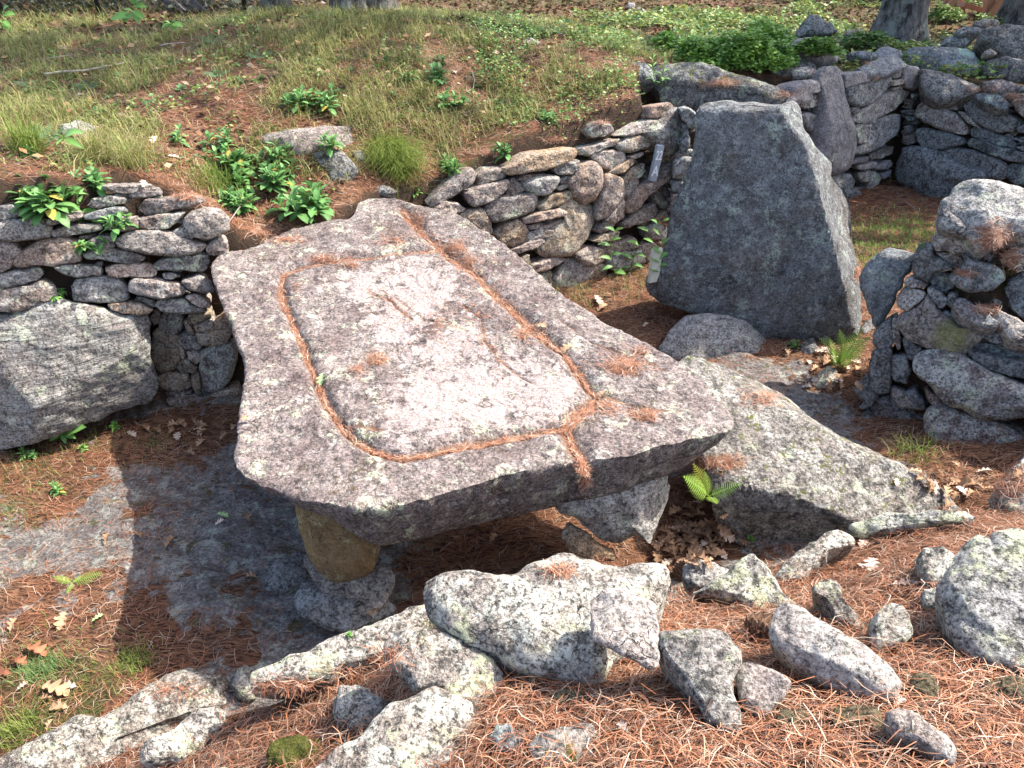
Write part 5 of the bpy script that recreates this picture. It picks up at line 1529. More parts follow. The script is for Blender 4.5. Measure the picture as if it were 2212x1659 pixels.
def grass_field(n, x0, x1, y0, y1, keep, length, width, seed, pal=GR, lean=.8):
    rs = np.random.RandomState(seed)
    x, y = rs.uniform(x0, x1, n), rs.uniform(y0, y1, n)
    P = np.c_[x, y, gz_at(x, y) - .005]
    u, v, f = to_px(P)
    m = (u > -80) & (u < 2280) & (v > -60) & (v < 1720) & keep(x, y)
    P = P[m]
    n = len(P)
    return blades(P, rs.uniform(*length, n), width * rs.uniform(.7, 1.3, n), pal[rs.randint(0, len(pal), n)] * rs.uniform(.75, 1.2, n)[:, None], rs, lean)


def meadow(x, y):
    c = fbm(np.c_[x * 2.1, y * 2.1, x * 0], 4, 62) * .9 + .25 * fbm(np.c_[x * 5, y * 5, x * 0], 2, 63)
    g = grid_at(grassy, x, y)
    return (grid_at(gsd, x, y) > .3) & (np.random.RandomState(len(x)).rand(len(x)) < sstep(-.15, .75, c + .5 * g - .12) + .05)


stuff('mound_grass', [grass_field(120000, -6.5, 2.2, 4.7, 10.4, meadow, (.04, .15), .0065, 51, lean=1.5),
                      grass_field(22000, -6.5, 2.0, 4.9, 10.0, meadow, (.12, .26), .006, 52, GR[[0, 1, 2, 4]], 1.6),
                      grass_field(16000, -8, 6.5, 9.0, 14, lambda x, y: fbm(np.c_[x, y, x * 0], 3, 9) > -.1, (.06, .14), .010, 53, GR * .8)],
      M['grass'], 'thin yellow-green grass growing through needles on the mound', 'grass')


def near_px(lst):
    ctr = [(surf(u, v)[0][:2], r) for u, v, r in lst]

    def f(x, y):
        k = np.zeros(len(x))
        for c, r in ctr:
            k = np.maximum(k, np.exp(-((x - c[0]) ** 2 + (y - c[1]) ** 2) / r ** 2))
        return np.random.RandomState(len(x) + 1).rand(len(x)) < k
    return f


stuff('court_grass', [grass_field(16000, -4.2, -1.5, 1.6, 4.8, near_px([(40, 1010, .28), (100, 1040, .2), (70, 1440, .22), (160, 1460, .16), (20, 1590, .22), (280, 1440, .14), (200, 960, .2), (330, 960, .15), (20, 1110, .2), (90, 1600, .2)]), (.03, .085), .004, 54, np.array([(.15, .21, .05), (.22, .26, .07), (.30, .25, .1), (.12, .19, .05)])),
                      grass_field(26000, 2.4, 5.2, 5.4, 8.8, near_px([(1900, 520, .45), (1960, 500, .4), (1880, 555, .35), (1990, 540, .3)]), (.03, .08), .006, 55, np.array([(.18, .32, .06), (.23, .38, .08), (.26, .34, .10)])),
                      grass_field(4000, .2, 2.4, 5.4, 7.3, near_px([(1250, 640, .25), (1360, 610, .3), (1200, 620, .2)]), (.06, .16), .005, 56)],
      M['grass'], 'patches of short grass on the court floor', 'grass')


def tuft(u, v, n, length, label, pal, spread=.06, width=.0045, lean=1.2, toward=None, group=None):
    p, _ = surf(u, v)
    rs = np.random.RandomState(int(u * 7 + v))
    P = p + np.c_[rs.normal(0, spread, (n, 2)), np.zeros(n)]
    P[:, 2] = np.minimum(gz_at(P[:, 0], P[:, 1]), p[2] + .03) if p[2] - gz_at(p[:1], p[1:2])[0] < .1 else p[2]
    hd = None
    if toward is not None:
        hd = rand_head(n, rs) + np.array(toward) * 1.3
        hd /= np.linalg.norm(hd, axis=1)[:, None]
    V, Tr, C = blades(P, rs.uniform(*length, n), width, pal[rs.randint(0, len(pal), n)] * rs.uniform(.8, 1.2, n)[:, None], rs, lean, hd)
    o = link('grass_tuft', mesh_np('grass_tuft', V - p, Tr, M['grass'], True, cols=C), p)
    return tag(o, label, 'grass tuft', group)


GG = np.array([(.15, .22, .04), (.20, .27, .05), (.26, .30, .08)])
tuft(850, 350, 1500, (.2, .36), 'big bright green combed grass tuft hanging down the mound above the slab', GG, .10, .004, 1.3, (.5, -.8, 0))
tuft(60, 325, 260, (.2, .4), 'long arching grass tuft at the left edge of the mound', GG, .05, .005, 1.2)
tuft(210, 345, 220, (.2, .36), 'fan of arching grass blades in the needles left of the leafy clump', GR[[0, 1, 2, 4]], .05, .005, 1.2)
tuft(280, 360, 200, (.2, .36), 'arching grass tuft just above the left wall', GR[[0, 1, 2, 4]], .05, .005, 1.2)
tuft(800, 260, 320, (.18, .34), 'yellowish grass tuft right of the wedge-shaped slab', GR[[1, 2, 4]], .12, .005, 1.2)
tuft(470, 400, 240, (.15, .3), 'green grass tuft at the foot of the leafy clump on the mound', GG, .1, .005, 1.2)
tuft(950, 290, 260, (.15, .3), 'pale grass tuft above the sunlit wall on the mound', GR[[1, 2, 4]], .12, .005, 1.2)
tuft(1970, 985, 70, (.12, .22), 'sparse grass tuft in the shade at the foot of the right stack', GG * .9, .06, .004, 1.2)
tuft(290, 1430, 240, (.04, .08), 'short green grass clump beside the bottom left boulder', GG, .05, .003, .8)
tuft(95, 1450, 300, (.05, .09), 'blue-green grass clump beside the red-brown oak leaves', GG * np.array([.8, 1, 1.6]), .06, .003, .8)
tuft(40, 1580, 260, (.05, .1), 'pale green grass clump above the bottom left corner', GG, .06, .003, .8)

# ------------------------------------------------------------------ leaves and plants
def leaf_mesh(name, prof, fold=.25, curl=.35, col=(.1, .17, .05), ser=0.0, n=6, tip=(1, 1, 1)):
    """unit-length leaf along +X, upper side +Z"""
    t = np.linspace(0, 1, n + 1)
    w = np.interp(t, *zip(*prof))
    V, C = [], []
    for i, (a, b) in enumerate(zip(t, w)):
        z = -curl * a * a * .5 + .08 * math.sin(a * 3)
        b2 = b * (1 - ser * (i % 2))
        V += [(a, -b2, z + fold * b2), (a, 0, z), (a, b2, z + fold * b2)]
        C += [np.array(col) * .92, np.array(col) * 1.25, np.array(col)]
    Tr = []
    for i in range(n):
        k = 3 * i
        Tr += [(k, k + 3, k + 4), (k, k + 4, k + 1), (k + 1, k + 4, k + 5), (k + 1, k + 5, k + 2)]
    return mesh_np(name, np.array(V), np.array(Tr), M['leaf'], True, cols=np.array(C))


OBO = [(0, .03), (.2, .07), (.5, .19), (.75, .21), (.93, .10), (1, .0)]
LAN = [(0, .02), (.2, .11), (.45, .17), (.75, .11), (1, 0)]
OVA = [(0, .04), (.2, .2), (.5, .27), (.8, .16), (1, 0)]
LM = {'a': leaf_mesh('leaf', OBO, col=(.115, .245, .075)), 'b': leaf_mesh('leaf', OBO, col=(.15, .30, .09), curl=.7), 'c': leaf_mesh('leaf', LAN, col=(.13, .27, .08), curl=.5),
      'd': leaf_mesh('leaf', LAN, col=(.19, .36, .095), curl=.4), 'e': leaf_mesh('leaf', OVA, col=(.16, .32, .075), curl=.3, ser=.12, n=8), 'y': leaf_mesh('leaf', OBO, col=(.36, .30, .07), curl=.8)}


def orient(head, up):
    x = unit(head)
    z = up - x * (up @ x)
    z = unit(z) if np.linalg.norm(z) > 1e-6 else unit(np.cross(x, [1, 0, 0]))
    y = np.cross(z, x)
    return Matrix(np.c_[x, y, z].tolist()).to_euler()


def rosette(u, v, rpx, nl, label, kinds='aab', group=None, tall=.5, name='leafy_weed', down=0.0, spread=None):
    p, nr = surf(u, v + rpx * .45)
    R = rpx * np.linalg.norm(p - CAM) / F * 1.22
    rs = random.Random(int(u * 13 + v * 7))
    w = empty(name, p, label, 'plant', group)
    nl = int(nl * 2.0)
    st = []
    nst = max(1, nl // 11)
    stems = []
    for s in range(nst):
        a = rs.random() * 6.283
        r = R * .45 * math.sqrt(rs.random()) * (1 if nst > 1 else 0)
        b = np.array([r * math.cos(a), r * math.sin(a), 0])
        tp = b * 1.35 + np.array([0, -down * R, R * tall * rs.uniform(.5, 1.1) * (1 - 1.5 * down)])
        V, t = tube([p + b * .6, p + (b + tp) / 2 + np.array([0, 0, .01]), p + tp], [.004, .0035, .002], 5)
        link('stem', mesh_np('stem', V - p, t, M['leaf'], True, cols=np.tile(np.array([[.12, .20, .06]]), (len(V), 1))), p, w)
        stems.append((b, tp))
    for i in range(nl):
        b, tp = stems[i % nst]
        k = (i // nst + .5) / max(1, math.ceil(nl / nst))
        a = i * 2.399 + rs.uniform(-.3, .3)
        el = math.radians(-4 + 70 * k + rs.uniform(-16, 16)) - down * .9
        h = np.array([math.cos(a) * math.cos(el), math.sin(a) * math.cos(el), math.sin(el)])
        o = link('leaf', LM[rs.choice(kinds) if rs.random() > .03 else 'y'], p + b * (1 - k) + tp * k + np.array([0, 0, .006]), w, orient(h, np.array([0, 0, 1.0])), R * rs.uniform(.42, .66) * (1.1 - .4 * k))
    return w


W_ = rosette
W_(105, 425, 62, 74, 'big leafy green clump overhanging the left end of the left wall', 'abb')
W_(200, 395, 40, 40, 'leafy clump right behind the big clump on the left wall', 'abb')
W_(262, 478, 36, 34, 'neat round rosette sprouting from the face of the left wall', 'ab')
W_(206, 515, 32, 26, 'drooping leafy weed below the round rosette in the left wall', 'abb', down=.4)
W_(125, 606, 36, 44, 'bright yellow-green weed hanging from a joint low in the left wall', 'dd', down=.7)
g = 'leafy weeds massed beside the wedge-shaped slab'
lab = 'dark green leafy weed in the big mass left of the wedge-shaped slab on the mound'
for (u, v, r, nl) in [(500, 335, 44, 30), (548, 345, 44, 30), (520, 390, 46, 32), (575, 385, 46, 32), (535, 435, 42, 28), (590, 330, 40, 26), (610, 375, 40, 26), (505, 425, 36, 24)]:
    W_(u, v, r, nl, lab, 'aab', group=g)
W_(655, 432, 60, 60, 'full dark green clump at the lower right of the weed mass, just above the slab', 'aab')
W_(713, 308, 34, 28, 'green rosette growing in front of the wedge-shaped slab', 'ab')
W_(476, 300, 36, 22, 'upright leafy weed above the weed mass on the mound', 'ab')
W_(640, 213, 40, 34, 'left one of two leafy weeds above the wedge-shaped slab', 'ab')
W_(712, 215, 40, 34, 'right one of two leafy weeds above the wedge-shaped slab', 'ab')
W_(950, 160, 34, 30, 'leafy rosette beside dry brown leaves on the upper mound', 'aa')
W_(882, 165, 24, 20, 'small rosette left of the dry brown leaves on the upper mound', 'aa')
W_(982, 215, 34, 28, 'tall pale-centred rosette on the right part of the mound', 'ab')
W_(1095, 322, 32, 30, 'bright rosette on the mound edge above the sunlit wall', 'ab')
W_(390, 295, 28, 18, 'spiky-leaved weed in the needles left of the upright weed', 'ab')
W_(950, 128, 20, 14, 'little upright weed behind the rosette with the dry leaves', 'ab')
W_(975, 355, 34, 40, 'pale leafy weed right of the big combed grass tuft', 'cd')
W_(905, 410, 26, 24, 'bushy weed at the head of the slab beside the sunlit wall', 'cd')
W_(50, 330, 20, 14, 'small weed in the long grass at the left edge', 'ab')
W_(1180, 250, 24, 20, 'leafy weed in the ground cover above the sunlit wall', 'ab')
W_(55, 985, 22, 14, 'narrow-leaved weed at the foot of the banded boulder', 'cd')
W_(115, 1060, 22, 14, 'small weed in the sunny grass on the left of the court', 'cd')
W_(180, 965, 16, 10, 'tiny weed with round leaves by the banded boulder', 'ee')
W_(250, 920, 18, 10, 'small serrated weed in the shade edge by the banded boulder', 'ee')
W_(1160 - 405, 1370, 12, 8, 'tiny round-leaved weed behind the long low rock', 'ee')
W_(1620, 1160, 16, 10, 'tiny weed in the shadow under the bedrock slab', 'ee')
W_(1715, 748, 20, 12, 'small dark weed left of the fern', 'cc')
W_(1425, 170, 26, 14, 'young sapling with pale leaves in front of the lintel slab', 'dd', tall=1.6)
W_(1990, 530, 10, 8, 'tiny weed on the court grass', 'ab')
g = 'small weeds scattered over the mound'
rs2 = random.Random(5)
for (u, v) in [(150, 240), (215, 250), (285, 232), (320, 228), (60, 200), (100, 120), (260, 170), (390, 195), (410, 160), (470, 160), (520, 180), (560, 175), (600, 145), (830, 130), (850, 205), (870, 230), (760, 150), (690, 140), (680, 110), (620, 95), (350, 240),
               (440, 100), (240, 210), (160, 170), (330, 140), (905, 105), (1000, 130), (930, 240), (1030, 190), (700, 160)]:
    p, nr = surf(u, v)
    parts = []
    n = rs2.randint(8, 14)
    sz = rs2.uniform(.05, .09)
    col = np.array(rs2.choice([(.09, .19, .06), (.13, .24, .09), (.12, .20, .05)]))
    src = LM['a']
    bv = np.array([x.co for x in src.vertices])
    bt = np.array([x.vertices for x in src.polygons])
    for i in range(n):
        a = i * 2.4
        el = rs2.uniform(.0, 1.0)
        mt = np.array(orient(np.array([math.cos(a) * math.cos(el), math.sin(a) * math.cos(el), math.sin(el)]), UPN).to_matrix())
        parts.append((bv @ mt.T * sz * rs2.uniform(.7, 1.1), bt))
    V, t = join(parts)
    tag(link('small_weed', mesh_np('small_weed', V, t, M['leaf'], True, cols=np.tile(col, (len(V), 1))), p), 'small leafy weed scattered among needles and grass on the mound', 'plant', g)


def sapling(pts, leaves, label, kind='d', name='sapling', thick=.004):
    base, _ = surf(*pts[0])
    depth = base[1]
    P = np.array([base] + [atY(u, v, depth + .03 * (i + 1)) for i, (u, v) in enumerate(pts[1:])])
    w = empty(name, base, label, 'sapling')
    V, t = tube(P, np.linspace(thick, thick * .5, len(P)), 5)
    link('stem', mesh_np('stem', V - base, t, M['leaf'], True, cols=np.tile(np.array([[.20, .22, .08]]), (len(V), 1))), base, w)
    for (u0, v0, u1, v1, k) in leaves:
        a, b = atY(u0, v0, depth + .02), atY(u1, v1, depth - .05)
        link('leaf', LM[k], a, w, orient(b - a, unit(np.array([0, -.6, .8]))), float(np.linalg.norm(b - a)))
    return w


sapling([(188, 505), (180, 470), (168, 430), (155, 400), (147, 330), (138, 300)], [(172, 450, 135, 445, 'e'), (172, 440, 168, 405, 'e'), (176, 455, 222, 478, 'e'), (178, 465, 205, 472, 'e'), (178, 470, 160, 505, 'e'), (172, 445, 150, 460, 'e'), (150, 420, 168, 400, 'd'),
        (140, 300, 175, 315, 'd'), (138, 300, 118, 285, 'd'), (138, 298, 172, 278, 'd'), (138, 298, 120, 310, 'd')], 'thin pale sapling with large lance-shaped leaves growing out of the left wall top')
sapling([(140, 955), (140, 940), (138, 932)], [(138, 932, 95, 932, 'e'), (138, 932, 105, 952, 'e'), (138, 932, 140, 958, 'e'), (138, 932, 178, 920, 'e'), (138, 932, 122, 915, 'e'), (138, 932, 160, 945, 'e')], 'seedling with six broad toothed leaves at the foot of the banded boulder')
sapling([(372, 78), (372, 60), (371, 54)], [(371, 54, 348, 58, 'e'), (371, 54, 356, 44, 'e'), (371, 54, 376, 41, 'e'), (371, 54, 394, 54, 'e'), (371, 54, 382, 66, 'e')], 'single seedling with five bright leaves on the mound crest')
sapling([(285, 60), (288, 40), (290, 20), (290, 4)], [(290, 30, 262, 48, 'e'), (288, 36, 235, 38, 'e'), (290, 24, 310, 40, 'e'), (290, 14, 314, 12, 'e'), (290, 10, 282, -4, 'e'), (289, 26, 268, 18, 'e'), (290, 30, 300, 50, 'e'), (290, 12, 306, -6, 'e')], 'taller leafy sapling on the crest in front of the wire fence')
sapling([(5, 70), (6, 50), (8, 30)], [(8, 34, 30, 28, 'e'), (6, 50, -14, 40, 'e'), (7, 46, 22, 56, 'e'), (8, 30, 14, 10, 'e'), (6, 52, 26, 66, 'e')], 'leafy sapling at the top left corner of the mound')
sapling([(1360, 590), (1372, 545), (1400, 500), (1432, 478)], [(1368, 560, 1345, 545, 'c'), (1372, 548, 1395, 552, 'c'), (1380, 530, 1358, 518, 'd'), (1390, 515, 1412, 522, 'd'), (1400, 500, 1382, 488, 'c'), (1410, 494, 1426, 506, 'd'), (1420, 486, 1412, 472, 'c'), (1432, 478, 1450, 470, 'd'), (1364, 575, 1338, 575, 'c'), (1366, 570, 1390, 575, 'c')],
        'leggy weed arching right against the lower part of the sunlit wall')
sapling([(1330, 600), (1320, 560), (1318, 520), (1328, 500)], [(1320, 560, 1298, 552, 'd'), (1320, 550, 1342, 545, 'c'), (1318, 530, 1296, 524, 'c'), (1319, 520, 1340, 512, 'd'), (1328, 500, 1312, 488, 'c'), (1328, 500, 1345, 490, 'd'), (1324, 575, 1300, 580, 'c'), (1326, 585, 1352, 590, 'e')],
        'leggy weed with pale leaves standing left against the lower part of the sunlit wall')
sapling([(1420, 600), (1425, 560), (1430, 530)], [(1425, 560, 1440, 545, 'e'), (1424, 565, 1408, 556, 'e'), (1428, 545, 1412, 535, 'e'), (1430, 530, 1442, 515, 'e'), (1423, 575, 1440, 570, 'e'), (1422, 585, 1405, 580, 'e')], 'dark broad-leaved weed at the left foot of the standing stone')


# small-leaved cover: many little leaves as one mass
def leaflets(P, size, cols, rs, flat=.6):
    n = len(P)
    hd = rand_head(n, rs) + np.c_[np.zeros((n, 2)), rs.uniform(-.3, .5, n)]
    hd /= np.linalg.norm(hd, axis=1)[:, None]
    up = np.array([0, 0, 1.0]) + rs.normal(0, flat, (n, 3))
    sd = np.cross(up, hd)
    sd /= np.linalg.norm(sd, axis=1)[:, None]
    s = np.broadcast_to(size, (n,))[:, None]
    nn = np.cross(hd, sd)
    V = np.stack([P, P + hd * s * .5 - sd * s * .3 + nn * s * .06, P + hd * s * .5 + sd * s * .3 + nn * s * .06, P + hd * s], 1)
    b = np.arange(n)[:, None] * 4
    Tr = np.concatenate([b + np.array([[0, 1, 3]]), b + np.array([[0, 3, 2]])])
    return V.reshape(-1, 3), Tr, np.repeat(cols, 4, 0)


GL = np.array([(.12, .22, .055), (.17, .28, .07), (.095, .185, .06), (.22, .30, .08), (.15, .25, .06), (.28, .31, .09)])


def cover(n, keep, x0, x1, y0, y1, hgt, size, seed, pal=GL):
    rs = np.random.RandomState(seed)
    x, y = rs.uniform(x0, x1, n), rs.uniform(y0, y1, n)
    P = np.c_[x, y, gz_at(x, y)]
    u, v, f = to_px(P)
    k = keep(u, v, x, y) & (u > -50) & (u < 2260) & (v > -50)
    P = P[k]
    n = len(P)
    lump = sstep(-.5, .8, fbm(np.c_[P[:, 0] * 3.2, P[:, 1] * 3.2, P[:, 0] * 0], 3, seed))
    P[:, 2] += (rs.rand(n) ** .8 * hgt * (.35 + lump)) + .005
    return leaflets(P, rs.uniform(*size, n), pal[rs.randint(0, len(pal), n)] * rs.uniform(.75, 1.2, n)[:, None] * (.85 + .3 * lump[:, None]), rs)


VINE = [(1030, 55), (1120, 50), (1230, 90), (1330, 120), (1425, 190), (1432, 225), (1380, 262), (1300, 272), (1200, 312), (1130, 300), (1070, 250), (1010, 190), (1000, 110)]
clump = lambda x, y, s, k: fbm(np.c_[x * s, y * s, x * 0], 3, k)
stuff('ground_cover', [
    cover(34000, lambda u, v, x, y: inside(VINE, u + 60 * clump(x, y, 2.5, 91), v + 40 * clump(x, y, 2.5, 92)) & (clump(x, y, 2.6, 81) > -.12) & (grid_at(gsd, x, y) > .1), -1, 2.6, 6.2, 10.4, .15, (.022, .045), 82),
    cover(20000, lambda u, v, x, y: (grid_at(gsd, x, y) > .2) & (clump(x, y, 3.4, 83) > .26), -6.4, 1.5, 5, 9.6, .05, (.03, .05), 84),
    cover(30000, lambda u, v, x, y: (y > 8.6) & (clump(x, y, .7, 85) > -.02) & (u > 1050), 0, 9, 8.8, 14, .12, (.05, .09), 86, np.r_[GL, [(.30, .30, .07), (.26, .29, .06)]]),
    cover(5000, lambda u, v, x, y: (grid_at(gsd, x, y) > -.06) & (u > 1200) & (u < 1450) & (v > 165) & (v < 330), 0, 2, 6.2, 8.4, .16, (.025, .045), 87, GL * 1.25)],
    M['leaf'], 'low small-leaved creeping plants covering the right part of the mound and the ground beyond', 'ground cover')
OL = np.array([(.24, .14, .075), (.30, .20, .12), (.17, .10, .055), (.36, .26, .17), (.22, .12, .06)])
stuff('leaf_litter', [
    cover(42000, lambda u, v, x, y: (grid_at(gsd, x, y) > .3) & (y > 8.8), -10, 12, 8.8, 22, .015, (.06, .11), 88, np.r_[OL * .55, [(.10, .10, .04), (.13, .12, .045), (.08, .075, .03)]]),
    cover(1300, lambda u, v, x, y: (grid_at(gsd, x, y) > .3), -6, 1, 5, 9, .05, (.05, .09), 89, OL * 1.2)],
    M['dryleaf'], 'brown fallen leaves littering the woodland floor behind the mound', 'leaf litter')


def bush(u, v, wpx, hpx, n, label, pal=GL, size=(.04, .07), name='bush'):
    p, _ = surf(u, v)
    k = np.linalg.norm(p - CAM) / F
    a, h = wpx * k / 2, hpx * k * 1.05
    rs = np.random.RandomState(int(u))
    w = empty(name, p, label, 'bush')
    th, r, z = rs.rand(n) * 6.283, np.sqrt(rs.rand(n)), rs.rand(n)
    top = np.sqrt(np.maximum(0, 1 - (r * .96) ** 2)) * (.75 + .35 * fbm(np.c_[np.cos(th) * r * 3, np.sin(th) * r * 3, z * 0], 3, int(u)))
    P = np.c_[np.cos(th) * r * a, np.sin(th) * r * a * .7, h * top * (.25 + .75 * z ** .5)]
    V, t, C = leaflets(P, rs.uniform(*size, n), pal[rs.randint(0, len(pal), n)] * rs.uniform(.75, 1.2, n)[:, None], rs, .5)
    f = link('foliage', mesh_np('foliage', V, t, M['leaf'], True, cols=C), p, w)
    st = []
    for i in range(26):
        q = P[rs.randint(0, n)] * .9
        st.append(tube([np.array([q[0] * .2, q[1] * .2, -.02]), q * np.array([.6, .6, .6]), q], [.006, .004, .002], 4))
    V, t = join(st)
    link('stem', mesh_np('stem', V, t, M['twig'], True), p, w)


BB = np.array([(.17, .33, .05), (.22, .40, .07), (.27, .44, .09), (.13, .26, .05)])
bush(1575, 145, 250, 78, 9000, 'bright green leafy bush behind the lintel slab', BB)
bush(1460, 118, 110, 40, 2500, 'lower yellow-green bush left of the bright bush', BB * 1.1)
bush(1650, 130, 110, 70, 3000, 'bright bush at the right end behind the lintel slab', BB)
bush(1760, 118, 90, 30, 1500, 'low green weeds among the rocks beyond the court wall', BB * .85)
bush(1870, 95, 90, 22, 1000, 'low dark weeds at the left of the right tree', GL)
bush(1930, 90, 80, 24, 1000, 'low weeds in front of the right tree trunk', GL)
bush(2040, 48, 60, 30, 800, 'weeds between the right tree and the wooden stairs', GL)


# ferns
def frond_mesh(pairs=20, arch=.55, col=(.27, .43, .09), width=.25):
    t = np.linspace(0, 1, pairs + 2)
    R = np.c_[t, t * 0, arch * (t - t ** 2 * .75)]
    parts, V, Tr = [], [], []
    v, tr = tube(R, np.linspace(.010, .003, len(R)), 4)
    parts.append((v, tr))
    for i in range(2, pairs + 1):
        ln = width * math.sin(math.pi * min(1, (t[i] * .93 + .09)) ** .8) + .012
        tang = unit(R[min(i + 1, len(R) - 1)] - R[i - 1])
        for s in (-1, 1):
            d = unit(np.array([.35, s * 1.0, 0]) + tang * .15)
            sd = unit(np.cross(np.cross(tang, d), d))
            P = R[i]
            w = .017
            vv, tt = [], []
            ks = np.linspace(0, 1, 5)
            for q in ks:
                c = P + d * ln * q + np.array([0, 0, -.10 * ln * q * q])
                wq = w * (1 - q ** 1.6) * (1 - .35 * (int(q * 4) % 2)) + .001
                vv += [c - tang * wq, c + tang * wq]
            for q in range(4):
                k = 2 * q
                tt += [(k, k + 1, k + 3), (k, k + 3, k + 2)]
            parts.append((np.array(vv), np.array(tt)))
    V, Tr = join(parts)
    return mesh_np('frond', V, Tr, M['leaf'], True, cols=np.tile(np.array(col), (len(V), 1)))


FR = {'g': frond_mesh(), 'l': frond_mesh(15, .15, (.33, .50, .09), .24), 'y': frond_mesh(15, .3, (.42, .42, .05), .24), 'd': frond_mesh(16, .3, (.13, .27, .12), .26)}


def fern(u, v, fronds, label, name='fern', Y=None):
    p = surf(u, v)[0] if Y is None else atY(u, v, Y)
    w = empty(name, p, label, 'fern')
    for (u1, v1, k, dy) in fronds:
        b = atY(u1, v1, p[1] + dy)
        d = b - p
        L = float(np.linalg.norm(d))
        d0 = unit(d)
        up = unit(np.array([0, -.55, .83]))
        link('frond', FR[k], p + np.array([0, 0, .01]), w, orient(d0, up), L)
    return w


fern(1808, 795, [(1750, 735, 'g', -.1), (1803, 708, 'g', .02), (1862, 706, 'g', .02), (1884, 728, 'g', -.04), (1768, 762, 'g', -.14), (1850, 758, 'g', -.16)], 'green fern with upright fronds growing at the foot of the right stack')
fern(1530, 1075, [(1470, 1032, 'l', -.08), (1492, 1002, 'y', .06), (1604, 1048, 'l', -.03), (1548, 1095, 'l', -.15), (1520, 1020, 'l', .03)], 'small bright fern with a yellow frond between the slab corner and the bedrock slab', Y=3.02)
fern(158, 1262, [(115, 1248, 'l', .02), (226, 1240, 'l', .04), (146, 1288, 'l', -.1), (180, 1246, 'l', .06)], 'tiny bright fern lying on the sunny bedrock at the left')
fern(105, 300, [(40, 285, 'd', -.05), (70, 272, 'd', .1), (110, 270, 'd', .1), (150, 285, 'd', .0), (60, 300, 'd', -.1), (130, 305, 'd', -.1)], 'feathery dark green plant beside the purple stone on the left of the mound', name='feathery_plant')
for (u, v, lb) in [(190, 185, 'feathery blue-green plant in the upper left grass'), (60, 180, 'feathery blue-green plant near the left edge of the mound'), (460, 85, 'feathery blue-green plant on the upper middle of the mound'), (560, 120, 'feathery blue-green plant between the two leafy weeds and the crest'), (470, 160, 'feathery blue-green plant above the upright leafy weed')]:
    fern(u, v + 8, [(u - 34, v, 'd', 0), (u + 30, v - 4, 'd', .05), (u - 8, v - 14, 'd', .05), (u + 14, v + 10, 'd', -.08), (u - 20, v + 8, 'd', -.05)], lb, name='feathery_plant')

# ------------------------------------------------------------------ fallen oak leaves, cones, sticks
def oak_mesh(col, curl):
    prof = [(0, .012), (.12, .016), (.17, .07), (.21, .15), (.26, .18), (.30, .15), (.32, .085), (.38, .09), (.43, .2), (.48, .26), (.53, .27), (.56, .2), (.575, .11), (.63, .11), (.68, .2), (.73, .25), (.77, .24), (.80, .17), (.82, .10), (.87, .10), (.91, .13), (.95, .10), (1, 0)]
    V, Tr = [], []
    for a, b in prof:
        z = curl * (b * 1.4 + .35 * math.sin(a * 3.1))
        sh = .05 if b > .15 else 0
        V += [(a + sh, -b, z), (a, 0, curl * .3 * math.sin(a * 3.1)), (a + sh, b, z * .7 + curl * .06)]
    for i in range(len(prof) - 1):
        k = 3 * i
        Tr += [(k, k + 3, k + 4), (k, k + 4, k + 1), (k + 1, k + 4, k + 5), (k + 1, k + 5, k + 2)]
    return mesh_np('oak_leaf', np.array(V), np.array(Tr), M['dryleaf'], True, cols=np.array(col)[None] * (.72 + .5 * np.abs(np.sin(np.array(V)[:, :1] * 7 + np.array(V)[:, 1:2] * 9))))


OK_ = {'t': oak_mesh((.44, .27, .16), .5), 'p': oak_mesh((.60, .46, .36), .3), 'r': oak_mesh((.27, .11, .06), .6), 'g': oak_mesh((.33, .45, .20), .3), 'b': oak_mesh((.32, .19, .11), .7), 'w': oak_mesh((.66, .55, .46), .25)}


def oak(u, v, k, px, label, ang=None, group=None):
    p, n = surf(u, v)
    rs = random.Random(int(u * 3 + v * 11))
    n = unit(n + np.array([rs.uniform(-.3, .3), rs.uniform(-.3, .3), .5]))
    a = rs.random() * 6.283 if ang is None else ang
    h = np.array([math.cos(a), math.sin(a), 0])
    s = px * .86 * np.linalg.norm(p - CAM) / F
    h = unit(h - n * (h @ n))
    o = link('oak_leaf', OK_[k], p + n * .012 - h * s * .5, None, orient(h, n), s)
    return tag(o, label, 'fallen leaf', group)


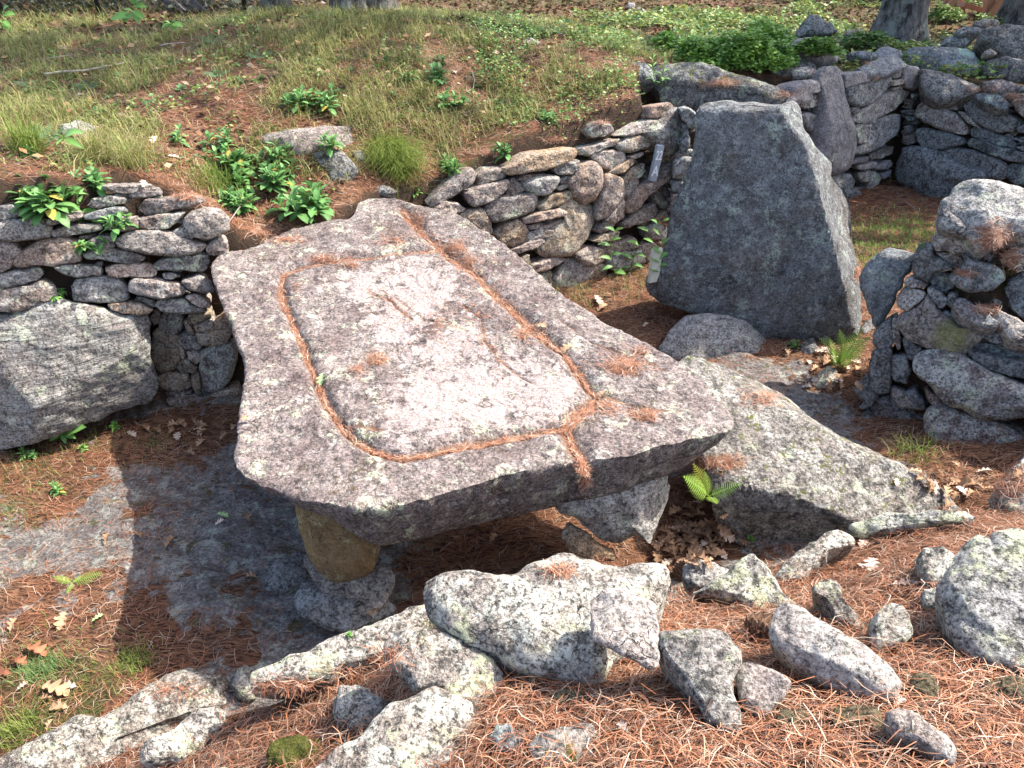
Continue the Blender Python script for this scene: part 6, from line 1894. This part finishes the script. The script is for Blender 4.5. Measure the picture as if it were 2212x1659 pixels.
for a in [(700, 820, 'g', 44, 'green lobed oak leaf lying on the left groove of the slab'), (1168, 706, 't', 36, 'pale tan leaf lying in the right groove of the slab'), (1228, 758, 't', 42, 'larger tan leaf lower down in the right groove of the slab'), (1305, 862, 't', 46, 'orange-tan oak leaf at the corner where the grooves meet'),
          (235, 1168, 't', 36, 'folded tan leaf in the orange needles on the sunny side of the shadow edge'), (300, 1160, 'b', 28, 'brown leaf just inside the slab shadow'), (32, 1355, 't', 40, 'tan oak leaf at the left edge of the sunny bedrock'), (138, 1343, 't', 46, 'tan oak leaf on sunny bedrock left of the shadow'),
          (212, 1338, 'g', 26, 'curled yellow-green leaf by the shadow edge'), (75, 1415, 'r', 60, 'long red-brown oak leaf above the grass clump'), (40, 1440, 'r', 50, 'red-brown oak leaf left of the grass clump'), (8, 1460, 'r', 44, 'red-brown oak leaf cut by the left edge'),
          (118, 1495, 't', 66, 'largest tan oak leaf in the lower left litter'), (152, 1488, 'p', 40, 'pale oak leaf overlapping the largest tan one'), (130, 1535, 't', 40, 'curled tan leaf below the largest one'), (10, 1520, 'r', 36, 'red-brown leaf at the lower left edge'), (50, 1485, 'p', 24, 'small pinkish leaf in the lower left litter'),
          (100, 1520, 'b', 30, 'brown leaf scrap left of the curled tan leaf'), (110, 1570, 't', 26, 'small tan leaf beside the bottom left boulder'), (1068, 1167, 'b', 34, 'brown oak leaf in the dark under the slab'), (480, 1115, 'g', 30, 'green leaf lying in the slab shadow'), (475, 1130, 'p', 24, 'pale leaf below the green one in the slab shadow'),
          (530, 1125, 'b', 40, 'long brown leaf in the slab shadow right of the pale leaf'), (370, 1180, 'b', 44, 'spreading brown oak leaf in the middle of the slab shadow'), (545, 1255, 'b', 34, 'brown leaf left of the lower pad stone'), (385, 945, 'p', 34, 'pinkish leaf on the shaded floor before the recess'), (285, 940, 'p', 30, 'pale leaf by the foot of the banded boulder'),
          (320, 930, 'b', 26, 'brown leaf on the floor near the recess'), (1395, 705, 'p', 26, 'pale leaf in the standing stone shadow'), (1290, 650, 'p', 40, 'pale curled leaf in the sun beside the sunlit wall'), (1300, 668, 't', 36, 'tan leaf at the edge of the standing stone shadow'), (1310, 640, 't', 24, 'small tan leaf by the wall foot'),
          (902, 150, 't', 40, 'dry brown leaf between two rosettes on the upper mound'), (958, 140, 't', 30, 'dry leaf behind the right rosette on the upper mound'), (985, 160, 'p', 40, 'pale curled leaf right of the rosettes on the upper mound'), (258, 258, 't', 30, 'pointed tan leaf in the needles on the left of the mound'), (310, 263, 't', 22, 'small orange leaf right of the pointed one'),
          (335, 305, 'p', 36, 'pinkish leaf on the mound left of the spiky-leaved weed'), (375, 343, 'w', 30, 'whitish leaf on the mound above the left wall'), (175, 210, 'p', 26, 'pale tan leaf beside a weed high on the left of the mound'), (745, 212, 'w', 18, 'small white leaf right of the two leafy weeds'), (310, 400, 'p', 30, 'pale leaf lying on the left wall top'),
          (1885, 1225, 'w', 62, 'large bleached leaf on the needles beside the kerb rock'), (1858, 1228, 'w', 30, 'small bleached leaf touching the large one'), (1868, 1180, 'p', 40, 'pale leaf at the top of the needle bank'), (1950, 1270, 'p', 50, 'long curled leaf standing on edge beside the right-edge boulder'), (1970, 1265, 'w', 30, 'pale leaf tucked in the hollow by the right-edge boulder'),
          (1940, 1525, 'w', 40, 'silvery leaf at the tip of the slanting block'), (1350, 1580, 'p', 44, 'yellow-tan chip-like leaf in the bottom needles'), (1350, 78, 'p', 20, 'pale leaf in the far litter')]:
    oak(*a)
g = 'dry oak leaves heaped beside the slab support'
lb = 'curled dry tan oak leaf in the heap between the slab support and the needle bank'
rs3 = random.Random(9)
for i in range(100):
    u, v = rs3.gauss(1490, 45), rs3.gauss(1165, 34)
    if v > 1245 or (u < 1440 and v < 1150):
        continue
    oak(u, v, rs3.choice('tttpbb'), rs3.uniform(26, 46), lb, group=g)
lb = 'brown oak leaf in the shaded litter around the fern'
for i in range(34):
    u, v = rs3.gauss(1790, 40), rs3.gauss(800, 28)
    if v < 752 or v > 880:
        continue
    oak(u, v, rs3.choice('bbtp'), rs3.uniform(22, 36), lb, group='oak leaves around the fern')
lb = 'brown oak leaf in the gully beside the right stack'
for i in range(26):
    u, v = rs3.gauss(2060, 50), rs3.gauss(1045, 20)
    if v > 1100 or v < 1005:
        continue
    oak(u, v, rs3.choice('bbtp'), rs3.uniform(24, 40), lb, group='oak leaves in the gully')
lb = 'brown oak leaf on the shaded floor of the recess'
for i in range(22):
    oak(rs3.gauss(420, 60), rs3.gauss(935, 16), rs3.choice('bbt'), rs3.uniform(22, 34), lb, group='oak leaves before the recess')


def cone(u, v, px, label, ax):
    p, n = surf(u, v)
    s = px * 1.25 * np.linalg.norm(p - CAM) / F
    ax = unit(ax)
    e1 = unit(np.cross(ax, [0, 0, 1.0]))
    e2 = np.cross(ax, e1)
    p = p + np.array([0, 0, s * .26])
    w = empty('pine_cone', p, label, 'pine cone')
    V, t = tube([ax * s * (q - .5) for q in np.linspace(0, 1, 6)], [s * x for x in (.05, .10, .11, .09, .06, .02)], 8)
    link('core', mesh_np('core', V, t, M['twig'], True), p, w)
    parts = []
    for i in range(70):
        q = i / 70.
        a = i * 2.399
        r = s * .22 * math.sin(math.pi * (.18 + .78 * q)) + .002
        d = e1 * math.cos(a) + e2 * math.sin(a)
        tg = np.cross(ax, d)
        b = ax * s * (q - .5)
        o = d * r + ax * r * (.55)
        ww = s * .075
        parts.append((np.array([b - tg * ww * .4, b + tg * ww * .4, b + o + tg * ww, b + o - tg * ww, b + o * 1.02 - ax * s * .025 + tg * ww * .8, b + o * 1.02 - ax * s * .025 - tg * ww * .8]), np.array([(0, 1, 2), (0, 2, 3), (3, 2, 4), (3, 4, 5), (0, 5, 4), (0, 4, 1)])))
    V, t = join(parts)
    link('scales', mesh_np('scales', V, t, M['conescale'], False), p, w)


M['conescale'] = mat_simple('cone_scale', (.16, .085, .05), (.34, .22, .15), 60, .8)
cone(1648, 1375, 95, 'open brown pine cone beside the left end of the slanting block', (.2, -.6, .5))
cone(1470, 1245, 58, 'pine cone standing in the leaves behind the broad boulder', (.1, -.2, .9))


def stick(pts, r, label, mat='twig', cat='twig', name='twig', lift=.0):
    P = np.array([surf(*q)[0] for q in pts])
    P[:, 2] += r + lift
    L = np.concatenate([np.linspace(a, b, 5)[:-1] for a, b in zip(P[:-1], P[1:])] + [P[-1:]])
    L = L + .0025 * np.c_[fbm(L * 30, 2, 3), fbm(L * 30, 2, 4), fbm(L * 30, 2, 5)]
    V, t = tube(L, np.linspace(r, r * .5, len(L)), 6)
    return tag(link(name, mesh_np(name, V - L[0], t, M[mat], True), L[0]), label, cat)


stick(T(2, 2, [(1085, 925), (1030, 1020), (990, 1120), (962, 1250)]), .0045, 'dark twig standing in the needles left of the upright pale rock')
stick(T(2, 2, [(778, 1378), (870, 1350), (960, 1320), (1050, 1300)]), .0045, 'dark twig lying across the needles in the middle of the bank')
stick(T(2, 2, [(765, 1050), (785, 1120), (805, 1195)]), .003, 'thin pale twig below the square flat stone')
stick(T(3, 2, [(490, 1195), (560, 1260), (610, 1350), (650, 1480), (700, 1580), (750, 1640)]), .004, 'long pale twig running to the bottom edge below the slanting block', 'palewood')
stick(T(3, 2, [(930, 1290), (940, 1400), (948, 1510)]), .0025, 'thin white twig crossing the tapering brownish stone', 'palewood')
stick(T(3, 2, [(985, 640), (1000, 700), (1000, 780)]), .003, 'short dark twig right of the peaked stone')
stick(T(2, 2, [(1000, 400), (1030, 480), (1045, 570)]), .005, 'brown stick in the leaves right of the broad boulder')
stick(T(0, 0, [(300, 515), (420, 498), (560, 490), (700, 462), (810, 440)]), .013, 'long bleached branch lying in the grass of the mound', 'palewood', 'branch', 'fallen_branch', .03)
stick(T(0, 0, [(240, 412), (360, 392), (470, 375)]), .008, 'thinner dry stick higher up in the mound grass', 'palewood', 'stick', 'stick', .02)
stick(T(0, 0, [(1040, 320), (1120, 308), (1200, 300)]), .007, 'short pale stick near the top of the mound', 'palewood', 'stick', 'stick', .03)
stick(T(1, 0, [(1163, 1553), (1230, 1575), (1302, 1585)]), .007, 'short white stick lying in the needles at the far end of the slab', 'palewood', 'stick', 'stick')
stick(T(0, 0, [(1570, 1335), (1480, 1460), (1400, 1590), (1370, 1650)]), .005, 'grey twig leaning over the corner of the left wall', 'twig', 'stick', 'stick', .01)
stick(T(1, 0, [(1398, 480), (1418, 530), (1408, 590), (1365, 612)]), .005, 'curved pale twig right of the rosettes on the mound', 'palewood', 'stick', 'stick', .02)
stick(Z3([(820, 690), (950, 820), (1120, 940)]), .006, 'dark twig lying on the shaded court floor')
stick(T(0, 0, [(1100, 10), (1150, 70), (1215, 135)]), .012, 'dark branch sloping down in front of the boulder beyond the fence', 'twig', 'branch', 'fallen_branch', .1)


# moss cushions
def mat_moss():
    k = NT('moss')
    co = k.coords()
    n = k.noise(co, 90, 4, .7)
    b = k.noise(co, 14, 4, .6)
    c = k.mix(k.rng(n, .35, .65), (.03, .033, .006), k.mix(k.rng(b, .4, .6), (.10, .11, .018), (.15, .145, .035)))
    return k.done(c, k.bump(n, .02), .95)


def mat_brownmoss():
    k = NT('dry_moss')
    co = k.coords()
    n = k.noise(co, 95, 5, .7)
    c = k.mix(k.rng(n, .38, .62), (.035, .028, .015), (.26, .215, .13))
    return k.done(c, k.bump(n, .03), .95)


M['moss'], M['dmoss'] = mat_moss(), mat_brownmoss()
rock('moss_cushion', 'bright green moss cushion among needles at the bottom left of the bank', T(1, 2, [(58, 1560), (120, 1488), (200, 1428), (300, 1448), (380, 1498), (432, 1560), (400, 1640), (200, 1700), (100, 1650)]), 'moss', 'moss', a=.75, base=(650, 1645), bulge=.03, pw=2.5, depth=.08, rough=2.2, facets=0, around=110, rings=30)
for pts, lb in [(T(3, 2, [(1330, 1180), (1380, 1100), (1500, 1070), (1640, 1080), (1700, 1180), (1600, 1260), (1450, 1270)]), 'brown crusty lichen lump at the right edge of the needle bank'),
                (T(3, 2, [(370, 1300), (450, 1240), (600, 1250), (740, 1300), (760, 1400), (640, 1440), (460, 1400)]), 'brown crusty lichen lump below the slanting block'),
                (T(3, 2, [(40, 1350), (120, 1270), (240, 1260), (280, 1330), (200, 1420), (80, 1430)]), 'brown crusty lichen lump below the small purplish rock'),
                (T(3, 2, [(920, 1140), (980, 1080), (1060, 1090), (1100, 1180), (1080, 1250), (980, 1230)]), 'brown crusty lichen lump right of the slanting block tip'),
                (T(2, 2, [(240, 1180), (330, 1130), (450, 1150), (480, 1220), (360, 1260), (270, 1240)]), 'brown crusty lichen lump in the needles below the broad boulder'),
                (T(1, 2, [(1420, 1050), (1500, 1010), (1600, 1040), (1590, 1120), (1480, 1130)]), 'crusty lichen lump at the right end of the lichen-frilled rock')]:
    rock('lichen_lump', lb, pts, 'lichen', 'dmoss', a=.7, bulge=.03, pw=2, depth=.06, rough=1.6, facets=0)

# ------------------------------------------------------------------ marker blocks, plank
M['slate'] = mat_simple('grey_painted_block', (.30, .33, .36), (.36, .39, .42), 60, .6)
M['white'] = mat_simple('white_paint', (.78, .79, .80), (.82, .83, .84), 30, .6)
M['cream'] = mat_simple('cream_board', (.55, .52, .40), (.62, .59, .47), 30, .8)


def bevel_box(sx, sy, sz, b):
    import bmesh
    bm = bmesh.new()
    bmesh.ops.create_cube(bm, size=1.0)
    for v in bm.verts:
        v.co = (v.co.x * sx, v.co.y * sy, v.co.z * sz)
    bmesh.ops.bevel(bm, geom=bm.edges[:], offset=b, segments=2, affect='EDGES')
    bmesh.ops.triangulate(bm, faces=bm.faces[:])
    V = np.array([v.co[:] for v in bm.verts])
    t = np.array([[v.index for v in f.verts] for f in bm.faces])
    bm.free()
    return V, t


def letter_mesh(txt, size):
    cu = bpy.data.curves.new('lettering', 'FONT')
    cu.body = txt
    cu.size = size
    cu.extrude = .0006
    cu.align_x = 'CENTER'
    cu.align_y = 'CENTER'
    cu.offset = size * .012
    o = bpy.data.objects.new('lettering_source', cu)
    COL.objects.link(o)
    bpy.context.view_layer.update()
    m = bpy.data.meshes.new_from_object(o.evaluated_get(bpy.context.evaluated_depsgraph_get()))
    bpy.data.objects.remove(o)
    m.materials.clear()
    m.materials.append(M['white'])
    m.name = 'lettering'
    return m


sg = hit([(1418, 352)], wb_p, wb_n)[0] + wb_n * .13
k = np.linalg.norm(sg - CAM) / F
sx_axis = unit(np.cross([0, 0, 1.0], wb_n))
dirv = unit(atY(1425.5, 318, sg[1]) - atY(1411, 386, sg[1]))         # the marker leans to the right
fr_n = unit(wb_n + np.array([-.12, -.25, .25]))
fr_n = unit(fr_n - dirv * (fr_n @ dirv))
fr_x = np.cross(dirv, fr_n)
eul = Matrix(np.c_[fr_x, dirv, fr_n].tolist()).to_euler()
H_ = 36 * k * 1.12
for (u, v, txt, lb, sz) in [(1421.5, 335, '22', 'upper grey marker block with a white 22, fixed to the sunlit wall', .075), (1413.5, 369, 'A', 'lower grey marker block with a white letter A, under the 22', .075)]:
    c = atY(u, v, sg[1])
    w = empty('marker_block', c, lb, 'marker')
    V, t = bevel_box(.070, H_, .05, .004)
    b = link('block', mesh_np('block', V, t, M['slate'], False), c, w)
    b.rotation_euler = eul
    L = link('lettering', letter_mesh(txt, sz * (1.0 if txt == '22' else 1.15)), c + fr_n * .0262, w)
    L.rotation_euler = eul
    L.scale = (.86 if txt == '22' else 1.15, 1.6, 1)
pp, _ = surf(1410, 602)
V, t = bevel_box(.10, .04, .30, .006)
pk = link('marker_post', mesh_np('marker_post', V + np.array([0, 0, .13]), t, M['cream'], False), pp + np.array([.0, -.02, 0]), None, (0, .03, .5))
tag(pk, 'pale cream board standing half hidden by weeds left of the standing stone', 'board')

# ------------------------------------------------------------------ trees
def mat_bark():
    k = NT('bark')
    co = k.coords()
    v = k.mapping(co, (1, 1, .28))
    n = k.noise(v, 16, 6, .7, .4)
    f = k.noise(co, 70, 4, .6)
    c = k.mix(k.rng(n, .38, .62), (.035, .03, .028), (.20, .18, .165))
    c = k.mix(k.math('MULTIPLY', k.rng(k.noise(co, 5, 6, .7), .52, .6), .6), c, (.25, .28, .24))
    return k.done(c, k.bump(k.math('ADD', n, k.math('MULTIPLY', f, .3)), .05), .95)


M['bark'] = mat_bark()
CR = np.array([(.05, .10, .03), (.07, .13, .035), (.09, .15, .04), (.06, .11, .045)])


def tree(u, v, rpx, label, Y=None, hgt=15, crown=(3.2, 4.0, 9.0), seed=1, n=3800, cdx=0.0, cdy=0.0):
    if Y is None:
        p, _ = surf(u, v)
    else:
        p = atY(u, v, Y)
        p[2] = gz_at(p[:1], p[1:2])[0]
    r = rpx * np.linalg.norm(p - CAM) / F
    w = empty('tree', p, label, 'tree', None)
    rs = np.random.RandomState(seed)
    ns, nk = 40, 46
    zz = np.r_[np.linspace(-.25, 1.6, 22), np.linspace(1.8, hgt, nk - 22)]
    th = np.linspace(0, 2 * np.pi, ns, endpoint=False)
    V = []
    for z in zz:
        rad = r * (1 - .75 * max(0, z) / hgt) * (1 + .30 * math.exp(-max(z, -.2) / .2))
        q = np.c_[np.cos(th) * 2.2, np.sin(th) * 2.2, np.full(ns, z * .8)]
        rr_ = rad * (1 + .10 * fbm(q, 2, seed) + .06 * math.exp(-max(z, 0) / .4) * np.cos(th * 5 + seed))
        rr_ += .05 * r * (np.abs(fbm(np.c_[np.cos(th) * 7, np.sin(th) * 7, np.full(ns, z * 2.2)], 2, seed + 3)) - .3)
        V.append(np.c_[np.cos(th) * rr_ + .02 * z * math.sin(seed), np.sin(th) * rr_, np.full(ns, z)])
    V = np.concatenate(V)
    j = np.arange(ns)
    jn = (j + 1) % ns
    Tr = np.concatenate([np.r_[np.c_[i * ns + j, i * ns + jn, (i + 1) * ns + jn], np.c_[i * ns + j, (i + 1) * ns + jn, (i + 1) * ns + j]] for i in range(nk - 1)])
    link('trunk', mesh_np('trunk', V, Tr, M['bark'], True), p, w)
    R, z0, z1 = crown
    st, cl = [], []
    for i in range(26):
        z = z0 + (z1 - z0) * (i + .5) / 26
        a = i * 2.4
        ln = R * (1.05 - .55 * (z - z0) / (z1 - z0)) * rs.uniform(.75, 1.05)
        e = np.array([math.cos(a) * ln + cdx, math.sin(a) * ln + cdy, z + ln * .22])
        b = np.array([.02 * z * math.sin(seed), 0, z])
        mid = (b + e) / 2 + np.array([0, 0, .12 * ln])
        st.append(tube([b, mid, e], [.06, .04, .012], 5))
        m = n // 26
        t = rs.rand(m) ** .6
        c = np.where(t[:, None] < .5, b + (mid - b) * t[:, None] * 2, mid + (e - mid) * (t[:, None] * 2 - 1))
        cl.append(c + rs.normal(0, 1, (m, 3)) * np.array([.34, .34, .2]) * (.5 + t[:, None]))
    V, t = join(st)
    link('limbs', mesh_np('limbs', V, t, M['bark'], True), p, w)
    P = np.concatenate(cl)
    V, t, C = leaflets(P, rs.uniform(.16, .34, len(P)), CR[rs.randint(0, 4, len(P))], rs, .7)
    link('crown', mesh_np('crown', V, t, M['leaf'], True, cols=C), p, w)
    return w


tree(1942, 66, 37, 'thick flaring grey tree trunk at the top right, nearest the wooden stairs on their left', seed=3, crown=(2.2, 8.0, 14.0), n=1000)
tree(2206, 66, 34, 'tree trunk cut by the top right corner, right of the stairs', Y=11.6, seed=5, crown=(1.8, 2.9, 6.8), n=3600, cdx=1.0, cdy=-1.3)  # unseen crown, lowered and shifted to throw shade on the right court
tree(601, 26, 23, 'slimmer tree trunk at the top, left of the double trunk', Y=9.7, seed=7, crown=(2.2, 8, 14), n=2000)
tree(755, 16, 29, 'left half of the double tree trunk at the top of the mound', Y=9.9, seed=9, crown=(2.2, 8, 14), n=2000)
tree(818, 16, 31, 'right half of the double tree trunk at the top of the mound', Y=10.1, seed=12, crown=(2.2, 8, 14), n=2000)

# ------------------------------------------------------------------ wire fence, thicket, wooden stairs
M['wire'] = mat_simple('dark_wire', (.05, .05, .05), (.09, .09, .09), 20, .5)
M['post'] = mat_simple('black_post', (.012, .012, .012), (.025, .025, .025), 20, .6)
fy = 10.6
fx = [atY(-60, 20, fy)[0], atY(2, 20, fy)[0], atY(213, 20, fy)[0], atY(530, 20, fy)[0], atY(590, 20, fy)[0]]
fb = np.array([(fx[2] + fx[3]) / 2, fy, float(gz_at(np.array([fx[2]]), np.array([fy]))[0])])
fen = empty('wire_fence', fb, 'black chain-link wire fence on dark posts along the top left behind the mound', 'fence')
for x in fx[1:4]:
    zb = float(gz_at(np.array([x]), np.array([fy]))[0])
    V, t = tube([(x, fy, zb - .2), (x, fy, zb + .6), (x, fy, zb + 1.5)], .03, 10)
    link('post', mesh_np('post', V - fb, t, M['post'], True), fb, fen)
wires = []
x0, x1, H0 = fx[0], fx[4], 1.35
pz = .11
for i in range(int((x1 - x0 + H0) / pz)):
    for s in (1, -1):
        a = x0 - H0 + i * pz
        xa, xb = a, a + H0
        za, zb2 = (0, H0) if s > 0 else (H0, 0)
        ta, tb = max(0, (x0 - xa) / H0), min(1, (x1 - xa) / H0)
        if tb - ta < .02:
            continue
        g0 = fb[2]
        q0 = np.array([xa + H0 * ta, fy + .012 * s, g0 + za + (zb2 - za) * ta])
        q1 = np.array([xa + H0 * tb, fy + .012 * s, g0 + za + (zb2 - za) * tb])
        wires.append(tube([q0, q1], .0022, 3, cap=False))
V, t = join(wires)
o = link('wire_mesh', mesh_np('wire_mesh', V - fb, t, M['wire'], True), fb, fen)
o['kind'] = 'stuff'
TH = np.array([(.045, .055, .03), (.07, .075, .04), (.10, .10, .06), (.05, .065, .04), (.13, .13, .09)])
rs = np.random.RandomState(91)
nT = 16000
x, y = rs.uniform(-10.5, -3.2, nT), rs.uniform(11.0, 14.5, nT)
P = np.c_[x, y, gz_at(x, y) + rs.rand(nT) * 1.8 * (.5 + .5 * np.clip((y - 11) / 2, 0, 1))]
stuff('thicket', [leaflets(P, rs.uniform(.06, .12, nT), TH[rs.randint(0, 5, nT)], rs, .8)], M['leaf'], 'dark tangle of vines and undergrowth behind the wire fence', 'undergrowth')
nT = 9000
x, y = rs.uniform(6.0, 13, nT), rs.uniform(14.4, 17.5, nT)
P = np.c_[x, y, gz_at(x, y) + rs.rand(nT) * 2.0]
stuff('thicket', [leaflets(P, rs.uniform(.08, .16, nT), TH[rs.randint(0, 5, nT)] * .6, rs, .8)], M['leaf'], 'undergrowth with darkened leaves, added for the deep shade beyond the wooden stairs', 'undergrowth')  # leaves added where there is only black shade, their colours darkened to match

M['stain'] = mat_simple('red_brown_stained_wood', (.30, .14, .085), (.38, .19, .12), 12, .7, aniso=(1, 1, 8))
sy = 12.4


def zpx(x, y): return (1769.6 + x / 5.0, y / 5.0)


def beam(a, b, w, d, Ya=sy, Yb=sy):
    A, B = atY(*zpx(*a), Ya), atY(*zpx(*b), Yb)
    ax = unit(B - A)
    fwd = np.array([0, 1.0, 0])
    s = unit(np.cross(ax, fwd))
    f2 = np.cross(s, ax)
    V = np.array([A + s * i * w / 2 + f2 * k * d / 2 for i in (-1, 1) for k in (-1, 1)] + [B + s * i * w / 2 + f2 * k * d / 2 for i in (-1, 1) for k in (-1, 1)])
    Q = [(0, 1, 3, 2), (4, 6, 7, 5), (0, 4, 5, 1), (2, 3, 7, 6), (0, 2, 6, 4), (1, 5, 7, 3)]
    return V, np.array([t for a_, b_, c_, d_ in Q for t in ((a_, b_, c_), (a_, c_, d_))])


sb = atY(*zpx(1790, 200), sy)
stw = empty('wooden_stairs', sb, 'red-brown wooden stairs with a handrail at the top right corner', 'stairs')


def part(name, Vt):
    V, t = Vt
    link(name, mesh_np(name, V - sb, t, M['stain'], False), sb, stw)


part('post', beam((1340, 190), (1420, -160), .10, .10))
part('post', beam((1795, 205), (1880, -150), .11, .11))
part('handrail', beam((1345, 110), (1475, -20), .08, .08, sy - .08, sy - .08))
part('handrail', beam((1825, 195), (1990, -20), .09, .07, sy - .09, sy - .09))
part('tread', beam((1530, 45), (1795, 118), .055, .30, sy + .3, sy + .25))
part('tread', beam((1565, 178), (1705, 218), .055, .30, sy + .12, sy + .1))
part('tread', beam((1770, -8), (2020, 52), .055, .30, sy + .45, sy + .4))
part('tread', beam((1860, 140), (1960, 158), .055, .28, sy + .3, sy + .28))
part('stringer', beam((2060, 60), (1900, 215), .20, .05, sy + .25, sy + .2))
part('stringer', beam((1530, -40), (1560, 190), .05, .05, sy + .5, sy + .45))
